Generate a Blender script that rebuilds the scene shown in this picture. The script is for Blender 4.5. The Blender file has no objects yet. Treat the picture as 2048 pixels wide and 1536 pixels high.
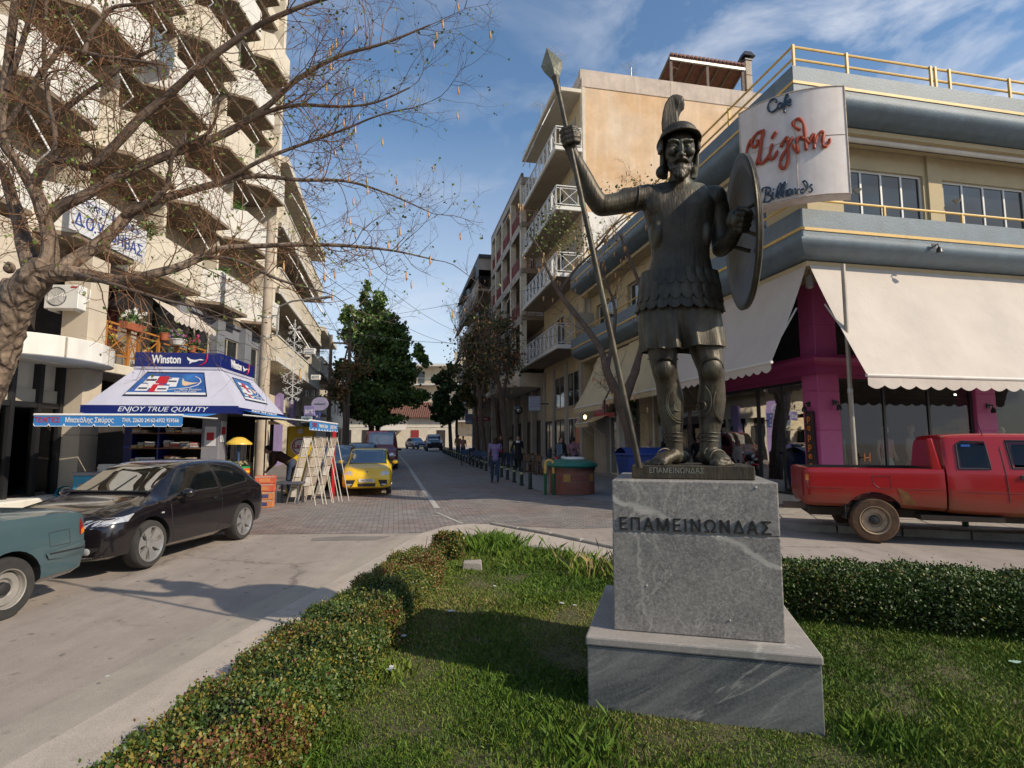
import bpy, bmesh, math, random
import numpy as np
from mathutils import Vector, Matrix, noise
R=math.radians
S=bpy.context.scene; C=S.collection
random.seed(7); np.random.seed(7)
# ---------------- camera, sky, sun, exposure ----------------
F=1140.0; TILT=R(5.9); CT,ST=math.cos(TILT),math.sin(TILT); H=1.7
cam=bpy.data.objects.new('camera',bpy.data.cameras.new('camera')); C.objects.link(cam)
cam.data.sensor_width=36; cam.data.lens=36*F/2048; cam.data.clip_end=3000; cam.data.clip_start=.05
cam.location=(0,0,H); cam.rotation_euler=(R(90)+TILT,0,0); S.camera=cam
SUN_EL=R(34); SV=Vector((.884*math.cos(SUN_EL),-.467*math.cos(SUN_EL),math.sin(SUN_EL)))
W=bpy.data.worlds.new('World'); S.world=W; W.use_nodes=True
nt=W.node_tree; bg=nt.nodes['Background']; bg.inputs[1].default_value=.128
sky=nt.nodes.new('ShaderNodeTexSky'); sky.sky_type='NISHITA'; sky.sun_disc=False
sky.sun_elevation=SUN_EL; sky.sun_rotation=math.atan2(SV.x,SV.y); sky.air_density=1.15; sky.dust_density=.4; sky.ozone_density=1.6
# thin wind-blown clouds laid over the sky by direction
tc=nt.nodes.new('ShaderNodeTexCoord'); mp=nt.nodes.new('ShaderNodeMapping'); mp.inputs['Scale'].default_value=(1.6,1.6,3.4); mp.inputs['Rotation'].default_value=(0,R(18),R(20))
n1=nt.nodes.new('ShaderNodeTexNoise'); n1.inputs['Scale'].default_value=2.6; n1.inputs['Detail'].default_value=9; n1.inputs['Roughness'].default_value=.58; n1.inputs['Distortion'].default_value=.35
r1=nt.nodes.new('ShaderNodeValToRGB'); r1.color_ramp.elements[0].position=.47; r1.color_ramp.elements[1].position=.74
sep=nt.nodes.new('ShaderNodeSeparateXYZ'); mxx=nt.nodes.new('ShaderNodeMapRange')
mxx.inputs[1].default_value=.05; mxx.inputs[2].default_value=.62; mxx.inputs[3].default_value=.30; mxx.inputs[4].default_value=1.5
mr=nt.nodes.new('ShaderNodeMapRange'); mr.inputs[1].default_value=.0; mr.inputs[2].default_value=.5; mr.inputs[3].default_value=.80; mr.inputs[4].default_value=.0
mul=nt.nodes.new('ShaderNodeMath'); mul.operation='MULTIPLY'; add=nt.nodes.new('ShaderNodeMath'); add.operation='ADD'; add.use_clamp=True
mix=nt.nodes.new('ShaderNodeMixRGB'); mix.inputs[2].default_value=(6.2,6.5,7.2,1)
L=nt.links.new
L(tc.outputs['Generated'],mp.inputs[0]); L(mp.outputs[0],n1.inputs['Vector']); L(n1.outputs['Fac'],r1.inputs[0]); L(tc.outputs['Generated'],sep.inputs[0])
L(sep.outputs['X'],mxx.inputs[0]); L(r1.outputs[0],mul.inputs[0]); L(mxx.outputs[0],mul.inputs[1])
L(sep.outputs['Z'],mr.inputs[0]); L(mul.outputs[0],add.inputs[0]); L(mr.outputs[0],add.inputs[1])
L(add.outputs[0],mix.inputs[0]); gr_=nt.nodes.new('ShaderNodeMixRGB'); gr_.blend_type='MULTIPLY'; gr_.inputs[0].default_value=1; gr_.inputs[2].default_value=(.98,1.13,1.22,1); L(sky.outputs[0],gr_.inputs[1]); L(gr_.outputs[0],mix.inputs[1]); L(mix.outputs[0],bg.inputs[0])
sun=bpy.data.objects.new('sun',bpy.data.lights.new('sun','SUN')); C.objects.link(sun)
sun.data.energy=4.7; sun.data.angle=R(.53); sun.data.color=(1,.87,.69); sun.rotation_euler=SV.to_track_quat('Z','Y').to_euler()
S.view_settings.view_transform='Standard'; S.view_settings.look='None'; S.view_settings.gamma=1; S.view_settings.exposure=.0; S.view_settings.use_curve_mapping=False
S.render.engine='CYCLES'; S.cycles.max_bounces=6; S.cycles.transparent_max_bounces=16

# ---------------- measuring helpers ----------------
def gz(y): return .014*max(0.0,min(y,150)-4)
def ray(u,v):
    up=-(v-768)*CT+F*ST; fw=F*CT+(v-768)*ST
    return (u-1024)/fw, up/fw
def at(u,v,Y): a,b=ray(u,v); return Vector((a*Y,Y,H+b*Y))
def G(u,v):
    a,b=ray(u,v); Y=-H/b
    for _ in range(30): Y=(gz(Y)-H)/b
    return Vector((a*Y,Y,gz(Y)))
D=Vector((-.2,.98,0)).normalized(); E_=Vector((.98,.2,0)).normalized(); ST_ANG=math.atan2(.2,.98)
# ---------------- object helpers ----------------
def tag(o,label=None,cat=None,group=None,kind=None):
    if label: o['label']=label
    if cat: o['category']=cat
    if group: o['group']=group
    if kind: o['kind']=kind
    return o
def thing(name,label,cat,loc=(0,0,0),rz=0,group=None):
    o=bpy.data.objects.new(name,None); C.objects.link(o); o.empty_display_size=.2
    o.location=loc; o.rotation_euler=(0,0,rz); return tag(o,label,cat,group)
def copy_tree(o,parent=None,label=None):
    c=o.copy(); C.objects.link(c)
    if parent: c.parent=parent
    if label: c['label']=label
    for ch in list(o.children): copy_tree(ch,c)
    return c
def inst(o,parent,loc,rot=(0,0,0),sc=(1,1,1)):
    c=o.copy(); C.objects.link(c); c.parent=parent; c.location=loc; c.rotation_euler=rot; c.scale=sc; return c
class MB:
    def __init__(s): s.v=[];s.f=[];s.m=[]
    def add(s,vs,fs,m=0):
        b=len(s.v); s.v+=[tuple(p) for p in vs]; s.f+=[tuple(b+i for i in f) for f in fs]; s.m+=[m]*len(fs); return s
    def box(s,x0,y0,z0,x1,y1,z1,m=0):
        if x0>x1:x0,x1=x1,x0
        if y0>y1:y0,y1=y1,y0
        if z0>z1:z0,z1=z1,z0
        return s.add([(x0,y0,z0),(x1,y0,z0),(x1,y1,z0),(x0,y1,z0),(x0,y0,z1),(x1,y0,z1),(x1,y1,z1),(x0,y1,z1)],
          [(0,3,2,1),(4,5,6,7),(0,1,5,4),(1,2,6,5),(2,3,7,6),(3,0,4,7)],m)
    def hexa(s,p,m=0): return s.add(p,[(0,3,2,1),(4,5,6,7),(0,1,5,4),(1,2,6,5),(2,3,7,6),(3,0,4,7)],m)
    def poly(s,p,m=0): return s.add(p,[tuple(range(len(p)))],m)
    def beam(s,a,b,w,h=None,m=0,up=(0,0,1)):
        h=h or w; a=Vector(a);b=Vector(b);d=(b-a).normalized();u=Vector(up)
        if abs(d.dot(u))>.98:u=Vector((1,0,0))
        x=d.cross(u).normalized();y=x.cross(d)
        q=[(-1,-1),(1,-1),(1,1),(-1,1)]
        return s.hexa([a+x*w/2*i+y*h/2*j for i,j in q]+[b+x*w/2*i+y*h/2*j for i,j in q],m)
    def tube(s,pts,r,n=8,m=0,cap=True,flat=None):
        pts=[Vector(p) for p in pts];k=len(pts);rs=r if isinstance(r,(list,tuple)) else [r]*k
        vs=[];fs=[];prev=None
        for i,p in enumerate(pts):
            d=(pts[min(i+1,k-1)]-pts[max(i-1,0)])
            d=d.normalized() if d.length>1e-9 else Vector((0,0,1))
            if prev is None:
                u=Vector((0,0,1)) if abs(d.z)<.9 else Vector((1,0,0)); x=d.cross(u).normalized()
            else:
                x=(prev-d*prev.dot(d)); x=x.normalized() if x.length>1e-6 else d.orthogonal().normalized()
            prev=x;y=d.cross(x)
            for j in range(n):
                a=2*math.pi*j/n; q=x*math.cos(a)*rs[i]+y*math.sin(a)*rs[i]
                if flat: q=q-flat[0]*(q.dot(flat[0])*(1-flat[1]))
                vs.append(p+q)
        for i in range(k-1):
            for j in range(n): fs.append((i*n+j,i*n+(j+1)%n,(i+1)*n+(j+1)%n,(i+1)*n+j))
        if cap: fs.append(tuple(range(n-1,-1,-1))); fs.append(tuple((k-1)*n+j for j in range(n)))
        return s.add(vs,fs,m)
    def prism(s,poly,z0,z1,m=0,fn=None):
        n=len(poly);fn=fn or (lambda x,y,z:(x,y,z))
        a=sum(poly[i][0]*poly[(i+1)%n][1]-poly[(i+1)%n][0]*poly[i][1] for i in range(n))
        if a<0: poly=poly[::-1]
        vs=[fn(x,y,z0) for x,y in poly]+[fn(x,y,z1) for x,y in poly]
        return s.add(vs,[tuple(range(n-1,-1,-1)),tuple(range(n,2*n))]+[(i,(i+1)%n,n+(i+1)%n,n+i) for i in range(n)],m)
    def lathe(s,prof,c=(0,0,0),n=20,m=0,ax='z',cap=True):
        vs=[];fs=[];k=len(prof)
        for r,z in prof:
            for j in range(n):
                a=2*math.pi*j/n; p=(r*math.cos(a),r*math.sin(a),z)
                if ax=='y': p=(p[0],-p[2],p[1])
                if ax=='x': p=(p[2],p[0],p[1])
                vs.append((c[0]+p[0],c[1]+p[1],c[2]+p[2]))
        for i in range(k-1):
            for j in range(n): fs.append((i*n+j,i*n+(j+1)%n,(i+1)*n+(j+1)%n,(i+1)*n+j))
        if cap: fs.append(tuple(range(n-1,-1,-1))); fs.append(tuple((k-1)*n+j for j in range(n)))
        return s.add(vs,fs,m)
    def ell(s,c,r,n=12,k=8,m=0,rot=None):
        vs=[];fs=[];c=Vector(c); r=(r,r,r) if isinstance(r,(int,float)) else r
        for i in range(k+1):
            t=math.pi*i/k
            for j in range(n):
                a=2*math.pi*j/n; p=Vector((r[0]*math.sin(t)*math.cos(a),r[1]*math.sin(t)*math.sin(a),-r[2]*math.cos(t)))
                if rot: p=rot@p
                vs.append(c+p)
        for i in range(k):
            for j in range(n): fs.append((i*n+j,i*n+(j+1)%n,(i+1)*n+(j+1)%n,(i+1)*n+j))
        return s.add(vs,fs,m)
    def grid(s,fn,nu,nv,m=0,flip=False):
        vs=[fn(i/nu,j/nv) for j in range(nv+1) for i in range(nu+1)]
        fs=[(j*(nu+1)+i,j*(nu+1)+i+1,(j+1)*(nu+1)+i+1,(j+1)*(nu+1)+i) for j in range(nv) for i in range(nu)]
        if flip: fs=[f[::-1] for f in fs]
        return s.add(vs,fs,m)
    def mesh(s,name,mats,smooth=False,ang=35):
        me=bpy.data.meshes.new(name); me.from_pydata(s.v,[],s.f)
        for q in (mats if isinstance(mats,(list,tuple)) else [mats]): me.materials.append(q)
        me.polygons.foreach_set('material_index',s.m)
        if smooth:
            me.polygons.foreach_set('use_smooth',[True]*len(s.f))
            try: me.set_sharp_from_angle(angle=R(ang))
            except Exception: pass
        me.update(); return me
    def build(s,name,mats,parent=None,smooth=False,loc=(0,0,0),rot=(0,0,0),bevel=0,label=None,cat=None,group=None,kind=None,seg=1,ang=35):
        o=bpy.data.objects.new(name,s.mesh(name,mats,smooth,ang)); C.objects.link(o); o.location=loc; o.rotation_euler=rot
        if parent: o.parent=parent
        if bevel:
            b=o.modifiers.new('bevel','BEVEL'); b.width=bevel; b.segments=seg; b.limit_method='ANGLE'; b.angle_limit=R(40)
        return tag(o,label,cat,group,kind)
def fill_mesh(name,V,Fc,mats,mi=None,parent=None,kind=None,smooth=False,label=None,cat=None,loc=(0,0,0)):
    # V (n,3) array, Fc (k,m) array of equal-size faces
    me=bpy.data.meshes.new(name); n=len(V);k,mm=Fc.shape
    me.vertices.add(n); me.vertices.foreach_set('co',V.astype(np.float32).ravel())
    me.loops.add(k*mm); me.loops.foreach_set('vertex_index',Fc.astype(np.int32).ravel())
    me.polygons.add(k); me.polygons.foreach_set('loop_start',np.arange(k,dtype=np.int32)*mm)
    if mi is not None: me.polygons.foreach_set('material_index',mi.astype(np.int32))
    for q in (mats if isinstance(mats,(list,tuple)) else [mats]): me.materials.append(q)
    if smooth: me.polygons.foreach_set('use_smooth',np.ones(k,dtype=bool))
    me.update(calc_edges=True); me.validate()
    o=bpy.data.objects.new(name,me); C.objects.link(o); o.location=loc
    if parent: o.parent=parent
    return tag(o,label,cat,None,kind)
# ---------------- materials ----------------
_M={}
def M(name,col,rough=.75,var=.12,scale=2.5,bump=.15,bs=40,metal=0,col2=None,fac2=.5,s2=.6,spec=.5,coat=0,stretch=(1,1,1),streak=0,trans=0):
    """plain procedural surface: base colour broken by two noises, fine bump; streak = vertical weather stains"""
    if name in _M: return _M[name]
    m=bpy.data.materials.new(name); _M[name]=m; m.use_nodes=True; t=m.node_tree; p=t.nodes['Principled BSDF']; l=t.links.new; N=t.nodes.new
    ge=N('ShaderNodeNewGeometry'); mp=N('ShaderNodeMapping'); mp.inputs['Scale'].default_value=stretch; l(ge.outputs['Position'],mp.inputs[0])
    a=N('ShaderNodeTexNoise'); a.inputs['Scale'].default_value=scale; a.inputs['Detail'].default_value=7; a.inputs['Roughness'].default_value=.65; l(mp.outputs[0],a.inputs['Vector'])
    ra=N('ShaderNodeMapRange'); ra.inputs[1].default_value=.3; ra.inputs[2].default_value=.7; ra.inputs[3].default_value=1-var; ra.inputs[4].default_value=1+var; l(a.outputs['Fac'],ra.inputs[0])
    c=N('ShaderNodeMixRGB'); c.inputs[1].default_value=(*col,1); c.inputs[2].default_value=(*(col2 or [x*.6 for x in col]),1)
    b=N('ShaderNodeTexNoise'); b.inputs['Scale'].default_value=s2; b.inputs['Detail'].default_value=6; b.inputs['Roughness'].default_value=.7; b.inputs['Distortion'].default_value=.6; l(mp.outputs[0],b.inputs['Vector'])
    rb=N('ShaderNodeMapRange'); rb.inputs[1].default_value=.45; rb.inputs[2].default_value=.8; rb.inputs[3].default_value=0; rb.inputs[4].default_value=fac2; l(b.outputs['Fac'],rb.inputs[0])
    fac=rb.outputs[0]
    if streak:
        ms=N('ShaderNodeMapping'); ms.inputs['Scale'].default_value=(3.5,3.5,.22); l(ge.outputs['Position'],ms.inputs[0])
        sN=N('ShaderNodeTexNoise'); sN.inputs['Scale'].default_value=1.6; sN.inputs['Detail'].default_value=6; l(ms.outputs[0],sN.inputs['Vector'])
        rs=N('ShaderNodeMapRange'); rs.inputs[1].default_value=.5; rs.inputs[2].default_value=.85; rs.inputs[3].default_value=0; rs.inputs[4].default_value=streak; l(sN.outputs['Fac'],rs.inputs[0])
        ad=N('ShaderNodeMath'); ad.operation='ADD'; ad.use_clamp=True; l(fac,ad.inputs[0]); l(rs.outputs[0],ad.inputs[1]); fac=ad.outputs[0]
    l(fac,c.inputs[0])
    mu=N('ShaderNodeMixRGB'); mu.blend_type='MULTIPLY'; mu.inputs[0].default_value=1; l(c.outputs[0],mu.inputs[1]); l(ra.outputs[0],mu.inputs[2]); l(mu.outputs[0],p.inputs['Base Color'])
    if bump:
        d=N('ShaderNodeTexNoise'); d.inputs['Scale'].default_value=bs; d.inputs['Detail'].default_value=5; l(mp.outputs[0],d.inputs['Vector'])
        bu=N('ShaderNodeBump'); bu.inputs['Strength'].default_value=bump; bu.inputs['Distance'].default_value=.02; l(d.outputs['Fac'],bu.inputs['Height']); l(bu.outputs[0],p.inputs['Normal'])
    p.inputs['Roughness'].default_value=rough; p.inputs['Metallic'].default_value=metal; p.inputs['Specular IOR Level'].default_value=spec; p.inputs['Coat Weight'].default_value=coat; p.inputs['Coat Roughness'].default_value=.04
    return m
def flatm(name,col,rough=.5,metal=0,coat=0,spec=.5): return M(name,col,rough,var=.05,bump=0,metal=metal,coat=coat,fac2=.1,spec=spec)
def emis(name,col,st):
    if name in _M: return _M[name]
    m=bpy.data.materials.new(name); _M[name]=m; m.use_nodes=True; p=m.node_tree.nodes['Principled BSDF']; p.inputs['Base Color'].default_value=(*col,1)
    p.inputs['Emission Color'].default_value=(*col,1); p.inputs['Emission Strength'].default_value=st; return m
def glass(name,tint=(.75,.8,.8),refl=1.0,wav=.02):
    if name in _M: return _M[name]
    m=bpy.data.materials.new(name); _M[name]=m; m.use_nodes=True; t=m.node_tree; t.nodes.clear(); N=t.nodes.new; l=t.links.new
    o=N('ShaderNodeOutputMaterial'); tr=N('ShaderNodeBsdfTransparent'); tr.inputs[0].default_value=(*tint,1); gl=N('ShaderNodeBsdfGlossy'); gl.inputs['Roughness'].default_value=.015
    fr=N('ShaderNodeFresnel'); fr.inputs[0].default_value=1.5; mx=N('ShaderNodeMixShader'); ml=N('ShaderNodeMath'); ml.operation='MULTIPLY_ADD'; ml.inputs[1].default_value=refl; ml.inputs[2].default_value=.03; ml.use_clamp=True
    no=N('ShaderNodeTexNoise'); no.inputs['Scale'].default_value=1.2; ge=N('ShaderNodeNewGeometry'); l(ge.outputs['Position'],no.inputs['Vector'])
    bu=N('ShaderNodeBump'); bu.inputs['Strength'].default_value=wav; bu.inputs['Distance'].default_value=.1; l(no.outputs['Fac'],bu.inputs['Height']); l(bu.outputs[0],gl.inputs['Normal'])
    l(fr.outputs[0],ml.inputs[0]); l(ml.outputs[0],mx.inputs[0]); l(tr.outputs[0],mx.inputs[1]); l(gl.outputs[0],mx.inputs[2]); l(mx.outputs[0],o.inputs[0]); return m
def darkglass(name='dark_glass',col=(.018,.022,.025),rough=.06): return M(name,col,rough,var=.5,scale=.8,bump=.01,bs=2,fac2=.2,spec=.8)
# ---------------- text ----------------
def text(s,size,mat,parent,loc,xdir,ydir,name='letter',extrude=.004,shear=0,bold=0,align='CENTER',width=None,spacing=1.0,warp=None,perletter=False,label=None):
    cu=bpy.data.curves.new(name,'FONT'); cu.body=s; cu.size=size; cu.extrude=extrude; cu.shear=shear; cu.offset=0 if 'Δ' in s else bold; cu.align_x=align; cu.align_y='CENTER'; cu.space_character=spacing; cu.resolution_u=3
    o=bpy.data.objects.new(name,cu); C.objects.link(o)
    dg=bpy.context.evaluated_depsgraph_get(); me=bpy.data.meshes.new_from_object(o.evaluated_get(dg)); C.objects.unlink(o); bpy.data.objects.remove(o)
    me.name=name; me.materials.clear(); me.materials.append(mat)
    if bold and 'Δ' in s: # thicken by doubling the outline sideways (an offset would close the counters)
        bm=bmesh.new(); bm.from_mesh(me); g=bmesh.ops.duplicate(bm,geom=bm.verts[:]+bm.edges[:]+bm.faces[:])['geom']
        for v in g:
            if isinstance(v,bmesh.types.BMVert): v.co.x+=size*.035; v.co.z-=.0006
        bm.to_mesh(me); bm.free()
    if width and len(me.vertices):
        xs=[v.co.x for v in me.vertices]; w=max(xs)-min(xs); k=width/w
        for v in me.vertices: v.co.x*=k
    x=Vector(xdir).normalized(); y=Vector(ydir); y=(y-x*y.dot(x)).normalized(); z=x.cross(y)
    if warp:
        for v in me.vertices: v.co=warp(v.co)
        ob=bpy.data.objects.new(name,me); C.objects.link(ob)
    else:
        ob=bpy.data.objects.new(name,me); C.objects.link(ob)
        ob.matrix_basis=Matrix.Translation(Vector(loc))@Matrix((x,y,z)).transposed().to_4x4()
    if parent: ob.parent=parent
    return tag(ob,label)
# ================= GROUND =================
def paver_mat(name,c1,c2,mort,sc=5.0,ang=ST_ANG,red=None,w=.5,h=.25,ms=.012,bumpS=.5):
    m=bpy.data.materials.new(name); _M[name]=m; m.use_nodes=True; t=m.node_tree; p=t.nodes['Principled BSDF']; l=t.links.new; N=t.nodes.new
    ge=N('ShaderNodeNewGeometry'); mp=N('ShaderNodeMapping'); mp.inputs['Rotation'].default_value=(0,0,-ang); l(ge.outputs['Position'],mp.inputs[0])
    b=N('ShaderNodeTexBrick'); b.inputs['Scale'].default_value=sc; b.inputs['Brick Width'].default_value=w*2; b.inputs['Row Height'].default_value=h*2; b.inputs['Mortar Size'].default_value=ms*2; b.inputs['Mortar Smooth'].default_value=.3
    b.inputs['Color1'].default_value=(*c1,1); b.inputs['Color2'].default_value=(*c2,1); b.inputs['Mortar'].default_value=(*mort,1); l(mp.outputs[0],b.inputs['Vector'])
    n=N('ShaderNodeTexNoise'); n.inputs['Scale'].default_value=.35; n.inputs['Detail'].default_value=8; n.inputs['Roughness'].default_value=.7; l(ge.outputs['Position'],n.inputs['Vector'])
    mr=N('ShaderNodeMapRange'); mr.inputs[1].default_value=.45; mr.inputs[2].default_value=.62; mr.inputs[4].default_value=.75; l(n.outputs['Fac'],mr.inputs[0])
    mx=N('ShaderNodeMixRGB'); mx.blend_type='MULTIPLY'; mx.inputs[2].default_value=(*(red or (1,1,1)),1); l(mr.outputs[0],mx.inputs[0]); l(b.outputs['Color'],mx.inputs[1])
    n2=N('ShaderNodeTexNoise'); n2.inputs['Scale'].default_value=3; n2.inputs['Detail'].default_value=9; n2.inputs['Roughness'].default_value=.75; l(ge.outputs['Position'],n2.inputs['Vector'])
    r2=N('ShaderNodeMapRange'); r2.inputs[1].default_value=.3; r2.inputs[2].default_value=.7; r2.inputs[3].default_value=.7; r2.inputs[4].default_value=1.25; l(n2.outputs['Fac'],r2.inputs[0])
    m3=N('ShaderNodeMixRGB'); m3.blend_type='MULTIPLY'; m3.inputs[0].default_value=1; l(mx.outputs[0],m3.inputs[1]); l(r2.outputs[0],m3.inputs[2]); l(m3.outputs[0],p.inputs['Base Color'])
    bu=N('ShaderNodeBump'); bu.inputs['Strength'].default_value=bumpS; bu.inputs['Distance'].default_value=.012; bu.invert=True; l(b.outputs['Fac'],bu.inputs['Height']); l(bu.outputs[0],p.inputs['Normal']); p.inputs['Roughness'].default_value=.62
    return m
def asphalt_mat(name,col,dark=.55,spots=True,light=None):
    m=bpy.data.materials.new(name); _M[name]=m; m.use_nodes=True; t=m.node_tree; p=t.nodes['Principled BSDF']; l=t.links.new; N=t.nodes.new
    ge=N('ShaderNodeNewGeometry')
    def noi(sc,det,r=.65,st=None):
        n=N('ShaderNodeTexNoise'); n.inputs['Scale'].default_value=sc; n.inputs['Detail'].default_value=det; n.inputs['Roughness'].default_value=r
        if st: mp=N('ShaderNodeMapping'); mp.inputs['Scale'].default_value=st; mp.inputs['Rotation'].default_value=(0,0,-.15); l(ge.outputs['Position'],mp.inputs[0]); l(mp.outputs[0],n.inputs['Vector'])
        else: l(ge.outputs['Position'],n.inputs['Vector'])
        return n
    def mrg(src,a,b_,c,d): r=N('ShaderNodeMapRange'); r.inputs[1].default_value=a; r.inputs[2].default_value=b_; r.inputs[3].default_value=c; r.inputs[4].default_value=d; l(src,r.inputs[0]); return r.outputs[0]
    def mulc(c,f): x=N('ShaderNodeMixRGB'); x.blend_type='MULTIPLY'; x.inputs[0].default_value=1; l(c,x.inputs[1]); l(f,x.inputs[2]); return x.outputs[0]
    rgb=N('ShaderNodeRGB'); rgb.outputs[0].default_value=(*col,1); c=rgb.outputs[0]
    c=mulc(c,mrg(noi(160,4,.8).outputs['Fac'],.3,.7,.62,1.4))      # aggregate
    c=mulc(c,mrg(noi(.9,7,.7,(2.2,.35,1)).outputs['Fac'],.3,.7,.82,1.14)) # tyre-worn lanes
    c=mulc(c,mrg(noi(2.3,8,.75).outputs['Fac'],.3,.75,1.1,.84))
    if spots:
        v=N('ShaderNodeTexVoronoi'); v.inputs['Scale'].default_value=5.5; v.inputs['Randomness'].default_value=1
        ns=noi(6,3); md=N('ShaderNodeMixRGB'); md.inputs[0].default_value=.12; l(ge.outputs['Position'],md.inputs[1]); l(ns.outputs['Color'],md.inputs[2]); l(md.outputs[0],v.inputs['Vector'])
        vs_=N('ShaderNodeVectorMath'); vs_.operation='DISTANCE'; vs_.inputs[1].default_value=(-3,7,0); l(ge.outputs['Position'],vs_.inputs[0]); nm_=N('ShaderNodeMath'); nm_.operation='MULTIPLY'; l(mrg(noi(.55,2).outputs['Fac'],.36,.46,0,1),nm_.inputs[0]); l(mrg(vs_.outputs['Value'],8,12,1,0),nm_.inputs[1]); near_m=nm_.outputs[0]
        msk=near_m; a=mrg(v.outputs['Distance'],.09,.18,dark,1)
        x=N('ShaderNodeMixRGB'); x.inputs[1].default_value=(1,1,1,1); l(msk,x.inputs[0]); l(a,x.inputs[2]); c=mulc(c,x.outputs[0])
    cv=N('ShaderNodeTexVoronoi'); cv.feature='DISTANCE_TO_EDGE'; cv.inputs['Scale'].default_value=.42; cn=noi(2.2,7,.7); cm=N('ShaderNodeMixRGB'); cm.inputs[0].default_value=.30; l(ge.outputs['Position'],cm.inputs[1]); l(cn.outputs['Color'],cm.inputs[2]); l(cm.outputs[0],cv.inputs['Vector'])
    ck=N('ShaderNodeMixRGB'); ck.inputs[1].default_value=(1,1,1,1); l(mrg(noi(.35,2).outputs['Fac'],.5,.56,0,1),ck.inputs[0]); l(mrg(cv.outputs['Distance'],.0,.012,.5,1),ck.inputs[2]); c=mulc(c,ck.outputs[0])
    l(c,p.inputs['Base Color']); p.inputs['Roughness'].default_value=.82
    bu=N('ShaderNodeBump'); bu.inputs['Strength'].default_value=.35; bu.inputs['Distance'].default_value=.008; l(noi(120,3,.7).outputs['Fac'],bu.inputs['Height']); l(bu.outputs[0],p.inputs['Normal'])
    return m
M_asph=asphalt_mat('worn_asphalt',(.315,.27,.235))
M_conc=asphalt_mat('pale_concrete',(.42,.365,.31),dark=.75)
M_walk=asphalt_mat('grey_paving',(.24,.228,.218),spots=False)
M_pave=paver_mat('block_pavers',(.29,.26,.24),(.205,.19,.18),(.085,.075,.07),sc=5.0,ms=.022,bumpS=.8,red=(.95,.72,.66))
M_lane=M('lane_paint',(.42,.41,.38),.7,.3,6,.1,fac2=.8,col2=(.25,.23,.22),s2=4)
M_soil=M('soil',(.09,.075,.035),.95,.35,6,.6,30,col2=(.035,.055,.015),fac2=.9,s2=1.5)
M_kerb=M('kerb_concrete',(.33,.30,.26),.9,.2,5,.4,50,col2=(.16,.14,.12),fac2=.7,s2=2.5)
def drape(name,poly,dz,mat,kind='structure',thick=0,parent=None,cuts=(4,)):
    bm=bmesh.new(); f=bm.faces.new([bm.verts.new((x,y,0)) for x,y in poly])
    if f.normal.z<0 or f.calc_area()==0: pass
    bm.normal_update()
    if f.normal.z<0: f.normal_flip()
    for c in cuts: bmesh.ops.bisect_plane(bm,geom=bm.verts[:]+bm.edges[:]+bm.faces[:],plane_co=(0,c,0),plane_no=(0,1,0))
    if thick:
        r=bmesh.ops.extrude_face_region(bm,geom=bm.faces[:])
        low=[e for e in bm.verts if e not in r['geom']]
        for v in low: v.co.z-=thick
    for v in bm.verts: v.co.z+=gz(v.co.y)+dz
    bmesh.ops.recalc_face_normals(bm,faces=bm.faces[:]) if thick else None
    me=bpy.data.meshes.new(name); bm.to_mesh(me); bm.free(); me.materials.append(mat)
    o=bpy.data.objects.new(name,me); C.objects.link(o)
    if parent: o.parent=parent
    return tag(o,kind=kind)
# base sheet to the horizon
drape('ground',[(-900,-300),(900,-300),(900,1800),(-900,1800)],0,M_asph,cuts=(4,150))
drape('paved_street',[(-12.4,10.6),(-5.14,10.27),(-1.6,10.45),(-1.1,11.3),(-.4,11.35),(1.2,10.9),(2.6,11.15),(5.0,11.0),(6.5,13.0),(5.9,14.0),(3.5,27.5),(-21.5,150),(-37,150),(-26,95),(-12,26),(-12.2,18)],.004,M_pave,cuts=())
# flush sidewalk on the right of the bollards
drape('sidewalk',[(.95,17.6),(2.9,14.4),(5.2,12.4),(6.4,13.4),(6.0,14.6),(3.4,27.5),(-3.3,60),(-8.1,60),(-7.0,57.6)],.009,M_walk,cuts=())
drape('sidewalk',[(-12.4,4),(-7.4,4),(-7.1,10.2),(-7.4,11.6),(-9.2,12.6),(-11.6,13.3),(-12.4,13.4)],.009,M_conc)
drape('asphalt_patch',[(-3.35,9.7),(-2.3,9.75),(-2.1,10.1),(-2.9,10.12),(-3.4,9.95)],.004,asphalt_mat('patch_asphalt',(.19,.175,.16),spots=False),cuts=())
# centre line
cl=[(-1.78,13.85),(-3.05,19.5),(-6.11,33.6),(-9.6,49),(-14.5,70)]
for i in range(4):
    (x0,y0),(x1,y1)=cl[i],cl[i+1]; w=.075
    drape('lane_line',[(x0-w,y0),(x0+w,y0),(x1+w,y1),(x1-w,y1)],.009,M_lane,cuts=())
drape('lane_line',[(-1.72,13.1),(-1.66,13.1),(-.95,11.5),(-1.02,11.5)],.010,M_lane,cuts=())
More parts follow.
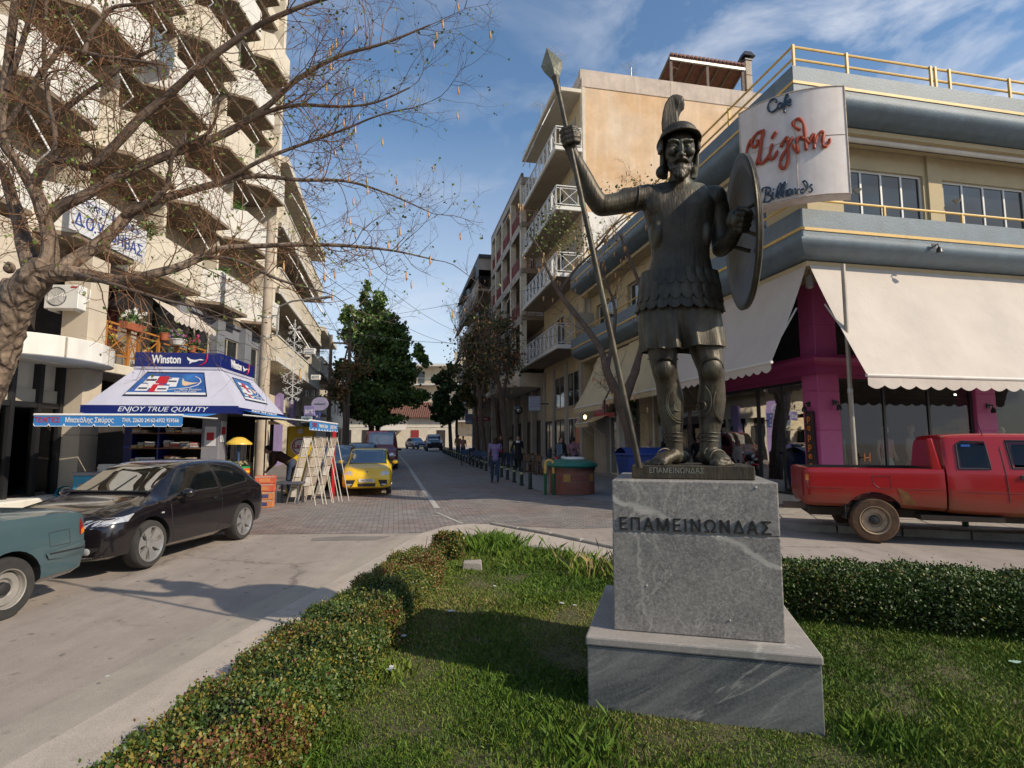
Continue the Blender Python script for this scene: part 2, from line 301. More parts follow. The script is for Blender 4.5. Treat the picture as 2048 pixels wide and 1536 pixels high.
# traffic island: concrete path, kerb stones, lawn soil
outer=[(-3.2,-3),(-2.62,3.2),(-2.53,4.04),(-2.33,5.66),(-1.9,8.2),(-1.6,10.2),(-1.25,11.0),(-.8,11.3),(-.43,11.25),(.66,10.06),(1.53,8.87),(3.0,7.95),(5.5,6.75),(12,4.5),(12,-6)]
isl=drape('island_path',outer,.035,M_conc,thick=.1)
drape('gutter',[(-3.8,-3),(-3.1,3.2),(-3.0,4.04),(-2.75,5.66),(-2.3,8.2),(-1.95,10.1),(-1.6,10.2),(-1.9,8.2),(-2.33,5.66),(-2.53,4.04),(-2.62,3.2),(-3.2,-3)],.007,asphalt_mat('dusty_gutter',(.34,.30,.25),dark=.8))
lawn=[(-1.8,-3),(-1.72,3.2),(-1.6,4.63),(-1.48,5.56),(-1.22,7.4),(-.88,9.4),(-.61,9.55),(.56,8.58),(1.3,7.59),(2.7,7.0),(5.2,5.9),(11.9,3.8),(11.9,-5.9)]
drape('lawn_soil',lawn,.045,M_soil)
def kerbs(name,pts,step,w,h,z,mat,parent=None,gap=.012):
    """row of separate kerb stones along a polyline"""
    seq=[]
    for i in range(len(pts)-1):
        a=Vector((*pts[i],0));b=Vector((*pts[i+1],0));n=max(1,round((b-a).length/step))
        for k in range(n): seq.append((a.lerp(b,k/n),a.lerp(b,(k+1)/n)))
    par=bpy.data.objects.new(name,None); C.objects.link(par); tag(par,kind='structure')
    for a,b in seq:
        d=(b-a).normalized();nn=Vector((-d.y,d.x,0)); a=a+d*gap;b=b-d*gap; mb=MB(); dz=random.uniform(-.008,.008); o2=random.uniform(-.012,.012)
        def z_(p,dz_): return Vector((p.x,p.y,gz(p.y)+dz_))
        a+=nn*o2;b+=nn*o2
        mb.hexa([z_(a,z-.1),z_(b,z-.1),z_(b+nn*w,z-.1),z_(a+nn*w,z-.1),z_(a,z+h+dz),z_(b,z+h+dz),z_(b+nn*w,z+h+dz),z_(a+nn*w,z+h+dz)])
        mb.build('kerb_stone',mat,par,bevel=.012)
    return par
kerbs('island_kerb',[(1.62,8.84),(.72,10.06),(-.38,11.3)],.95,.09,.06,.02,M_kerb)
kerbs('lawn_kerb',[(1.36,7.62),(.6,8.64),(-.58,9.63)],.8,.1,.07,.02,M_kerb)
M_slab=M('sidewalk_slab',(.36,.32,.28),.85,.2,4,.3,60,col2=(.2,.18,.16),fac2=.6,s2=1.2)
kd=Vector((.945,-.327,0)).normalized(); kn=Vector((-kd.y,kd.x,0))
kA=Vector((5.0,10.75,0))
drape('sidewalk_base',[(4.2,11.6),(5.05,10.85),(5.05+.945*13,10.85-.327*13),(19,15.5),(7.3,13.1),(6.3,13.6)],.1,M_kerb,thick=.12,cuts=())
kerbs('street_kerb',[(4.9,10.78),(4.9+.945*12,10.78-.327*12)],1.0,.14,.13,0,M_kerb)
sp=bpy.data.objects.new('sidewalk_slabs',None); C.objects.link(sp); tag(sp,kind='structure')
for i in range(16):
    for j in range(5):
        a=kA+kd*(.1+i*.62)+kn*(.17+j*.62)
        # keep clear of the building
        if (a+kn*.6).y> 13.0+(a.x-7.0)*.204-.3: continue
        b=a+kd*.6;c=b+kn*.6;d_=a+kn*.6; z=.115+random.uniform(-.004,.004)
        MB().hexa([Vector((q.x,q.y,gz(q.y)+z-.02)) for q in (a,b,c,d_)]+[Vector((q.x,q.y,gz(q.y)+z)) for q in (a,b,c,d_)]).build('paving_slab',M_slab,sp)
# far hills behind the town
hb=MB(); hb.grid(lambda u,v:(-700+1200*u,620+260*v,gz(999)-6+ (34+10*math.sin(u*9)+8*math.sin(u*23+2))*math.sin(math.pi*min(1,v*1.0))),60,8)
hb.build('hills',M('hill_green',(.07,.085,.05),.95,.3,.01),smooth=True,kind='structure')
# ================= BUILDINGS =================
M_blue=M('blue_grey_paint',(.125,.175,.215),.55,.14,3,.25,25,col2=(.08,.10,.11),fac2=.55,s2=1.1,streak=.35)
M_yel=M('yellow_paint',(.62,.40,.10),.5,.12,6,.05,col2=(.35,.2,.08),fac2=.3)
M_beige=M('beige_render',(.50,.41,.25),.85,.08,2,.12,60,col2=(.36,.29,.18),fac2=.35,streak=.15)
M_tan=M('tan_render',(.60,.40,.23),.9,.13,1.1,.3,30,col2=(.66,.55,.42),fac2=1.0,s2=.28,streak=.45)
M_tanpar=M('parapet_render',(.55,.46,.38),.9,.15,1.3,.3,30,col2=(.34,.29,.25),fac2=.6,s2=.7,streak=.6)
M_cream=M('cream_render',(.64,.58,.47),.85,.1,1.6,.15,50,col2=(.40,.35,.27),fac2=.5,s2=.5,streak=.35)
M_creamd=M('shutter_cream',(.42,.38,.31),.8,.12,2,.1,40,fac2=.4)
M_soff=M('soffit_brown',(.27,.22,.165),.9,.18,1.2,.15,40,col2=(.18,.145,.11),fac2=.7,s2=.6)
M_white=M('white_paint',(.68,.66,.61),.7,.07,2,.08,40,col2=(.45,.42,.36),fac2=.4,s2=.9,streak=.3)
M_wmet=flatm('white_metal',(.7,.7,.68),.35)
M_gwall=M('grey_render',(.40,.365,.32),.88,.12,1.4,.2,40,col2=(.25,.22,.19),fac2=.6,s2=.6,streak=.4)
M_pink=M('pink_paint',(.46,.085,.23),.55,.08,2,.08,40,fac2=.25,streak=.1)
M_mag=M('magenta_paint',(.30,.035,.13),.5,.1,2,.05,40,fac2=.25)
M_awn=M('awning_cloth',(.54,.485,.43),.85,.06,1.5,.25,14,col2=(.46,.40,.34),fac2=.35,s2=.8,streak=.3)
M_awc=M('cream_awning_cloth',(.56,.47,.30),.85,.06,1.5,.2,14,fac2=.25)
M_red=M('red_metal',(.28,.035,.035),.5,.15,5,.05)
M_black=flatm('black_metal',(.018,.018,.02),.4)
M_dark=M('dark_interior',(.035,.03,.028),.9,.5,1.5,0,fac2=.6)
M_tile=M('roof_tile',(.19,.085,.055),.85,.3,5,.2,40,col2=(.12,.06,.045),fac2=.8,s2=2)
M_dg=darkglass(); M_glass=glass('shop_glass',(.72,.76,.74),.8)
M_steel=M('galvanised_steel',(.42,.42,.40),.45,.2,3,.1,60,metal=.7)
M_rust=M('rusty_iron',(.17,.12,.09),.7,.3,6,.3,50)
M_tarp=M('dark_tarp',(.055,.06,.065),.6,.3,1.5,.3,8)
M_conp=M('pole_concrete',(.44,.37,.29),.9,.12,3,.3,60,col2=(.28,.23,.18),fac2=.6,s2=2,streak=.4)
def frame_window(par,m4,x0,x1,z0,z1,y,n,fm,gm,out=-1,w=.05,name='window',rec=.06):
    """window in the local xz plane at depth y: frame object with one pane object per light"""
    mb=MB(); d=.05*out
    mb.box(x0,y,z0,x1,y+d,z0+w).box(x0,y,z1-w,x1,y+d,z1).box(x0,y,z0+w,x0+w,y+d,z1-w).box(x1-w,y,z0+w,x1,y+d,z1-w)
    for i in range(1,n):
        xx=x0+(x1-x0)*i/n; mb.box(xx-w/2,y,z0+w,xx+w/2,y+d*.9,z1-w)
    o=mb.build(name,fm,par)
    for i in range(n):
        a=x0+(x1-x0)*i/n+w*.4;b=x0+(x1-x0)*(i+1)/n-w*.4
        MB().add([(a,y+d*.4,z0+w*.5),(b,y+d*.4,z0+w*.5),(b,y+d*.4,z1-w*.5),(a,y+d*.4,z1-w*.5)],[(0,1,2,3)]).build('pane',gm,o)
    return o
def sweep(prof,path,close=False):
    """profile [(out,z)] swept along a mitred horizontal path [(x,y)]; outward is to the right of travel"""
    P_=[Vector((x,y)) for x,y in path];vs=[];n=len(P_);k=len(prof)
    for i in range(n):
        a=(P_[i]-P_[i-1]).normalized() if i>0 else (P_[1]-P_[0]).normalized()
        b=(P_[i+1]-P_[i]).normalized() if i<n-1 else a
        na=Vector((a.y,-a.x));nb=Vector((b.y,-b.x)); mtr=(na+nb)/max(.3,(1+na.dot(nb)))
        for o,z in prof: vs.append((P_[i].x+mtr.x*o,P_[i].y+mtr.y*o,z))
    fs=[(i*k+j,(i+1)*k+j,(i+1)*k+j+1,i*k+j+1) for i in range(n-1) for j in range(k-1)]
    fs+=[tuple(range(k)),tuple(reversed(range((n-1)*k,n*k)))]
    return vs,fs
# ---------- corner building with the boutique ----------
cb=thing('corner_building','two-storey corner building with blue-grey curved bands, yellow rails and pink ground floor','building',(7,13,0),-0.0)
cb.rotation_euler=(0,0,ST_ANG)   # local x runs along the sunny front, y runs up the street
LX,LY=15.0,15.1
pth=[(0,LY),(0,0),(LX,0)]        # outward is to the left when walking ... handled by negative offsets
def band(top,strip,nose0,nose1,off,name):
    pr=[(.0,top-.18),(off-.18,top-.18),(off-.18,top),(off,top),(off,nose0)]
    for k in range(1,9):
        t=k/8*math.pi*.62; pr.append((off-.02+.10*math.sin(t*1.0)-.42*(k/8)**2.2,nose0-(nose0-nose1)*k/8))
    pr+=[(off-.52,nose1-.02),(0,nose1-.02)]
    vs,fs=sweep([(-o,z) for o,z in pr],[(LX,0),(0,0),(0,LY)]); o=MB().add(vs,fs).build(name,M_blue,cb,smooth=True,ang=30)
    vs,fs=sweep([(-(off+.001),strip-.035),(-(off+.018),strip-.035),(-(off+.018),strip+.03),(-(off+.001),strip+.03)],[(LX,0),(0,0),(0,LY)]); MB().add(vs,fs).build('stripe',M_yel,o)
    vs,fs=sweep([(-.03,nose1-.16),(-(off-.5),nose1-.16),(-(off-.5),nose1-.04),(-.03,nose1-.04)],[(LX,0),(0,0),(0,LY)]); MB().add(vs,fs).build('moulding',M_beige,o)
    return o
b1=band(6.68,6.24,6.14,5.76,1.1,'balcony_band'); b2=band(9.93,9.55,9.46,9.02,1.1,'roof_band')
# structure: roof slab, upper walls with window openings, ground-floor ceiling
MB().box(.02,.02,9.02,LX-.02,LY-.02,9.7).build('roof_slab',M_gwall,cb)
MB().box(.02,.02,5.45,LX-.02,LY-.02,6.5).build('floor_slab',M_beige,cb)
def wall_open(par,name,mat,L_,z0,z1,ops,axis,th=.3):
    """wall along local x (axis 'x', at y=0) or y (axis 'y', at x=0) with rectangular openings (a,b,za,zb)"""
    mb=MB();cur=0
    def bx(a,b,za,zb):
        if b-a<.01 or zb-za<.01: return
        if axis=='x': mb.box(a,0,za,b,th,zb)
        else: mb.box(0,a,za,th,b,zb)
    for a,b,za,zb in sorted(ops):
        bx(cur,a,z0,z1); bx(a,b,z0,za); bx(a,b,zb,z1); cur=b
    bx(cur,L_,z0,z1); return mb.build(name,mat,par)
ops_f=[(1.0,3.35,6.72,8.35),(3.95,6.6,6.72,8.3),(7.3,9.9,6.72,8.3),(10.6,13.2,6.72,8.3)]
wall_open(cb,'upper_wall',M_beige,LX,6.5,9.02,ops_f,'x')
ops_s=[(1.2,3.2,7.2,8.3),(4.2,6.4,7.2,8.3),(7.6,10.4,7.2,8.3),(11.6,14.2,7.2,8.3)]
w2=wall_open(cb,'upper_wall',M_beige,LY,6.5,9.02,[(a+.0,b,c,d) for a,b,c,d in ops_s],'y'); w2.location=(-.004,.304,0); 
for a,b,c,d in ops_f: frame_window(cb,None,a,b,c,d,.12,4,M_wmet,M_dg)
for a,b,c,d in ops_s:
    o=frame_window(cb,None,0,b-a,c,d,0,4,M_wmet,M_dg); o.rotation_euler=(0,0,R(90)); o.location=(.16,a+.304,0)
# blinds behind the panes read as pale strips
for a,b,c,d in ops_f[:2]:
    MB().box(a+.05,.17,d-.22,b-.05,.2,d-.05).build('blind',M_creamd,cb)
# pilasters of the upper floor
for x in (3.35,6.62,9.95): MB().box(x+.1,-.06,6.68,x+.5,-.003,8.98).build('pilaster',M_beige,cb)
# pale retracted awning cassettes below the roof band
def cass(x0,x1,along='x'):
    mb=MB()
    if along=='x': mb.tube([(x0,-.42,8.82),(x1,-.42,8.82)],.07,10); mb.box(x0,-.35,8.86,x1,-.2,8.98)
    else: mb.tube([(-.42,x0,8.82),(-.42,x1,8.82)],.07,10)
    return mb.build('awning_cassette',M_white,cb,smooth=True)
cass(.3,6.4);cass(6.5,13);cass(.6,7.2,'y')
# yellow rails
def rail(pts,r,name='rail',mat=M_yel,par=cb): return MB().tube(pts,r,8).build(name,mat,par,smooth=True)
o_=-1.02
for z in (10.43,10.14): rail([(LX,o_,z),(o_,o_,z),(o_,LY,z)],.032)
for x in (o_,.35,2.62,2.75,3.15,4.9,6.8,8.7,10.6,12.5): MB().box(x-.025,o_-.05,9.62 if x>.3 else 9.9,x+.025,o_-.0,10.46).build('rail_post',M_yel,cb)
for y in (1.4,3.6,5.8,8.0,10.2,12.4,14.8): MB().box(o_-.05,y-.025,9.62,o_,y+.025,10.46).build('rail_post',M_yel,cb)
rail([(LX,o_,6.93),(o_,o_,6.93),(o_,LY,6.93)],.03)
for x in (1.1,3.2,5.3,7.4,9.5,11.6): MB().box(x-.022,o_-.025,6.68,x+.022,o_+.025,6.93).build('rail_post',M_yel,cb)
for y in (1,3.1,5.2,7.3,9.4,11.5,13.6): MB().box(o_-.025,y-.022,6.68,o_+.025,y+.022,6.93).build('rail_post',M_yel,cb)
# frosted end screen on the street balcony
MB().box(-1.05,14.6,6.7,-.1,14.64,8.0).build('end_screen',M_creamd,cb); MB().box(-1.08,14.56,6.7,-1.0,14.68,8.1).build('screen_post',M_yel,cb)
# ground floor
def col(x0,y0,x1,y1,mat,z0=.1,z1=5.45,grooves=(1.05,2.0,2.9,4.45)):
    zz=[z0]+[g for g in grooves]+[z1]; par=None
    for k in range(len(zz)-1):
        mb=MB().box(x0,y0,zz[k]+.008,x1,y1,zz[k+1]-.008); o=mb.build('column_block',mat if zz[k]<2.6 or mat is not M_pink else M_pink,par or cb,bevel=.012); par=par or None
    MB().box(x0+.012,y0+.012,z0,x1-.012,y1-.012,z1).build('column_core',mat,cb)
col(0,0,.58,.52,M_pink); col(4.42,0,5.02,.5,M_pink); col(9.3,0,9.9,.5,M_pink)
# pink mid ledge, mitred round the corner
vs,fs=sweep([(-.02,3.28),(-.1,3.28),(-.1,3.48),(-.24,3.54),(-.28,3.62),(-.24,3.70),(-.02,3.74)],[(LX,0),(0,0),(0,4.7)]); MB().add(vs,fs).build('ledge',M_mag,cb,smooth=True,ang=30)
MB().box(.58,.04,3.2,LX,.3,3.7).build('lintel',M_mag,cb); MB().box(.04,.52,3.2,.3,4.7,3.7).build('lintel',M_mag,cb)
M_floor=M('shop_floor',(.25,.2,.15),.4,.2,2,.05)
MB().box(.3,.3,.12,LX-.3,LY-.3,.3).build('shop_floor',M_floor,cb)
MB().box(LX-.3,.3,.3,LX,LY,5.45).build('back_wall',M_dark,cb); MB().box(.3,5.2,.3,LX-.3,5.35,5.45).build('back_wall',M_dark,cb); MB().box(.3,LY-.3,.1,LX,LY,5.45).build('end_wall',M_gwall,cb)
M_plinth=M('plinth_tile',(.5,.46,.4),.5,.1,3,.05)
def shopfront(a,b,axis,z0,z1,n,fm,plinth=.42,depth=.14,gm=None,trans=None):
    """glazed bay between columns; sill stones and panes are separate"""
    k=max(1,round((b-a)/.6))
    for i in range(k):
        p=a+(b-a)*i/k+.006;q=a+(b-a)*(i+1)/k-.006
        mb=MB(); mb.box(p,depth-.1,.08,q,depth+.12,plinth) if axis=='x' else mb.box(depth-.1,p,.08,depth+.12,q,plinth); mb.build('plinth_tile',M_plinth,cb,bevel=.006)
    o=frame_window(cb,None,0,b-a,plinth,z1,0,n,fm,gm or M_glass,w=.06)
    if axis=='x': o.location=(a,depth,0)
    else: o.rotation_euler=(0,0,R(90)); o.location=(depth+.05,a,0)
    return o
shopfront(.6,4.4,'x',0,3.2,3,M_black); shopfront(5.04,9.28,'x',0,3.2,3,M_black); shopfront(9.92,LX-.3,'x',0,3.2,3,M_black)
shopfront(.54,2.5,'y',0,3.2,2,M_black); shopfront(2.5,4.7,'y',0,3.2,1,M_black)
for a,b in ((.6,4.4),(5.04,9.28)):
    o=frame_window(cb,None,a,b,3.75,5.4,.14,3,M_black,M_dg)
o=frame_window(cb,None,0,4.1,3.75,5.4,0,3,M_black,M_dg); o.rotation_euler=(0,0,R(90)); o.location=(.2,.55,0)
# rest of the street front: cream pillars, door, big panes
for y0,y1,z1,mt in ((4.72,4.95,5.45,M_white),(9.0,9.75,5.45,M_beige),(11.9,12.25,5.45,M_white),(13.5,15.1,5.45,M_gwall)): MB().box(.0,y0,.1,.35,y1,z1).build('pillar',mt,cb,bevel=.01)
for a,b,n in ((4.95,9.0,2),(9.75,11.9,1)): shopfront(a,b,'y',0,4.4,n,M_wmet,plinth=.3)
shopfront(12.25,13.5,'y',0,2.9,1,M_wmet,plinth=.3)
MB().box(.06,4.95,4.4,.3,13.5,5.45).build('lintel',M_gwall,cb)
# wall above: painted panel of the games shop
MB().box(-.06,13.55,3.0,-.003,14.9,5.3).build('painted_panel',M('panel_print',(.35,.10,.14),.6,.5,4,.05,col2=(.10,.16,.30),fac2=1,s2=2.2),cb)
MB().box(-.07,12.2,2.85,-.01,14.9,3.05).build('fascia',M('fascia_red',(.4,.04,.07),.5),cb)
# things seen through the boutique glass: counters, mannequins, racks
M_skin=M('mannequin',(.5,.37,.28),.5,.05,bump=0); M_cloth1=M('pink_cloth',(.5,.25,.27),.9,.15,8); M_cloth2=M('pale_skirt',(.5,.5,.48),.9,.1,8); M_cloth3=M('ochre_cloth',(.5,.33,.06),.9,.1,8); M_wood=M('light_wood',(.42,.30,.17),.6,.2,3,.1,stretch=(1,1,6))
def cbl(x,y,z=0): return (7+x*math.cos(ST_ANG)-y*math.sin(ST_ANG),13+x*math.sin(ST_ANG)+y*math.cos(ST_ANG),z)
def mannequin(x,y,top,bot,label,h=1.72,rz=0,z=.42):
    t=thing('mannequin',label,'mannequin',cbl(x,y,z),ST_ANG+rz,'mannequins in the boutique windows')
    b=MB(); b.ell((0,0,h-.12),(.075,.09,.12)); b.tube([(0,0,h-.2),(0,0,h-.32)],.045,8); b.tube([(0,0,h-.36),(0,0,h-.55),(0,0,h-.72),(0,0,h-.85)],[.11,.155,.115,.15],12,flat=(Vector((0,1,0)),.62))
    for s in (-1,1): b.tube([(s*.17,0,h-.36),(s*.22,.02,h-.62),(s*.25,-.06,h-.88)],[.045,.035,.028],7); b.tube([(s*.08,0,h-.85),(s*.08,0,.45),(s*.08,0,.02)],[.075,.05,.035],8)
    b.build('body',M_skin,t,smooth=True)
    MB().tube([(0,0,h-.31),(0,0,h-.38),(0,0,h-.55),(0,0,h-.8)],[.07,.175,.17,.17],12,cap=False,flat=(Vector((0,1,0)),.66)).build('top',top,t,smooth=True)
    MB().tube([(0,0,h-.78),(0,0,h-1.0),(0,0,.2)],[.13,.18,.24],14,cap=False,flat=(Vector((0,1,0)),.7)).build('skirt',bot,t,smooth=True)
    return t
MB().box(.7,.3,.3,4.3,1.0,.42).build('display_stage',M_wood,cb); MB().box(5.1,.3,.3,9.2,1.0,.42).build('display_stage',M_wood,cb)
mannequin(2.35,.62,M_cloth1,M_cloth2,'mannequin in pink top and pale long skirt in the boutique window'); mannequin(3.25,.75,M_cloth2,M_cloth1,'mannequin in pale top with dark scarf beside the pink-topped one',1.75,.3)
mannequin(5.4,.7,M_cloth2,M_cloth2,'pale mannequin just right of the second pink column',1.7); mannequin(6.0,.7,M_cloth3,M_cloth1,'mannequin in ochre top far right in the boutique',1.7,-.2)
mannequin(.75,2.1,M_cloth2,M('grey_dress',(.12,.13,.13),.9),'mannequin in grey dress behind the street-side glass',1.7,1.2)
MB().box(1.6,2.6,.3,2.1,4.6,1.9).build('clothes_rack',M_dark,cb)
for k in range(26):
    x=1.1+random.random()*3; MB().box(x,3.2+random.random(),.9,x+.08,3.5+random.random(),1.8).build('garment',[M_cloth1,M_cloth2,M_dark,M_red][k%4],cb)
MB().box(1.75,.45,.42,2.15,.95,1.15).build('display_box',M_wood,cb);MB().box(2.7,.5,.42,3.05,.95,1.0).build('display_box',M_wood,cb)
ee=MB().box(6.2,2.0,3.05,7.0,2.08,3.1).build('tube_light',emis('tube_light_glow',(1,.98,.9),3),cb)
# wall spotlights on the pink columns
def spot_lamp(x,y,z,par,rz):
    mb=MB().box(-.05,-.02,-.06,.05,0,.06).tube([(0,-.02,0),(0,-.12,.02),(0,-.12,-.05)],.014,6).lathe([(.02,0),(.05,-.04),(.06,-.13),(.045,-.13)],(0,-.13,-.05),10)
    o=mb.build('spotlight',M_black,par,smooth=True,loc=(x,y,z),rot=(0,0,rz)); return o
spot_lamp(.42,-.003,2.62,cb,0); spot_lamp(-.003,.3,2.6,cb,R(-90)); spot_lamp(4.75,-.003,2.6,cb,0)
spot_lamp(2.2,-1.15,6.05,cb,0)
for x in (1.3,4.2,7): MB().lathe([(.1,0),(.02,-.1)],(x,-.12,7.75),8).build('wall_lamp',M_steel,cb)
# corner lantern under the band
MB().tube([(-.35,-.35,5.72),(-.35,-.35,5.5)],.015,6).lathe([(.05,0),(.11,-.05),(.09,-.3),(.03,-.34)],(-.35,-.35,5.5),8).build('lantern',M_steel,cb)
# vertical shop sign: dark board with orange letters
sg=thing('shop_sign','narrow dark vertical board with orange letters on the pink corner column','sign',cbl(-.05,.25,0),ST_ANG)
MB().hexa([(-.02,-.16,1.02-.0),(-.02,.16,1.02),(.02,.16,1.02),(.02,-.16,1.02),(-.02,-.13,2.43),(-.02,.13,2.43),(.02,.13,2.43),(.02,-.13,2.43)]).build('board',M('board_brown',(.035,.018,.02),.6),sg)
M_oran=flatm('orange_paint',(.75,.22,.03),.5)
for i,ch in enumerate('pepper'): text(ch,.24,M_oran,sg,(-.03,0,2.27-i*.215),(0,-1,0),(0,0,1),extrude=.006)
text('H',.3,M_oran,cb,(1.25,.04,1.35),(1,0,0),(0,0,1),extrude=.004)
# awnings --------------------------------------------------
def awning(a,b,axis,ztop,zbot,o0,o1,mat,valance=.24,scal=.3,label=None,wavy=True,folds=.03):
    """pulled-down shop awning: cloth, front bar, scalloped valance; a..b along the facade"""
    t=thing('awning',label,'awning',cb.location,ST_ANG)
    f=(lambda s,o,z:(s,-o,z)) if axis=='x' else (lambda s,o,z:(-o,s,z))
    def cl(u,v):
        s=a+(b-a)*u; o=o0+(o1-o0)*v; z=ztop+(zbot-ztop)*v
        sag=-.05*math.sin(math.pi*v)+folds*math.sin(u*math.pi*(b-a)*.9+v*1.2)*math.sin(math.pi*v)*.8
        return f(s,o+sag,z+sag*.4)
    MB().grid(cl,int((b-a)*8),14).build('cloth',mat,t,smooth=True)
    mb=MB(); mb.tube([f(a-.02,o1,zbot),f(b+.02,o1,zbot)],.035,8).build('front_bar',M_white,t,smooth=True)
    n=max(2,round((b-a)/scal)); vs=[];fs=[]
    for i in range(n*6+1):
        u=i/(n*6); s=a+(b-a)*u; ph=(i%6)/6; dr=valance-.07*(1-abs(math.sin(math.pi*ph))) if wavy else valance-(.06 if i%2 else 0)
        vs+=[f(s,o1+.005,zbot-.02),f(s,o1+.008+.012*math.sin(u*20),zbot-dr)]
    for i in range(n*6): fs.append((2*i,2*i+1,2*i+3,2*i+2))
    MB().add(vs,fs).build('valance',mat,t)
    for s in (a+.25,b-.25): MB().tube([f(s,o0+.1,ztop-.9),f(s,o1-.05,zbot+.02)],.02,6).build('arm',M_wmet,t)
    return t
awning(-.55,8.2,'x',5.62,3.0,.62,2.0,M_awn,.26,.36,'large off-white awning over the sunny boutique front above the red pickup')
awning(-.6,4.6,'y',5.6,3.42,.62,1.6,M_awn,.22,.3,'off-white awning on the street side of the boutique behind the statue')
awning(4.75,9.2,'y',5.55,3.35,.62,1.6,M_awc,.22,.16,'cream awning between the pale awning and the last one up the street',False)
awning(9.25,12.7,'y',5.5,3.2,.62,1.75,M_awc,.25,.16,'farthest cream awning of the corner building up the street',False)
awning(13.0,14.9,'y',2.95,2.6,.1,1.0,M_awc,.2,.14,'small cream awning over the last shop door of the corner building',False,0)
# ---------- curved cafe sign ----------
cs=thing('cafe_sign','curved weathered white cafe and billiards sign with red script on the building corner','sign',(5.05,12.0,0))
P0=Vector((0,0,0));P1=Vector((1.76,-1.0,0)); CD=(P1-P0).normalized(); CN=Vector((-.494,-.87,0)); CL=(P1-P0).length
def csp(t,z,o=0): # point on the sign, t along chord 0..1, o in front of it
    b=.30*(1-(2*t-1)**2); return P0+CD*(CL*t)+CN*(b+o)+Vector((0,0,z))
Z0,Z1=6.67,9.0
M_sign=M('sign_sheet',(.66,.61,.58),.5,.06,4,.15,90,col2=(.42,.33,.26),fac2=.4,s2=1.6,streak=.55)
mb=MB(); mb.grid(lambda u,v:csp(u,Z0+(Z1-Z0)*v),20,6); mb.build('panel',M_sign,cs,smooth=True)
mb=MB(); mb.grid(lambda u,v:csp(u,Z0,-.34*v),20,1); mb.grid(lambda u,v:csp(u,Z1,-.34*v),20,1); mb.grid(lambda u,v:csp(0,Z0+(Z1-Z0)*u,-.34*v),2,1); mb.grid(lambda u,v:csp(1,Z0+(Z1-Z0)*u,-.34*v),2,1); mb.grid(lambda u,v:csp(u,Z0+(Z1-Z0)*v,-.34),20,1); mb.build('casing',M_sign,cs)
mb=MB()
for z in (Z0+.02,Z1-.02,(Z0+Z1)/2+.1): mb.tube([csp(k/20,z,.006) for k in range(21)],.012 if z!=(Z0+Z1)/2+.1 else .006,5)
mb.tube([csp(.0,Z0,.006),csp(0,Z1,.006)],.014,5).tube([csp(1,Z0,.006),csp(1,Z1,.006)],.014,5).tube([csp(.545,Z0,.004),csp(.545,Z1-.8,.004)],.008,5)
mb.build('edge_trim',M('rusty_white',(.5,.42,.35),.7,.3,8),cs)
MB().beam(csp(.3,7.4,-.34),csp(.3,7.4,-.9),.06).beam(csp(.7,8.4,-.34),csp(.7,8.4,-1.0),.06).build('bracket',M_steel,cs)
def sgn(x,y): # place pen points (crop coordinates of the lettering) on the sign surface
    u=1340+x*.3515; v=60+y*.3515; a,b=ray(u,v); lo,hi=-.1,1.1
    for _ in range(40):
        t=(lo+hi)/2; q=csp(t,0)+Vector((5.05,12,0))
        if q.x/q.y<a: lo=t
        else: hi=t
    return t,H+b*q.y
def pen(strokes,r,mat,name='letter'):
    for st in strokes:
        pts=[sgn(*p) for p in st]; sm=[]
        for i in range(len(pts)-1):
            p0=pts[max(i-1,0)];p1=pts[i];p2=pts[i+1];p3=pts[min(i+2,len(pts)-1)]
            for k in range(5):
                t=k/5; sm.append(tuple(.5*((2*p1[j])+(-p0[j]+p2[j])*t+(2*p0[j]-5*p1[j]+4*p2[j]-p3[j])*t*t+(-p0[j]+3*p1[j]-3*p2[j]+p3[j])*t**3) for j in (0,1)))
        sm.append(pts[-1]); n=len(sm)
        w=[csp(t,z,.045) for t,z in sm]
        rr=[r*(.62+.38*abs(math.sin(i*.35+1))) if 0<i<n-1 else r*.45 for i in range(n)]
        MB().tube(w,rr,8).build(name,mat,cs,smooth=True)
M_script=M('sign_red',(.36,.05,.012),.5,.1,5,.05); M_navy=M('sign_navy',(.02,.05,.09),.5,.1,5,.05)
sgn_=sgn
def sgn(x,y): return sgn_((140+x*.252)/.3515,(120+y*.252)/.3515)
pen([[(140,400),(138,440),(112,458),(94,440),(102,400),(135,352),(175,335),(195,320)],[(95,395),(60,470),(49,560),(60,605),(90,622),(125,600),(150,540),(165,430),(194,322)],[(172,400),(160,520),(158,580),(180,588),(215,550),(240,505)],
 [(258,432),(240,500),(238,548),(262,553),(285,520),(300,486)],[(290,334),(250,396)],
 [(325,462),(345,415),(375,388),(382,480),(378,580),(350,630),(320,608),(325,560),(350,505),(385,450),(418,380)],
 [(480,325),(440,305),(422,275),(440,246),(475,240),(505,280),(515,360),(522,430),(528,486)],[(422,440),(440,485),(462,498),(453,440),(456,396),(485,380),(508,400)],
 [(522,395),(548,424),(572,372),(592,352)],[(592,352),(590,420),(590,476)],[(590,440),(610,380),(645,342),(665,347),(658,400),(660,448),(680,458),(705,430),(714,392)]],.037,M_script)
pen([[(285,110),(295,88),(260,82),(230,115),(225,160),(250,184),(285,165),(300,140)],[(332,110),(305,122),(305,153),(325,150),(335,115),(342,150)],[(350,140),(375,80),(386,52),(372,44),(356,90),(352,150),(356,190)],[(340,126),(388,114)],[(385,112),(408,97),(400,82),(383,100),(386,130),(412,118)]],.024,M_navy)
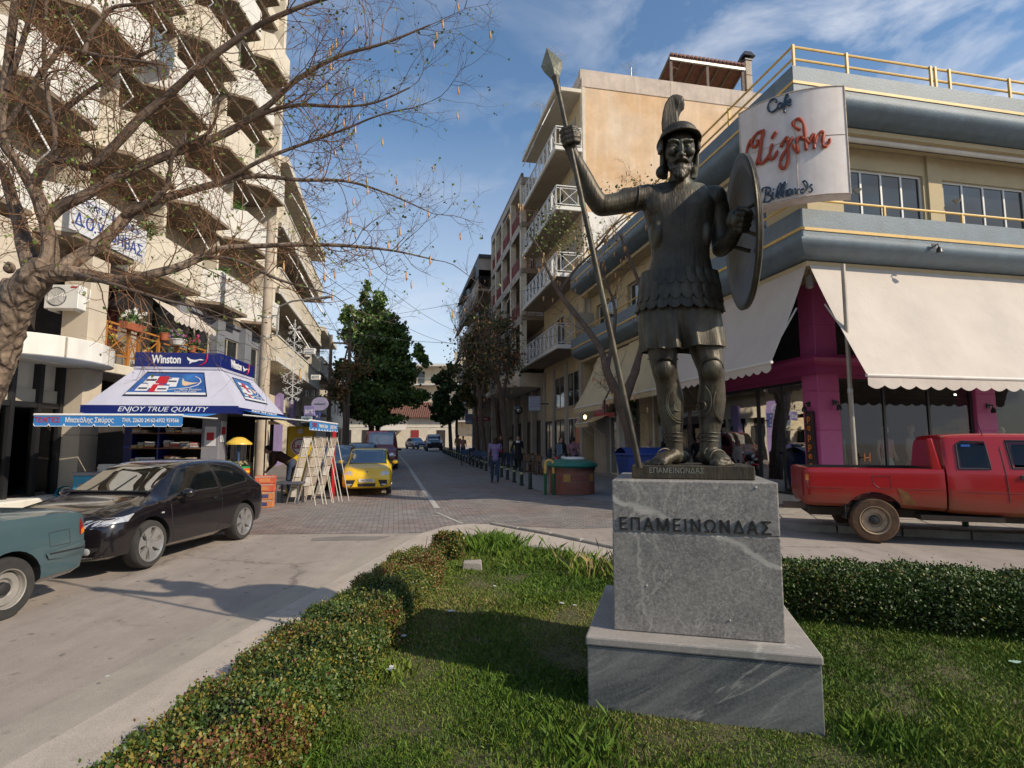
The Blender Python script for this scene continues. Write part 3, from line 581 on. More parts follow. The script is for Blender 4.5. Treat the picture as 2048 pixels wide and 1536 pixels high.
pen([[(165,870),(168,895),(190,892),(200,850),(210,790)],[(170,820),(185,786),(225,780),(245,797),(225,825),(205,835),(240,842),(250,868),(225,893),(200,893)],[(265,815),(255,858),(272,872)],[(268,792),(270,797)],[(283,862),(308,765),(330,748),(320,792),(300,848),(314,866)],[(324,850),(345,755),(364,740),(355,792),(338,844),(350,856)],[(374,795),(366,838),(380,846)],[(410,792),(386,800),(388,838),(408,828),(414,796),(420,836)],[(430,797),(445,792),(447,830),(460,800),(476,792)],[(512,790),(486,800),(490,825),(515,810),(540,768),(525,732),(500,734),(515,757),(537,792)],[(575,752),(556,775),(575,794),(561,816),(546,810)]],.021,M_navy)
# ---------- right-hand street buildings (local x up the street, +y towards the street) ----------
def railing(par,pts,z,h,mat,style='x',name='railing',step=.9,r=.022):
    """balcony railing along local points; style x = crossed bars, v = vertical bars, s = solid sheet"""
    mb=MB()
    for i in range(len(pts)-1):
        a=Vector((*pts[i],0));b=Vector((*pts[i+1],0));Ln=(b-a).length;n=max(1,round(Ln/step))
        q=lambda t,zz:(a.x+(b.x-a.x)*t,a.y+(b.y-a.y)*t,z+zz)
        mb.beam(q(0,h),q(1,h),.05,.04); 
        if style=='s': mb.hexa([q(0,.05),q(1,.05),(q(1,0)[0],q(1,0)[1]+.02,z+.05),(q(0,0)[0],q(0,0)[1]+.02,z+.05),q(0,h-.1),q(1,h-.1),(q(1,0)[0],q(1,0)[1]+.02,z+h-.1),(q(0,0)[0],q(0,0)[1]+.02,z+h-.1)]); 
        else: mb.beam(q(0,.1),q(1,.1),.03,.03); mb.beam(q(0,h-.12),q(1,h-.12),.025,.025)
        for k in range(n+1): mb.beam(q(k/n,0),q(k/n,h),.035)
        for k in range(n):
            if style=='x':
                t0=(k+.15)/n;t1=(k+.85)/n; mb.beam(q(t0,.1),q(t1,h-.12),.02); mb.beam(q(t1,.1),q(t0,h-.12),.02); mb.beam(q(t0,.1),q(t0,h-.12),.02); mb.beam(q(t1,.1),q(t1,h-.12),.02)
            elif style=='v':
                m=max(3,round(Ln/n/.13))
                for j in range(1,m): mb.beam(q((k+j/m)/n,.1),q((k+j/m)/n,h-.1),.018)
    return mb.build(name,mat,par)
def door(par,x0,x1,z0,z1,y,mat,gm=None,name='balcony_door',out=1):
    o=MB().box(x0,y,z0,x1,y+.05*out,z1).build(name,mat,par,bevel=.01)
    n=2 if x1-x0>1.2 else 1
    for i in range(n):
        a=x0+(x1-x0)*i/n+.08;b=x0+(x1-x0)*(i+1)/n-.08
        if gm: MB().box(a,y+.052*out,z0+.1,b,y+.06*out,z1-.1).build('pane',gm,o)
        else:
            mb=MB(); k=int((z1-z0)/.12)
            for j in range(k): zz=z0+.1+j*(z1-z0-.2)/k; mb.hexa([(a,y+.05*out,zz),(b,y+.05*out,zz),(b,y+.05*out,zz+.1),(a,y+.05*out,zz+.1),(a,y+.075*out,zz),(b,y+.075*out,zz),(b,y+.06*out,zz+.1),(a,y+.06*out,zz+.1)])
            mb.build('shutter',mat,o)
    return o
rb=thing('apartment_building','tan six-level apartment building with blank side wall and white railed balconies','building',(3.55,28.0,0),0)
rb.rotation_euler=(0,0,math.atan2(D.y,D.x))  # x = up the street, +y = towards the street
def sb(mb,*a,**k): return mb.build(*a,**k)
BL=7.6
lv=[6.3,9.9,13.35,16.5,19.7]
MB().box(0,-13,13.4,BL,0,20.4).build('wall',M_beige,rb)
MB().box(-.02,-13,13.42,.0,-.25,20.2).build('side_wall',M_tan,rb); MB().box(-.06,-13.05,20.2,.3,.0,21.15).build('parapet',M_tanpar,rb)
MB().box(.3,-.2,20.4,BL,.0,21.0).build('parapet',M_tanpar,rb)
MB().box(-.04,-.25,6.0,.0,.02,20.2).build('corner_pilaster',M_cream,rb); MB().box(-.0,-13,0.1,BL,0,13.4).build('wall',M_beige,rb)
MB().box(-.03,-13,6.0,-.0,-.25,13.42).build('side_wall',M_white,rb)
for k,z in enumerate(lv):
    top=k==4
    a,b=(-.25,BL-.1); d=1.45
    MB().box(a,0.003,z-.0,b,d,z+.2).build('balcony_slab',M_white if not top else M_cream,rb,bevel=.01)
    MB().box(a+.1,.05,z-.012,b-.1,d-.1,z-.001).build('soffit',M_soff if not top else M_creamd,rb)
    if not top: railing(rb,[(a+.03,.05),(a+.03,d-.06),(b-.03,d-.06),(b-.03,.05)],z+.2,1.05,M_wmet,'x')
    if not top:
        door(rb,.8,2.2,z+.2,z+2.5,.0,M_creamd); door(rb,3.0,4.5,z+.2,z+2.5,.0,M_creamd,M_dg); door(rb,5.4,6.6,z+.2,z+2.5,.0,M_creamd)
    if k in(3,): 
        MB().tube([(.4,d-.2,z+3.1),(.4,d+.5,z+1.6),(5,d+.5,z+1.6),(5,d-.2,z+3.1)],.025,6).build('awning_arm',M_wmet,rb)
MB().tube([(-.12,-.05,20.6),(-.12,-.05,13),(-.12,-.05,6)],.045,8).build('drainpipe',M_conp,rb,smooth=True)
MB().tube([(-.05,-5.6,21.9),(-.05,-5.3,22.0),(-.05,-5.1,21.6),(-.05,-5.1,18.6),(-.06,-5.15,16)],.015,5).build('cable',M_rust,rb); MB().box(-.12,-5.25,18.5,-.03,-5.0,18.75).build('junction_box',M_wmet,rb)
# ground floor of the tan building
for x in (0.05,2.6,5.1,7.2): MB().box(x,-.25,.1,x+.4,.12,6.0).build('pillar',M_gwall,rb,bevel=.01)
frame_window(rb,None,.5,2.55,.5,3.0,.01,2,M_wmet,M_dg,out=1); frame_window(rb,None,3.05,5.05,.3,3.0,.01,2,M_black,M_dg,out=1); frame_window(rb,None,5.55,7.15,.3,3.0,.01,2,M_black,M_dg,out=1)
frame_window(rb,None,.5,2.55,3.6,5.4,.01,2,M_creamd,M_dg,out=1); frame_window(rb,None,3.05,5.05,3.6,5.4,.01,2,M_creamd,M_dg,out=1)
# rooftop pergola with tiled roof, set back on the roof near the side wall
pg=thing('roof_pergola','tiled pergola on posts on the roof of the tan building','pergola',(0,0,0)); 
def RB(x,y,z): a=math.atan2(D.y,D.x); return Vector((3.55+x*math.cos(a)-y*math.sin(a),28+x*math.sin(a)+y*math.cos(a),z))
xa,xb,ya,yb=.3,4.2,-5.3,-9.9; zl,zh=21.5,22.95
zf=lambda x: zh-(zh-zl)*(x-xa)/(xb-xa)
def Q(x,y,z): return RB(x,y,z)
# roof is high at the front edge and falls away from the viewer
pts=[(xa,ya),(xb,ya),(xb,yb),(xa,yb)]
MB().hexa([Q(x,y,zf(x)-.06) for x,y in pts]+[Q(x,y,zf(x)) for x,y in pts]).build('roof_deck',M_tile,pg)
mb=MB()
for i in range(19):
    y=ya+(yb-ya)*(i+.5)/19
    for j in range(8):
        x0=xa-.05+(xb-xa)*j/8;x1=xa-.05+(xb-xa)*(j+1)/8+.04; mb.tube([Q(x0,y,zf(x0)+.06),Q(x1,y,zf(x1)+.03)],.115,6)
mb.build('roof_tiles',M_tile,pg,smooth=True)
for y in (ya-.1,(ya+yb)/2,yb+.1):
    for x in (xa+.1,xb-.1): MB().beam(Q(x,y,20.8),Q(x,y,zf(x)-.05),.14).build('post',M_rust,pg)
for k in range(7): y=ya+(yb-ya)*k/6; MB().beam(Q(xa,y,zf(xa)-.12),Q(xb,y,zf(xb)-.12),.08,.12).build('rafter',M_rust,pg)
for x in (xa+.02,xb-.05): MB().beam(Q(x,ya,zf(x)-.2),Q(x,yb,zf(x)-.2),.1,.14).build('beam',M_steel,pg)
ch=thing('chimney','tall square flue with dark cap on the roof beside the pergola','chimney',Q(.7,-10.3,20.2)); a_=rb.rotation_euler.z; ch.rotation_euler=(0,0,a_)
for k in range(4): MB().box(-.2,-.2,.9*k-.3,.2,.2,.9*k+.58).build('flue_block',M_conp,ch,bevel=.02)
MB().box(-.24,-.24,3.3,.24,.24,3.4).hexa([(-.36,-.36,3.5),(.36,-.36,3.5),(.36,.36,3.5),(-.36,.36,3.5),(-.2,-.2,3.85),(.2,-.2,3.85),(.2,.2,3.85),(-.2,.2,3.85)]).box(-.14,-.14,3.38,.14,.14,3.52).build('cap',M_black,ch)
def antenna(p,h,label,n=9,tilt=0,ln=1.2):
    t=thing('tv_antenna',label,'antenna',p,random.uniform(0,3),'television antennas on the roofs')
    mb=MB(); mb.tube([(0,0,0),(.05,0,h)],.022,6).build('mast',M_steel,t)
    mb=MB(); mb.tube([(-ln/2,0,h-.15),(ln/2,0,h-.1+tilt)],.014,5)
    for k in range(n): x=-ln/2+ln*k/(n-1); L_=.5-.3*k/n; mb.tube([(x,-L_,h-.15+.05*k/n),(x,L_,h-.15+.05*k/n)],.008,4)
    mb.build('boom',M_steel,t); return t
antenna(Q(1.2,-3.4,20.9),1.7,'television antenna on the tan building roof, between helmet crest and pergola',8)
antenna(Q(.8,1.0,19.9),2.6,'antenna behind the spear head on the tan building eaves',8,.2)
antenna(Q(3.6,1.2,19.9),1.4,'lower antenna on the tan building eaves left of the spear shaft',10,.1,1.0)
antenna(Q(7.2,1.0,19.2),1.2,'small antenna at the far end of the tan building eaves',8,-.1,.9)
# red-railed grey building
g3=thing('apartment_building','grey concrete-framed apartment building with dark red balcony railings','building',tuple(Vector((3.55,28,0))+D*7.75),0); g3.rotation_euler=rb.rotation_euler
L3=11.6; fl=[6.5,9.55,12.6,15.65]; RT=18.7; yo=1.45
MB().box(0,-12,.1,L3,-.5,RT-.3).build('wall',M_gwall,g3)
MB().box(-.1,-12,RT-.35,L3+.1,yo,RT+.1).build('roof_slab',M_gwall,g3)
MB().box(-.1,yo-.15,RT+.1,L3+.1,yo,RT+.35).build('roof_edge',M_rust,g3)
cx=[.1,3.3,6.6,9.4,11.4]
for x in cx: MB().box(x,yo-.38,6.5,x+.32,yo,RT-.35).build('column',M_cream,g3)
for k,z in enumerate(fl):
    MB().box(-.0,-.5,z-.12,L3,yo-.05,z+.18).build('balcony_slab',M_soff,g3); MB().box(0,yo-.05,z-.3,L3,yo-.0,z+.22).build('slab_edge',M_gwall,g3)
    railing(g3,[(.06,.0),(.06,yo-.4)],z+.18,1.0,M_red,'v',step=1)
    for i in range(4): railing(g3,[(cx[i]+.34,yo-.1),(cx[i+1]-.02,yo-.1)],z+.18,1.0,M_red,'v',step=1.6)
    for i in range(4):
        door(g3,cx[i]+.7,cx[i]+2.0,z+.18,z+2.4,-.48,M_creamd,M_dg if (i+k)%2 else None)
    for i in (1,2):
        if (k+i)%2==0: MB().tube([(cx[i]+.4,yo-.1,z+2.5),(cx[i]+.4,yo+.6,z+1.0),(cx[i+1]-.1,yo+.6,z+1.0),(cx[i+1]-.1,yo-.1,z+2.5)],.02,5).build('awning_arm',M_wmet,g3)
# curved light balcony and plants low on this building
MB().prism([(.2,0),(.2,1.5),(.9,2.2),(L3-2,2.2),(L3-1.6,0)],5.2,6.1).build('balcony_parapet',M_cream,g3,bevel=.03)
MB().box(0,-.5,.1,L3,-.3,5.2).build('ground_wall',M_gwall,g3)
for x in (.1,2.9,5.7,8.5,11.2): MB().box(x,-.5,.1,x+.35,.1,5.2).build('pillar',M_gwall,g3)
for i in range(4): frame_window(g3,None,.5+i*2.8,2.85+i*2.8,.3,3.2,-.28,2,M_black,M_dg,out=1)
# dark building with tarpaulin balconies
g4=thing('apartment_building','dark apartment block with tarpaulin-hung top balcony and brown awnings','building',tuple(Vector((3.55,28,0))+D*19.6),0); g4.rotation_euler=rb.rotation_euler
L4=15; y4=2.5
MB().box(0,-12,.1,L4,.9,17.3).build('wall',M_gwall,g4)
MB().box(-.2,-12,17.2,L4+.2,y4,17.5).build('roof_slab',M_tarp,g4)
MB().box(0,y4-.05,15.7,L4,y4,17.3).build('tarpaulin',M_tarp,g4); MB().box(-.03,1.0,16.2,.0,y4,17.3).build('tarpaulin',M_gwall,g4)
for k,z in enumerate((5.5,8.5,11.5,14.4)):
    MB().box(0,.9,z,L4,y4,z+.2).build('balcony_slab',M_soff,g4)
    for j in range(7):
        x=j*L4/7
        if (j+k)%3: MB().hexa([(x+.1,y4-.02,z+1.9),(x+L4/7-.1,y4-.02,z+1.9),(x+L4/7-.1,y4+.02,z+2.7),(x+.1,y4+.02,z+2.7),(x+.1,y4+.5,z+1.5),(x+L4/7-.1,y4+.5,z+1.5),(x+L4/7-.1,y4+.05,z+2.75),(x+.1,y4+.05,z+2.75)]).build('balcony_awning',M_tarp if (j+k)%2 else M_soff,g4)
        MB().box(x+.06,y4-.06,z+.2,x+L4/7-.06,y4,z+1.15).build('balcony_panel',[M_soff,M_tarp,M_gwall][(j*2+k)%3],g4)
        if (j%2)==0: door(g4,x+.5,x+1.5,z+.2,z+2.3,.9,M_soff,M_dg)
    railing(g4,[(-.0,.95),(-.0,y4)],z+.2,1,M_black,'v')
MB().tube([(L4,y4+.1,17),(L4,y4+.1,3)],.05,6).build('drainpipe',M_steel,g4)
for x in range(0,15,3): MB().box(x+.05,.6,.1,x+.4,1.3,5.4).build('pillar',M_gwall,g4)
for i in range(5): frame_window(g4,None,.5+i*3,2.95+i*3,.3,3.2,.92,2,M_black,M_dg,out=1)
# ---------- left: tall block with projecting balcony bays (x up the street, +y into the block) ----------
tb=thing('apartment_tower','tall cream apartment block with staggered projecting balcony bays above a glazed ground floor','building',(-11.4,8.0,0),R(90))
TL=18.6; FZ=[6.9+3.08*k for k in range(8)]
# local y<0 is towards the street
MB().box(0,1.75,3.9,TL,9,32).build('wall',M_cream,tb)
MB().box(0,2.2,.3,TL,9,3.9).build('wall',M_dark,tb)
MB().box(TL-.02,.0,6.6,TL+.25,9,32).build('end_wall',M_cream,tb)
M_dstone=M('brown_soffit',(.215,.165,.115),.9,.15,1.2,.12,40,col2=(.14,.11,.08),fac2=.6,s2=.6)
for k,z in enumerate(FZ):
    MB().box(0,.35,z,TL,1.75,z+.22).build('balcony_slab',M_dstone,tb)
    # set-back parapet strip
    MB().box(0,.30,z-.02,TL,.42,z+.55).build('parapet',M_cream,tb)
    off=(k%2)*1.75
    n=0
    x=-1.6+off
    while x<TL-1.0:
        a=max(x,0);b=min(x+2.75,TL-.05)
        if b-a>.8:
            y0=-.42
            # projecting bay: soffit plate, splayed near return, front and short far return
            pl=[(a,.30),(a+.42,y0),(b-.12,y0),(b,.30)]
            bay=MB().prism(pl,z-.04,z+.06).build('bay_floor',M_dstone,tb)
            pw=[(a,.30),(a+.42,y0),(b-.12,y0),(b,.30),(b-.12,.30),(b-.22,y0+.11),(a+.48,y0+.11),(a+.13,.30)]
            MB().prism(pw,z+.06,z+1.28).build('bay_parapet',M_white if (n+k)%3 else M_cream,tb,bevel=.015)
        x+=3.55;n+=1
    # partitions, openings, shutters
    x=.7+off*.5
    while x<TL-1.5:
        MB().box(x-.55,.5,z+.22,x-.4,1.75,z+3.05).build('partition',M_cream,tb)
        door(tb,x,x+1.1,z+.22,z+2.4,1.72,M_creamd if int(x+k)%2 else M_white,None if int(x+k)%3 else M_dg,out=-1)
        frame_window(tb,None,x+1.5,x+2.5,z+1.0,z+2.4,1.72,1,M_white,M_dg,out=-1)
        x+=3.55
    # folded white awning arms
    x=1.2+((k*2)%3)*.6
    while x<TL-2 and k<7:
        if random.random()<.7: MB().tube([(x,.4,z+3.0),(x+.05,-.35,z+1.75),(x+.1,.2,z+1.3)],.028,6).build('awning_arm',M_wmet,tb)
        x+=3.55/2+random.uniform(-.2,.2)
# roof
MB().box(-.2,.2,31.3,TL+.2,9,31.8).build('roof_slab',M_cream,tb)
# first floor: terrace slab, soffit, grey cladding with shop windows, dark interior
MB().box(-.0,.35,6.62,TL,9,6.9).build('soffit',M_dstone,tb)
MB().box(0,-.34,3.62,12.4,2.2,3.9).build('terrace_slab',M_cream,tb,bevel=.02)
MB().box(12.42,.15,3.55,TL,2.2,3.95).build('terrace_slab',M_cream,tb,bevel=.02)
M_clad=M('grey_cladding',(.21,.22,.25),.45,.08,2,.05,40)
MB().box(11.3,.25,6.5,TL,.6,6.62).build('cladding',M_clad,tb)
for x in (11.3,13.9,16.2,TL-.5):
    for j in range(4): MB().box(x,.05,3.95+j*.66+.006,x+.55,.6,3.95+(j+1)*.66-.006).build('cladding_panel',M_clad,tb,bevel=.008)
for a,b in ((11.85,13.9),(14.45,16.2),(16.75,TL-.5)):
    MB().box(a,.35,6.0,b,.6,6.5).build('cladding',M_clad,tb); MB().box(a,.35,3.95,b,.6,4.5).build('cladding',M_clad,tb)
    frame_window(tb,None,a,b,4.5,6.0,.45,2,M_creamd,glass('office_glass',(.5,.62,.56),1.5),out=-1)
    MB().box(a,1.2,4,b,1.25,6.5).build('office_wall',M('office_back',(.25,.3,.27),.8),tb)
    MB().box(a+.6,.8,6.2,a+1.1,.9,6.24).build('tube_light',emis('office_lamp',(1,.98,.9),2.5),tb)
MB().box(4.9,1.6,3.9,11.3,1.74,6.6).build('terrace_back_wall',M_dark,tb)
for x,w_ in ((5.6,.5),(9.6,.4)): MB().box(x,1.3,3.9,x+w_,1.6,6.6).build('red_pillar',M('dark_red_panel',(.12,.015,.02),.6),tb)
MB().box(10.3,1.0,3.9,11.3,1.5,6.6).build('wall_panel',M_gwall,tb)
MB().box(9.0,.7,5.85,9.9,1.2,6.35).build('hanging_unit',M_black,tb)
# big square column at the entrance with rounded canopy
M_colp=M('column_render',(.55,.48,.38),.8,.08,1.5,.1,50,fac2=.3,streak=.2)
for j,(z0,z1) in enumerate(((.42,1.9),(1.9,3.62),(3.9,5.2),(5.2,6.62))): MB().box(6.62,-.35,z0+.006,7.28,.35,z1-.006).build('column_section',M_colp,tb,bevel=.008)
MB().box(6.66,-.31,.3,7.24,.31,6.62).build('column_core',M_colp,tb)
MB().box(3.3,-.3,3.9,4.75,.3,6.62).build('column_section',M_colp,tb); MB().box(2.2,-.3,.3,3.2,.3,3.62).build('column_section',M_colp,tb)
cn=[(7.3,-.36),(7.22,-.62),(7.0,-.84),(6.7,-1.02),(6.4,-1.15),(6.0,-1.24),(5.6,-1.27),(5.2,-1.22),(4.8,-1.08),(4.5,-.88),(4.3,-.66),(4.22,-.36)]
cnp=MB().prism(cn,3.64,4.14).build('canopy',M_white,tb,bevel=.02)
for (x,y) in ((6.3,-1.175),(4.95,-1.15)): MB().box(x-.012,y-.02,3.67,x+.012,y+.05,4.12).build('joint_cover',M_creamd,tb)
# shopfront under the canopy: black frames, curtains, transom
MB().box(2.2,.28,3.0,6.6,.4,3.62).build('fascia_panel',M_cream,tb)
for x in (3.2,4.3,5.05,5.82,6.48): MB().box(x,.1,.42,x+.12,.3,3.62).build('mullion',M_black,tb)
MB().box(2.2,.12,2.55,6.5,.28,2.68).build('transom',M_black,tb)
M_curt=M('curtain',(.36,.33,.26),.9,.15,3,.0,stretch=(1,14,.05),col2=(.22,.2,.16),fac2=.8,s2=2)
MB().grid(lambda u,v:(3.3+3.2*u,.62+.035*math.sin(u*150),.45+2.1*v),160,1).build('curtain',M_curt,tb)
for a,b in ((3.32,4.3),(4.42,5.05),(5.17,5.82),(5.94,6.48)): MB().box(a,.19,.5,b,.2,2.55).build('pane',glass('entry_glass',(.8,.82,.78),1.0),tb); MB().box(a,.19,2.68,b,.2,3.0).build('pane',M_creamd,tb)
MB().box(7.28,1.2,.3,TL,1.3,3.6).build('shop_back',M_dark,tb)
# step / plinth in front of the entrance
MB().box(-2,-.35,.0,7.25,2.2,.42).build('entrance_step',M_white,tb,bevel=.04,seg=2); MB().box(7.25,-.3,0,9.2,2.2,.25).build('entrance_step',M_cream,tb,bevel=.02)
# lettering on the lowest bay parapets
sgm=thing('hanging_banner','white banner with blue Greek letters on a first balcony parapet of the tower','sign',(0,0,0))
M_ban=M('banner_white',(.62,.64,.66),.7,.05); M_blu=flatm('letter_blue',(.02,.06,.28),.6)
def TB(x,y,z): return Vector((-11.4-y,8+x,z))
MB().hexa([TB(5.6,-.47,6.98),TB(8.5,-.47,6.98),TB(8.5,-.45,6.98),TB(5.6,-.45,6.98),TB(5.6,-.47,8.0),TB(8.5,-.47,8.0),TB(8.5,-.45,8.0),TB(5.6,-.45,8.0)]).build('cloth',M_ban,sgm)
text('Δ.Ο.Υ. ΘΗΒΑΣ',.46,M_blu,sgm,TB(7.05,-.475,7.3),(0,1,0),(0,0,1),width=2.6,bold=.012); text('ΥΠΟΥΡΓΕΙΟ ΟΙΚΟΝΟΜΙΚΩΝ',.2,M_blu,sgm,TB(7.05,-.475,7.8),(0,1,0),(0,0,1),width=2.2)
# ---------- left street buildings ----------
def left_block(org,Ln,zs,rt,label,wallm,par_m,over=1.3,solid=True,first=3.6,rise=1.0,depth=10):
    t=thing('apartment_building',label,'building',org,math.atan2(D.y,D.x))
    MB().box(0,over,first,Ln,depth,rt).build('wall',wallm,t); MB().box(0,over+.5,.1,Ln,depth,first).build('ground_wall',M_dark,t)
    for i in range(int(Ln/2.6)+1):
        x=min(i*2.6,Ln-.35); MB().box(x,over,.1,x+.35,over+.5,first).build('pillar',wallm,t)
    for i in range(int(Ln/2.6)):
        frame_window(t,None,i*2.6+.38,i*2.6+2.57,.3,3.0,over+.3,2,M_black,M_dg)
    for k,z in enumerate(zs):
        MB().box(0,0,z,Ln,over,z+.16).build('balcony_slab',M_soff if k else M_cream,t); MB().box(-.02,-.03,z-.03,Ln,.05,z+.2).build('slab_edge',M_white,t)
        if solid: MB().box(0,0.03,z+.2,Ln,.11,z+.2+rise).build('parapet',par_m,t); MB().box(-.003,0.11,z+.2,.09,over,z+.2+rise).build('parapet',par_m,t); MB().box(-.02,-.02,z+.2+rise,Ln,.13,z+.26+rise).build('coping',M_white,t)
        else: railing(t,[(0,over),(0.03,.04),(Ln,.04)],z+.2,1.0,M_wmet,'v',step=1.5)
        i=0;x=.7
        while x<Ln-1.5:
            door(t,x,x+1.2,z+.16,z+2.4,over-.02,M_white if (i+k)%2 else M_creamd,M_dg if (i+k)%3==0 else None,out=-1); frame_window(t,None,x+1.7,x+2.6,z+1.1,z+2.4,over-.02,1,M_white,M_dg)
            x+=3.1;i+=1
    MB().box(-.1,-.15,rt-.18,Ln+.1,depth,rt+.15).build('roof_slab',M_cream,t)
    return t
lb=left_block((-11.2,26.9,0),15.6,[5.6,8.9,12.2],15.6,'cream apartment house with long solid balcony parapets beyond the lamp pole','building' and M_cream,M_cream)
for z in (5.8,9.1,12.4):
    for x in (2,6,10,13.5): MB().tube([(x,.05,z+2.4),(x+.1,-.7,z+1.2),(x+1.6,-.7,z+1.2)],.025,6).build('awning_arm',M_wmet,lb)
MB().box(6.5,1.0,.1,7.6,1.28,4.6).build('lilac_pilaster',M('lilac_paint',(.28,.22,.42),.6),lb); MB().box(11,1.0,.1,12,1.28,4.6).build('lilac_pilaster',_M['lilac_paint'],lb)
MB().box(1.2,.6,2.7,4.6,1.28,2.8).hexa([(1.2,-.3,2.5),(4.6,-.3,2.5),(4.6,1.2,3.3),(1.2,1.2,3.3),(1.2,-.3,2.56),(4.6,-.3,2.56),(4.6,1.2,3.36),(1.2,1.2,3.36)]).build('shop_awning',M_awc,lb)
MB().box(1,3,15.6,5,7,18).build('roof_hut',M_tanpar,lb)
lb2=left_block((-14.45,42.9,0),9,[4.0,7.0],10.4,'low cream house with overhanging flat roof behind the utility poles',M_gwall,M_cream,first=3.4)
lb3=thing('house','narrow grey-roofed house at the left end of the street','building',(-17.6,56,0),math.atan2(D.y,D.x))
MB().box(0,0,.5,13,9,7.4).build('wall',M_cream,lb3); MB().hexa([(-.5,-.9,7.4),(13.5,-.9,7.4),(13.5,9,7.4),(-.5,9,7.4),(-.3,-.7,7.7),(13.3,-.7,7.7),(13,9,8.6),(0,9,8.6)]).build('roof',M_gwall,lb3)
for i in range(4): frame_window(lb3,None,.8+i*3,2.2+i*3,4.6,6,-.01,2,M_wmet,M_dg); frame_window(lb3,None,.8+i*3,2.6+i*3,1,3.4,-.01,2,M_black,M_dg)
# ---------- far end of the street ----------
e1=thing('house','low white house with red tiled roof across the end of the street','house',(-25,80,1.0),R(3))
MB().box(0,0,0,17,8,4.2).build('wall',M_cream,e1)
mb=MB()
mb.hexa([(-.6,-.7,4.2),(17.6,-.7,4.2),(17.6,8.7,4.2),(-.6,8.7,4.2),(3,4,6.7),(14,4,6.7),(14,4.4,6.7),(3,4.4,6.7)]); rf=mb.build('roof',M_tile,e1)
mb=MB()
for i in range(60):
    x=-.5+18*i/60; t0=0; xe=min(max(x,3),14); mb.tube([(x,-.72,4.28),(x+(xe-x),4,6.78)],.07,5)
mb.build('roof_tile_rows',M_tile,rf)
MB().box(0,-.05,2.9,17,.0,3.0).build('cornice',M_white,e1)
for x,w_ in ((1,1.5),(4,1.1),(7.5,1.2),(10.8,1.1),(14.4,1.2)): MB().box(x,-.06,.1,x+w_,-.01,2.5).build('doorway',M_dark if x!=10.8 else M_red,e1)
MB().hexa([(6.8,-1.8,2.4),(10.2,-1.8,2.4),(10.2,-.05,3.2),(6.8,-.05,3.2),(6.8,-1.8,2.5),(10.2,-1.8,2.5),(10.2,-.05,3.3),(6.8,-.05,3.3)]).build('shop_awning',M_awn,e1)
e2=thing('apartment_building','pale yellow apartment house with open balconies beyond the red tiled roof','building',(-21,97,1.0),R(-3))
M_yb=M('pale_yellow_render',(.55,.46,.32),.85,.08,1,.05)
MB().box(0,0,0,22,10,13.6).build('wall',M_yb,e2); MB().box(-.4,-1.5,13.6,22.4,10,14).build('roof_slab',M_white,e2); MB().box(11,1,14,15,6,16.4).build('roof_hut',M_yb,e2)
for z in (4.2,7.3,10.4):
    MB().box(0,-1.5,z,22,-.01,z+.2).build('balcony_slab',M_white,e2); railing(e2,[(0,-1.45),(22,-1.45)],z+.2,1,M_steel,'v',step=2.2)
    for x in (1.5,5,9,12.5,16.5,19.5): MB().box(x,-.05,z+.2,x+1.1,-.01,z+2.4).build('balcony_door',M_dg if x!=9 else M_blue,e2)
e3=thing('apartment_building','grey flat block seen between the trees at the end of the street','building',(-4,110,1.2),R(-8))
MB().box(0,0,0,20,10,11).build('wall',M_gwall,e3)
for z in (1,4,7.6):
    for x in (1,4.5,8,11.5,15): MB().box(x,-.05,z,x+1.4,-.01,z+1.6).build('window',M_dg,e3)
e4=thing('house','orange-walled house behind the red van','house',(-40,88,1.0),R(4))
MB().box(0,0,0,14,8,6.5).build('wall',M('orange_wall',(.35,.13,.07),.8),e4); MB().box(-.3,-.4,6.5,14.3,8.4,6.8).build('roof_slab',M_white,e4)
for x in (2,5.5,9,12): MB().box(x,-.05,3.4,x+1,-.01,5.2).build('window',M_white,e4)
# unseen buildings added behind the viewpoint for shop windows and car bodies to reflect
for x0,w_,h_,lab in ((-24,16,12,'unseen cream block added behind the camera for reflections'),(-6,13,9,'unseen lower grey block added behind the camera for reflections'),(9,20,13,'unseen long cream block added behind the camera for reflections')):
    t=thing('apartment_building',lab,'building',(x0,-30,0)); MB().box(0,-9,0,w_,0,h_).build('wall',M_cream if w_!=13 else M_gwall,t)
    for z in range(4,int(h_)-1,3):
        MB().box(0,0,z,w_,1.2,z+.2).build('balcony_slab',M_white,t)
        for x in range(1,w_-1,3): MB().box(x,.0,z+.2,x+1.4,.04,z+2.4).build('balcony_door',M_dg,t)
    MB().box(.4,0,.3,w_-.4,.05,3.2).build('shopfront',M_dg,t)
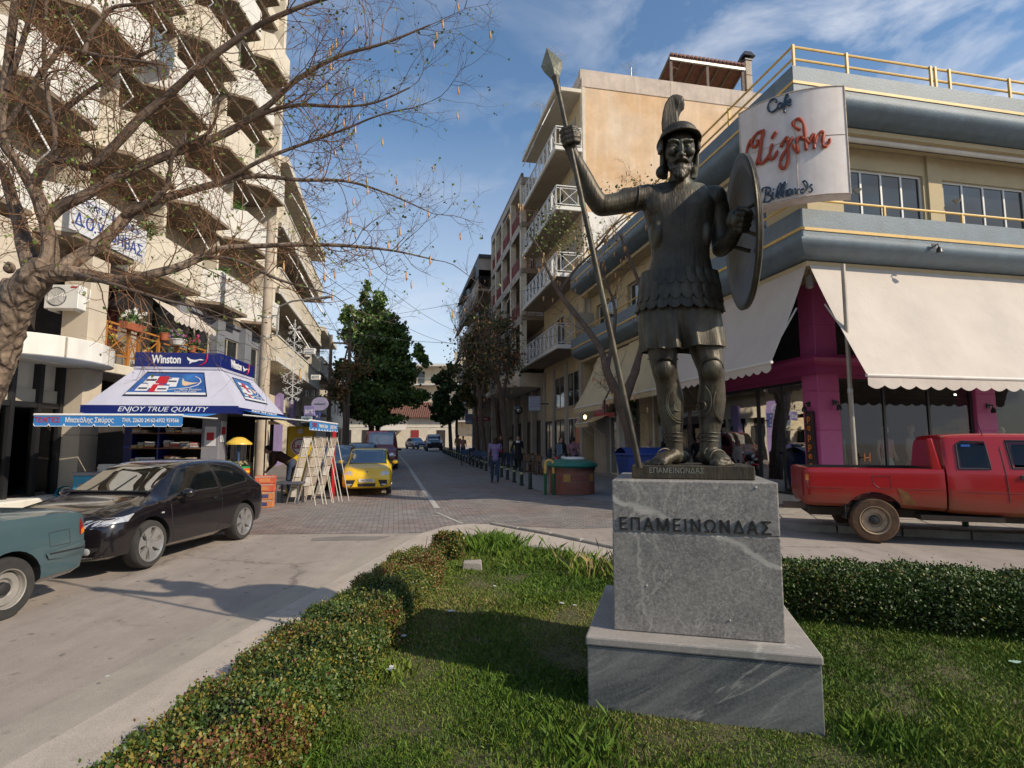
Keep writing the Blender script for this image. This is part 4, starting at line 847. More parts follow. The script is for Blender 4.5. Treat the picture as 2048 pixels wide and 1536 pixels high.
# ================= MONUMENT =================
def marble(name,base,vein,dark,vs=1.1,rot=(0,0,0),scale=(1,1,1),speck=.25,dist=1.2,vw=.03,dk=.5,lines=()):
    m=bpy.data.materials.new(name); _M[name]=m; m.use_nodes=True; t=m.node_tree; p=t.nodes['Principled BSDF']; l=t.links.new; N=t.nodes.new
    tc=N('ShaderNodeTexCoord'); mp=N('ShaderNodeMapping'); mp.vector_type='TEXTURE'; mp.inputs['Rotation'].default_value=rot; mp.inputs['Scale'].default_value=scale; l(tc.outputs['Object'],mp.inputs[0])
    def noi(sc,det,r=.6,d=0,src=None):
        n=N('ShaderNodeTexNoise'); n.inputs['Scale'].default_value=sc; n.inputs['Detail'].default_value=det; n.inputs['Roughness'].default_value=r; n.inputs['Distortion'].default_value=d; l(src or mp.outputs[0],n.inputs['Vector']); return n.outputs['Fac']
    def mrg(src,a,b,c,d): r=N('ShaderNodeMapRange'); r.inputs[1].default_value=a; r.inputs[2].default_value=b; r.inputs[3].default_value=c; r.inputs[4].default_value=d; l(src,r.inputs[0]); return r.outputs[0]
    def mixc(f,a,b):
        x=N('ShaderNodeMixRGB'); l(f,x.inputs[0])
        for i,q in ((1,a),(2,b)):
            if isinstance(q,tuple): x.inputs[i].default_value=(*q,1)
            else: l(q,x.inputs[i])
        return x.outputs[0]
    c=mixc(mrg(noi(vs*1.3,9,.7,dist),.35,.68,0,dk),base,dark)
    v=noi(vs,7,.6,dist*1.4); a=N('ShaderNodeMath'); a.operation='SUBTRACT'; a.inputs[1].default_value=.5; l(v,a.inputs[0]); b=N('ShaderNodeMath'); b.operation='ABSOLUTE'; l(a.outputs[0],b.inputs[0])
    msk=N('ShaderNodeMath'); msk.operation='MULTIPLY'; l(mrg(b.outputs[0],0,vw,1,0),msk.inputs[0]); l(mrg(noi(vs*.8,2),.45,.6,0,.75),msk.inputs[1])
    c=mixc(msk.outputs[0],c,vein)
    c=mixc(mrg(noi(52,6,.85,0,tc.outputs['Object']),.45,.72,0,speck),c,tuple(min(1,x*2.1) for x in base))
    c=mixc(mrg(noi(1.8,3,.5,0,tc.outputs['Object']),.58,.72,0,.3),c,(.10,.15,.125))
    for nrm,off,w,wb_,st in lines:
        d=N('ShaderNodeVectorMath'); d.operation='DOT_PRODUCT'; d.inputs[1].default_value=nrm; l(tc.outputs['Object'],d.inputs[0])
        q=N('ShaderNodeMath'); q.operation='MULTIPLY_ADD'; q.inputs[1].default_value=wb_*2; l(noi(4.5,5,.6,0,tc.outputs['Object']),q.inputs[0]); l(d.outputs['Value'],q.inputs[2])
        e=N('ShaderNodeMath'); e.operation='SUBTRACT'; e.inputs[1].default_value=off+wb_; l(q.outputs[0],e.inputs[0]); g=N('ShaderNodeMath'); g.operation='ABSOLUTE'; l(e.outputs[0],g.inputs[0])
        h=N('ShaderNodeMath'); h.operation='MULTIPLY'; l(mrg(g.outputs[0],w*.35,w,st,0),h.inputs[0]); l(mrg(noi(9,4,.6,0,tc.outputs['Object']),.3,.55,.35,1),h.inputs[1]); c=mixc(h.outputs[0],c,vein)
    l(c,p.inputs['Base Color']); p.inputs['Roughness'].default_value=.62
    bu=N('ShaderNodeBump'); bu.inputs['Strength'].default_value=.2; bu.inputs['Distance'].default_value=.01; l(noi(90,4,.7,0,tc.outputs['Object']),bu.inputs['Height']); l(bu.outputs[0],p.inputs['Normal'])
    return m
M_mar1=marble('grey_granite_marble',(.235,.22,.20),(.46,.43,.38),(.10,.098,.095),vs=3.2,speck=.8,vw=.012,dk=.9,lines=[((.366,0,1),1.142,.026,.10,1),((1,0,.12),-.215,.02,.16,.55),((1,0,.22),-.02,.014,.22,.35),((1,0,-.25),-.5,.014,.12,.35),((1,0,.3),.42,.006,.2,.25),((.5,0,-1),-.75,.004,.1,.35)])
M_mar2=marble('dark_veined_marble',(.215,.215,.205),(.38,.37,.34),(.035,.042,.05),vs=1.25,rot=(0,R(-33),0),scale=(2.2,1,.33),speck=.3,dist=.6,vw=.025,dk=1.0)
M_mar3=marble('pale_slab_marble',(.30,.275,.25),(.5,.47,.42),(.17,.16,.155),vs=1.4,scale=(2,1,1),speck=.3,vw=.03)
M_carv=flatm('carved_letter',(.012,.012,.012),.8)
PZ=R(-14.6); PC=Vector((1.295,4.235,0))
pd=thing('pedestal','stepped grey veined marble pedestal with carved Greek name standing in the lawn','pedestal',PC,PZ)
MB().box(-.672,-.672,-.1,.672,.672,.425).build('base_block',M_mar2,pd,bevel=.006,seg=2)
MB().box(-.682,-.682,.428,.682,.682,.485).build('base_slab',M_mar3,pd,bevel=.012,seg=2)
MB().box(-.515,-.515,.487,.515,.515,1.115).build('shaft_block',M_mar1,pd,bevel=.007,seg=2)
MB().box(-.5135,-.5135,1.119,.5135,.5135,1.452).build('shaft_block',M_mar1,pd,bevel=.008,seg=2)
MB().box(-.508,-.508,1.1,.508,.508,1.13).build('joint_mortar',M_mar3,pd)
M_vein=M('vein_stone',(.50,.46,.40),.65,.15,8,.1,60)
text('ΕΠΑΜΕΙΝΩΝΔΑΣ',.112,M_carv,pd,(-.005,-.519,1.165),(1,0,0),(0,0,1),extrude=.004,bold=.003,width=.93,name='carved_name',spacing=1.22)
for x,z in ((.385,1.42),(-.30,.78),(.2,.60)): MB().ell((x,-.517,z),.006,6,4).build('stud',M_vein,pd)
# ---------------- bronze figure ----------------
def bronze():
    m=bpy.data.materials.new('dark_bronze'); m.use_nodes=True; t=m.node_tree; p=t.nodes['Principled BSDF']; l=t.links.new; N=t.nodes.new
    ge=N('ShaderNodeTexCoord'); a=N('ShaderNodeTexNoise'); a.inputs['Scale'].default_value=3; a.inputs['Detail'].default_value=9; a.inputs['Roughness'].default_value=.7; l(ge.outputs['Object'],a.inputs['Vector'])
    cr=N('ShaderNodeValToRGB'); e=cr.color_ramp.elements; e[0].position=.36; e[0].color=(.036,.031,.023,1); e[1].position=.68; e[1].color=(.115,.125,.092,1); q=cr.color_ramp.elements.new(.52); q.color=(.075,.062,.042,1); l(a.outputs['Fac'],cr.inputs[0])
    mp=N('ShaderNodeMapping'); mp.inputs['Scale'].default_value=(14,14,1.6); l(ge.outputs['Object'],mp.inputs[0]); b=N('ShaderNodeTexNoise'); b.inputs['Scale'].default_value=2; b.inputs['Detail'].default_value=6; l(mp.outputs[0],b.inputs['Vector'])
    mr=N('ShaderNodeMapRange'); mr.inputs[1].default_value=.5; mr.inputs[2].default_value=.8; mr.inputs[3].default_value=0; mr.inputs[4].default_value=.6; l(b.outputs['Fac'],mr.inputs[0])
    x=N('ShaderNodeMixRGB'); x.inputs[2].default_value=(.02,.02,.018,1); l(mr.outputs[0],x.inputs[0]); l(cr.outputs[0],x.inputs[1]); l(x.outputs[0],p.inputs['Base Color'])
    p.inputs['Metallic'].default_value=.45
    rr=N('ShaderNodeMapRange'); rr.inputs[3].default_value=.36; rr.inputs[4].default_value=.62; l(a.outputs['Fac'],rr.inputs[0]); l(rr.outputs[0],p.inputs['Roughness'])
    mu=N('ShaderNodeMapping'); mu.inputs['Scale'].default_value=(60,60,9); l(ge.outputs['Object'],mu.inputs[0]); c=N('ShaderNodeTexNoise'); c.inputs['Scale'].default_value=1; c.inputs['Detail'].default_value=4; l(mu.outputs[0],c.inputs['Vector'])
    bu=N('ShaderNodeBump'); bu.inputs['Strength'].default_value=.35; bu.inputs['Distance'].default_value=.012; l(c.outputs['Fac'],bu.inputs['Height']); l(bu.outputs[0],p.inputs['Normal']); _M['dark_bronze']=m; return m
M_br=bronze()
def remesh(mb,name,mat,voxel,parent,smooth_it=4,fac=.5,loc=(0,0,0)):
    """fuse overlapping solids into one continuous skin"""
    me=bpy.data.meshes.new(name); me.from_pydata(mb.v,[],mb.f); o=bpy.data.objects.new(name,me); C.objects.link(o)
    r=o.modifiers.new('fuse','REMESH'); r.mode='VOXEL'; r.voxel_size=voxel; r.use_smooth_shade=True
    if smooth_it: s=o.modifiers.new('soft','SMOOTH'); s.factor=fac; s.iterations=smooth_it
    dg=bpy.context.evaluated_depsgraph_get(); m2=bpy.data.meshes.new_from_object(o.evaluated_get(dg)); o.modifiers.clear(); o.data=m2; m2.name=name; m2.materials.clear(); m2.materials.append(mat); m2.polygons.foreach_set('use_smooth',[True]*len(m2.polygons))
    bpy.data.meshes.remove(me); o.location=loc
    if parent: o.parent=parent
    return o
stt=thing('statue','dark bronze bearded warrior statue with crested helmet, spear and round shield on the marble pedestal','statue',(0,0,0))
YS=4.16
def S3(u,v,dy=0): return at(u,v,YS+dy)
def px(r,dy=0): return r*(YS+dy)/1110
def cap(mb,pts,flat=None,n=14):
    """pts: (u,v,dy,rpx); rounded limb through them"""
    P_=[S3(p[0],p[1],p[2]) for p in pts]; Rr=[px(p[3],p[2]) for p in pts]; W_=[];RR=[]
    for i in range(len(P_)-1):
        p0=P_[max(i-1,0)];p1=P_[i];p2=P_[i+1];p3=P_[min(i+2,len(P_)-1)]
        for k in range(4):
            t=k/4; W_.append(.5*((2*p1)+(-p0+p2)*t+(2*p0-5*p1+4*p2-p3)*t*t+(-p0+3*p1-3*p2+p3)*t**3)); RR.append(Rr[i]*(1-t)+Rr[i+1]*t)
    W_.append(P_[-1]);RR.append(Rr[-1])
    mb.tube(W_,RR,n,flat=flat); mb.ell(W_[0],RR[0]*.98,10,8); mb.ell(W_[-1],RR[-1]*.98,10,8)
def el(mb,u,v,dy,rx,ry,rz,tilt=0):
    mb.ell(S3(u,v,dy),(px(rx),px(ry),px(rz)),14,10,rot=Matrix.Rotation(tilt,3,'Y') if tilt else None)
Bd=MB(); fy=Vector((0,1,0))
# trunk
Tk=[(1357,372,.02,52,24),(1357,392,.01,69,31),(1357,420,0,71,36),(1358,450,0,64,35),(1360,485,0,58,32),(1361,515,0,57,31),(1360,545,.0,64,33),(1359,575,.0,73,37),(1358,605,0,74,38)]
vs=[];fs=[];n=28
for (u,v,dy,a,b) in Tk:
    c=S3(u,v,dy)
    for j in range(n):
        t=2*math.pi*j/n; ct,st=math.cos(t),math.sin(t); vs.append(c+Vector((px(a)*math.copysign(abs(ct)**.85,ct),px(b)*math.copysign(abs(st)**.8,st),0)))
k=len(Tk)
for i in range(k-1):
    for j in range(n): fs.append((i*n+j,i*n+(j+1)%n,(i+1)*n+(j+1)%n,(i+1)*n+j))
fs+=[tuple(range(n)),tuple(range((k-1)*n,k*n))]; Bd.add(vs,fs)
el(Bd,1324,408,-.07,35,14,30); el(Bd,1392,408,-.07,35,14,30)           # chest
el(Bd,1340,380,0,46,20,14,R(-16)); el(Bd,1376,380,0,46,20,14,R(16))     # shoulders line
el(Bd,1358,480,-.07,30,14,46)
el(Bd,1312,470,-.03,14,24,34); el(Bd,1408,470,-.03,14,24,34)
cap(Bd,[(1332,392,.03,14),(1348,368,.03,14)]); cap(Bd,[(1386,392,.03,14),(1372,368,.03,14)]); cap(Bd,[(1360,383,.0,24),(1360,352,-.01,20),(1360,330,-.02,20)])
# head core
el(Bd,1359,300,-.01,30,33,40); el(Bd,1360,322,-.05,23,22,22)
# raised arm
cap(Bd,[(1296,393,0,25),(1268,399,-.02,24),(1235,407,-.03,22),(1203,412,-.05,21)]); cap(Bd,[(1201,412,-.05,20),(1184,388,-.07,20),(1166,350,-.09,17),(1148,314,-.11,13),(1141,296,-.12,12)])
el(Bd,1255,397,-.02,24,20,22,R(8)); el(Bd,1291,395,0,26,27,24); cap(Bd,[(1318,400,-.02,26),(1288,396,0,24)])
# shield arm
cap(Bd,[(1424,396,.0,25),(1436,418,.01,22),(1440,455,.02,20),(1441,490,.0,18)]); cap(Bd,[(1441,497,0,18),(1456,484,-.10,18),(1468,466,-.19,15),(1475,455,-.24,12)])
el(Bd,1428,398,0,25,27,27)
# legs
cap(Bd,[(1322,640,0,34),(1323,680,-.01,31),(1326,712,-.01,28),(1329,738,-.02,25),(1335,765,.0,23),(1341,800,.03,26),(1343,830,.03,23),(1347,868,.02,17),(1349,892,.02,16),(1351,912,.03,17)])
cap(Bd,[(1400,640,0,37),(1408,680,-.02,33),(1415,710,-.03,30),(1422,738,-.06,26),(1424,765,-.05,24),(1423,800,-.02,27),(1422,830,-.02,24),(1419,868,-.03,18),(1418,892,-.03,17),(1417,910,-.02,18)])
el(Bd,1329,737,-.08,19,14,22); el(Bd,1424,737,-.13,20,14,24); el(Bd,1337,805,.06,20,22,34); el(Bd,1424,805,.02,22,22,36)
# feet: left turned out to the left, right turned slightly right
def foot(mb,hu,hv,hd,tu,tv,td,w):
    a=S3(hu,hv,hd);b=S3(tu,tv,td); d=(b-a); L_=d.length; d.normalize(); s=Vector((-d.y,d.x,0)).normalized()
    mb.ell(a+Vector((0,0,.012)),(w*.95,w*.95,w*.8),10,8)
    mb.tube([a+Vector((0,0,.03)),a+d*L_*.35+Vector((0,0,.035)),a+d*L_*.7+Vector((0,0,.005)),a+d*L_*.85-Vector((0,0,.008))],[w*.85,w*1.0,w*1.05,w*.8],12,flat=(Vector((0,0,1)),.72))
    for i in range(5):
        o_=(i-2)*w*.47; ln=[1.04,1.0,.97,.93,.86][i]; r=[.42,.3,.29,.27,.24][i]*w
        if s.dot(Vector((1,0,0)))>0: pass
        mb.tube([a+d*L_*.7+s*o_*.9-Vector((0,0,.012)),a+d*L_*ln*.92+s*o_*1.05-Vector((0,0,.010)),a+d*L_*ln+s*o_*1.05-Vector((0,0,.018))],[r,r*.95,r*.6],8)
foot(Bd,1363,917,.05,1304,925,-.10,px(17)); foot(Bd,1412,917,.04,1455,926,-.24,px(19))
body=remesh(Bd,'body',M_br,.0085,stt,5,.5)
# face: features on the front of the head
Fc=MB(); HD=-.17
def fe(u,v,dy,rx,ry,rz,t=0): el(Fc,u,v,dy,rx,ry,rz,t)
fe(1361,300,-.06,25,24,36); fe(1362,299,HD-.005,5.2,9,15,R(0)); fe(1362,309,HD-.028,5.5,7,5.5); fe(1356,310,HD-.012,4,5,4);fe(1368,310,HD-.012,4,5,4)
fe(1348,283,HD+.015,12,8,4.2,R(8)); fe(1376,283,HD+.015,12,8,4.2,R(-8))
for u in (1348,1375): fe(u,291,HD+.026,5.8,5,4.2); 
fe(1343,303,HD+.04,10,9,10); fe(1380,303,HD+.04,10,9,10)
fe(1362,321,HD+.005,10,7,3.4); fe(1361,339,HD+.035,17,13,14); 
for s in (-1,1): cap(Fc,[(1362+s*2,316,HD-.012,4.4),(1362+s*9,318,HD-.004,4.0),(1362+s*14,323,HD+.010,3.0)],n=8)
random.seed(5)
for i in range(70):
    t=random.uniform(-1,1); r_=random.random(); u=1362+t*25*(1-.35*r_); v=322+14*r_+6*(1-t*t)+random.uniform(0,6); 
    cap(Fc,[(u,v,HD+.02+.05*t*t-.02*r_,3.2),(u+random.uniform(-2,2)-t*2,v+8,HD+.02+.05*t*t-.025,2.8),(u-t*5+random.uniform(-2,2),v+18*(1-.3*abs(t)),HD+.03+.04*t*t,1.5)],n=6)
head=remesh(Fc,'face',M_br,.0042,stt,2,.4)
# hair falling behind the neck
Hr=MB()
for s,(bx,by) in ((-1,(1326,300)),(1,(1392,300))):
    for i in range(9):
        o_=i*3.2; cap(Hr,[(bx-s*(-2)+(-s)*o_*.5,by-10+i*2,.03+i*.008,5),(bx+s*1-(s)*o_*.3,by+28,.05+i*.006,6),(bx+s*(6 if s<0 else -1)*.5-s*o_*.35,by+50+(i%3)*3,.06,4)],n=7)
el(Hr,1358,310,.09,36,20,44); el(Hr,1322,345,.06,11,12,13); el(Hr,1387,340,.07,9,10,16)
remesh(Hr,'hair',M_br,.007,stt,2,.4)
# helmet: dome with a turned-up brim and tall curling crest
Hm=MB(); hc=S3(1357,284,.0); rx,ry,rz=px(40),px(44),px(34)
def dome(ins):
    vs=[];fs=[];nn=36;kk=12
    for i in range(kk+1):
        ph=(math.pi/2)*i/kk
        for j in range(nn):
            a=2*math.pi*j/nn; rr=math.cos(ph); vs.append(hc+Vector(((rx-ins)*rr*math.cos(a),(ry-ins)*rr*math.sin(a),(rz-ins)*math.sin(ph)+ (-.02*math.sin(a) if 1 else 0)*rr)))
    for i in range(kk):
        for j in range(nn): fs.append((i*nn+j,i*nn+(j+1)%nn,(i+1)*nn+(j+1)%nn,(i+1)*nn+j))
    return vs,fs
Hm.add(*dome(0)); Hm.add(*dome(.02))
nn=44
for j in range(nn):
    a0=2*math.pi*j/nn;a1=2*math.pi*(j+1)/nn
    def bp(a,o,dz): 
        f_=.65+.55*max(0,-math.sin(a)); return hc+Vector(((rx+o*f_)*math.cos(a),(ry+o*f_*1.2)*math.sin(a),-.02*math.sin(a)+dz-.035*(abs(math.cos(a))**2)*0+ (.0 if dz>0 else 0)))
    q=[bp(a0,-.022,.0),bp(a1,-.022,.0),bp(a1,.02,-.022),bp(a0,.02,-.022),bp(a0,-.02,.02),bp(a1,-.02,.02),bp(a1,.024,-.008),bp(a0,.024,-.008)]
    Hm.hexa(q)
for s in (-1,1): # cheek pieces at the ears
    c0=S3(1357+s*37,296,.01); Hm.hexa([c0+Vector((x,y,z)) for x,y,z in ((-.012,-.05,-.045),(.012,-.05,-.045),(.012,.03,-.045),(-.012,.03,-.045),(-.012,-.06,.05),(.012,-.06,.05),(.012,.06,.05),(-.012,.06,.05))])
remesh(Hm,'helmet',M_br,.0075,stt,1,.4)
Cr=MB()
ol=[(1325,268),(1324,250),(1327,230),(1332,214),(1339,203),(1347,197),(1356,196),(1368,200),(1367,211),(1360,218),(1356,228),(1357,244),(1363,262)]
sh_=Vector((.38,.92,0)); n_=len(ol)
def cd(i): u,v=ol[i]; return .02+.13*max(0,(1350-u)/25) if v>205 else .02
fr=[S3(u,v,0)-sh_*(.06 if v<224 else .045) for u,v in ol]; bk=[S3(u,v,0)+sh_*(.05+cd(i)*.4) for i,(u,v) in enumerate(ol)]
Cr.add(fr+bk,[tuple(range(n_)),tuple(reversed(range(n_,2*n_)))]+[(i,n_+i,n_+(i+1)%n_,(i+1)%n_) for i in range(n_)])
remesh(Cr,'crest',M_br,.006,stt,2,.4)
# cuirass skirt: three rows of scale flaps, then tunic
def scales(v0,v1,ua,ub,n,a0,b,dyo,name='scale_flap'):
    """row of rounded flaps hung round the hips"""
    h=abs(S3(1358,v0).z-S3(1358,v1).z); c=S3((ua+ub)/2,v0); A=px((ub-ua)/2); Bq=px(b)
    for i in range(n):
        t=2*math.pi*(i+a0)/n
        if math.sin(t)>.75: continue
        mb=MB(); w=2*math.pi/n*.54; K=6; vs=[]; 
        for lay in (0,.013):
            for r_ in range(5):
                zz=-h*r_/4; 
                for q in range(K+1):
                    s=(q/K-.5)*2; tt=t+s*w; cut=0
                    if r_==4: cut=h*.32*(abs(s)**2.4)
                    if r_==3: cut=h*.10*(abs(s)**4)
                    ex=.012+.02*r_/4-lay+.008*(1-s*s)+ random.uniform(-.001,.001)
                    vs.append(c+Vector(((A+ex)*math.cos(tt),(Bq+ex)*math.sin(tt),zz+cut)))
        m_=K+1; fs=[(r_*m_+q,r_*m_+q+1,(r_+1)*m_+q+1,(r_+1)*m_+q) for r_ in range(4) for q in range(K)]
        o2=5*m_; fs+=[(o2+r_*m_+q,o2+(r_+1)*m_+q,o2+(r_+1)*m_+q+1,o2+r_*m_+q+1) for r_ in range(4) for q in range(K)]
        for q in range(K): fs.append((4*m_+q,4*m_+q+1,o2+4*m_+q+1,o2+4*m_+q)); fs.append((q,o2+q,o2+q+1,q+1))
        for r_ in range(4): fs.append((r_*m_,(r_+1)*m_,o2+(r_+1)*m_,o2+r_*m_)); fs.append((r_*m_+K,o2+r_*m_+K,o2+(r_+1)*m_+K,(r_+1)*m_+K))
        mb.add(vs,fs).build(name,M_br,stt,smooth=True,ang=50)
scales(601,626,1281,1437,22,.5,43,0); scales(571,609,1283,1434,24,0,41,0); scales(546,578,1288,1430,24,.5,38,0)
# tunic: pleated cloth, longer over the right thigh
Tn=MB(); K=120; rows=[(600,1282,1436,41),(640,1279,1441,44),(670,1281,1445,46),(693,1284,1447,47),(700,1285,1447,47)]
def tun(ins):
    vs=[]
    for ri,(v,ua,ub,b) in enumerate(rows):
        c=S3((ua+ub)/2,v);A=px((ub-ua)/2);Bq=px(b)
        for j in range(K):
            t=2*math.pi*j/K; g=ri/4; pl=.017*g*math.sin(t*13+1.3*math.sin(t*3))+.020*g*math.exp(-((t-4.62)/.13)**2)*-2.4+.014*g*math.exp(-((t-4.85)/.08)**2)+.014*g*math.exp(-((t-4.4)/.08)**2)+.014*g*math.exp(-((t-5.35)/.35)**2)+.010*g*math.exp(-((t-4.05)/.35)**2)
            vs.append(c+Vector(((A+pl-ins)*math.cos(t),(Bq+pl*1.4-ins)*math.sin(t),(.012*math.cos(t)+.008*math.sin(t*4))*g)))
    return vs
k=len(rows); vo=tun(0);vi=tun(.016); fs=[(i*K+j,i*K+(j+1)%K,(i+1)*K+(j+1)%K,(i+1)*K+j) for i in range(k-1) for j in range(K)]; o2=k*K
fs+=[tuple(o2+q for q in f[::-1]) for f in fs]+[((k-1)*K+j,o2+(k-1)*K+j,o2+(k-1)*K+(j+1)%K,(k-1)*K+(j+1)%K) for j in range(K)]
Tn.add(vo+vi,fs).build('tunic',M_br,stt,smooth=True,ang=60)
# belt, cuirass edge, arm hem
mb=MB(); mb.tube([S3(1358,547)+Vector((px(71)*math.cos(a),px(38)*math.sin(a),.01*math.sin(a))) for a in [2*math.pi*i/40 for i in range(41)]],.009,6); mb.build('belt_edge',M_br,stt,smooth=True)
mb=MB(); c=S3(1273,399,-.02); mb.tube([c+Vector((0.008*math.sin(a),px(25)*math.cos(a),px(25)*math.sin(a))) for a in [2*math.pi*i/28 for i in range(29)]],.006,6); mb.build('sleeve_edge',M_br,stt,smooth=True)
# greaves: raised spirals, knee arcs and ankle bands
gr=MB()
def ring(u,v,dy,r,th,a0=0,a1=360,sx=1.0,push=1.0,base=(1341,800,.03,26)):
    pts=[]
    for i in range(33):
        a=R(a0+(a1-a0)*i/32); uu=u+r*sx*math.cos(a); vv=v+r*math.sin(a); q=(uu-base[0])/base[3]; q=max(-.96,min(.96,q)); d=base[2]-px(base[3])*math.sqrt(1-q*q)*push-.002
        pts.append(S3(uu,vv,d))
    gr.tube(pts,th,6)
Lb=(1341,800,.03,27);Rb=(1423,800,-.02,28)
ring(1356,813,0,9,.0055,0,360,.9,base=Lb); ring(1362,806,0,34,.006,75,235,.78,base=Lb); ring(1364,806,0,40,.006,80,230,.78,base=Lb)
ring(1404,812,0,9,.0055,0,360,.8,base=Rb); ring(1396,802,0,34,.006,-60,95,.78,base=Rb); ring(1452,806,0,36,.006,105,240,.7,base=Rb); ring(1456,806,0,42,.006,110,235,.7,base=Rb)
for (u,v,w,b) in ((1347,866,18,.02),(1347,874,18,.02),(1348,882,17.5,.02),(1419,866,19,-.03),(1419,874,18.5,-.03),(1418,882,18,-.03)):
    c=S3(u,v,b); gr.tube([c+Vector((px(w)*math.cos(a),px(w)*math.sin(a),.003*math.sin(a*2))) for a in [2*math.pi*i/24 for i in range(25)]],.0048,5)
for (u,v,w,b) in ((1325,718,29,-.01),(1415,692,33,-.02)):
    c=S3(u,v,b); gr.tube([c+Vector((px(w)*math.cos(a),px(w)*math.sin(a),-.02*math.sin(a)*-1)) for a in [math.pi+math.pi*i/16 for i in range(17)]],.0055,6)
for (u,v,b) in ((1329,735,(1329,735,-.03,27)),(1423,735,(1423,735,-.07,28))): ring(u,v+4,0,24,.006,-175,-5,.98,base=b)
gr.build('greave_relief',M_br,stt,smooth=True)
# sandal straps
mb=MB()
for (u,v,dy,a,b) in ((1330,914,-.03,20,16),(1345,908,.01,18,14),(1437,916,-.14,20,15),(1424,908,-.07,19,14)):
    c=S3(u,v,dy); mb.tube([c+Vector((px(a)*math.cos(t)*.85,px(12)*math.cos(t)*.4,px(b)*math.sin(t))) for t in [math.pi*i/14 for i in range(15)]],.006,6)
mb.build('sandal_straps',M_br,stt,smooth=True)
# hands with separate fingers
def fist(name,c,axis,palm,size,flip=1):
    """hand closed round a bar along axis; palm = direction from bar towards the wrist"""
    ax=Vector(axis).normalized(); p=(Vector(palm)-ax*Vector(palm).dot(ax)).normalized(); q=ax.cross(p)*flip; m=MB(); c=Vector(c); s=size
    m.ell(c+p*s*.36,(s*.30,s*.30,s*.34),12,8); m.ell(c+p*s*.3+q*s*.2,(s*.26,s*.26,s*.3),12,8)
    for i,(o_,r) in enumerate(((.32,.115),(.10,.125),(-.12,.12),(-.33,.10))):
        pts=[c+ax*s*o_+p*s*.38+q*s*.30,c+ax*s*o_*1.04+q*s*.36+p*s*.05,c+ax*s*o_*1.05+q*s*.22-p*s*.27,c+ax*s*o_-p*s*.30-q*s*.06,c+ax*s*o_-p*s*.12-q*s*.26]
        m.tube(pts,[s*r*1.1,s*r*1.12,s*r,s*r*.95,s*r*.75],10); m.ell(pts[1],s*r*1.18,8,6); m.ell(pts[-1],s*r*.8,8,6); m.ell(pts[2],s*r*1.02,8,6)
    pts=[c+p*s*.48+ax*s*.18-q*s*.10,c+ax*s*.48+p*s*.16-q*s*.24,c+ax*s*.50-p*s*.12-q*s*.12,c+ax*s*.44-p*s*.24+q*s*.08]
    m.tube(pts,[s*.16,s*.14,s*.125,s*.09],10); m.ell(pts[-1],s*.1,8,6); m.ell(pts[1],s*.15,8,6)
    return remesh(m,name,M_br,.0048,stt,2,.4)
spA=S3(1116,178,-.15); spB=at(1279,936,3.93); spd=(spA-spB).normalized()
hp=spB.lerp(spA,(S3(1138,281,-.13).z-spB.z)/(spA.z-spB.z))
wr=S3(1142,298,-.12)
mb=MB().tube([wr+(wr-hp).normalized()*.03,wr,hp+(wr-hp)*.55],[px(12.5),px(12),px(13)],12).build('wrist',M_br,stt,smooth=True)
fist('hand',hp,spd,(.35,.1,-.35),.155,-1)
hs=S3(1483,443,-.30); ws=S3(1475,455,-.24)
MB().tube([S3(1468,466,-.19),ws,hs+(ws-hs)*.5],[px(14.5),px(13),px(13)],12).build('wrist',M_br,stt,smooth=True)
fist('hand',hs,(.05,-.45,.9),(-.9,.35,-.4),.165,1)
# spear
mb=MB(); mb.tube([spB,spB.lerp(spA,.5),spA],[.022,.0215,.017],12); mb.tube([spA-spd*.04,spA+spd*.03,spA+spd*.10],[.02,.024,.03],10); mb.build('spear_shaft',M_br,stt,smooth=True)
tp=S3(1094,95,-.16); bs=spA+spd*.06; ax=(tp-bs); Lh=ax.length; ax.normalize(); sx=ax.cross(Vector((.06,1,0))).normalized(); sy=ax.cross(sx)
m=MB(); rg=[(0,.018,.018),(.35,.070,.022),(.52,.082,.020),(1.0,.002,.002)]
vs=[]
for t,a,b in rg:
    c=bs+ax*Lh*t; vs+=[c+sx*a,c+sy*b,c-sx*a,c-sy*b]
fs=[(4*i+j,4*i+(j+1)%4,4*i+4+(j+1)%4,4*i+4+j) for i in range(3) for j in range(4)]+[(0,3,2,1),(12,13,14,15)]
M_brt=M('spear_bronze',(.17,.17,.13),.5,.2,8,.2,50,metal=.4)
m.add(vs,fs).build('spear_head',M_brt,stt)
# shield
sc_=S3(1484,468,-.10); n_=Vector((.98,-.19,.03)).normalized(); tx=Vector((0,0,1)).cross(n_).normalized(); ty=n_.cross(tx); RS=.555
prof=[(0,.135),(.15,.13),(.3,.105),(.42,.06),(.47,.02),(.50,.0),(.555,-.005),(.56,-.02),(.545,-.03),(.50,-.022),(.46,-.005),(.40,.04),(.28,.085),(.14,.11),(0,.115)]
vs=[];fs=[];nn=64
for r,h in prof:
    h=h*.72
    for j in range(nn): a=2*math.pi*j/nn; vs.append(sc_+tx*r*math.cos(a)+ty*r*math.sin(a)+n_*h)
for i in range(len(prof)-1):
    for j in range(nn): fs.append((i*nn+j,i*nn+(j+1)%nn,(i+1)*nn+(j+1)%nn,(i+1)*nn+j))
MB().add(vs,fs).build('shield',M_br,stt,smooth=True,ang=40)
MB().tube([sc_+tx*.535*math.cos(a)+ty*.535*math.sin(a) for a in [2*math.pi*i/64 for i in range(65)]],.022,8).build('shield_rim',M_br,stt,smooth=True)
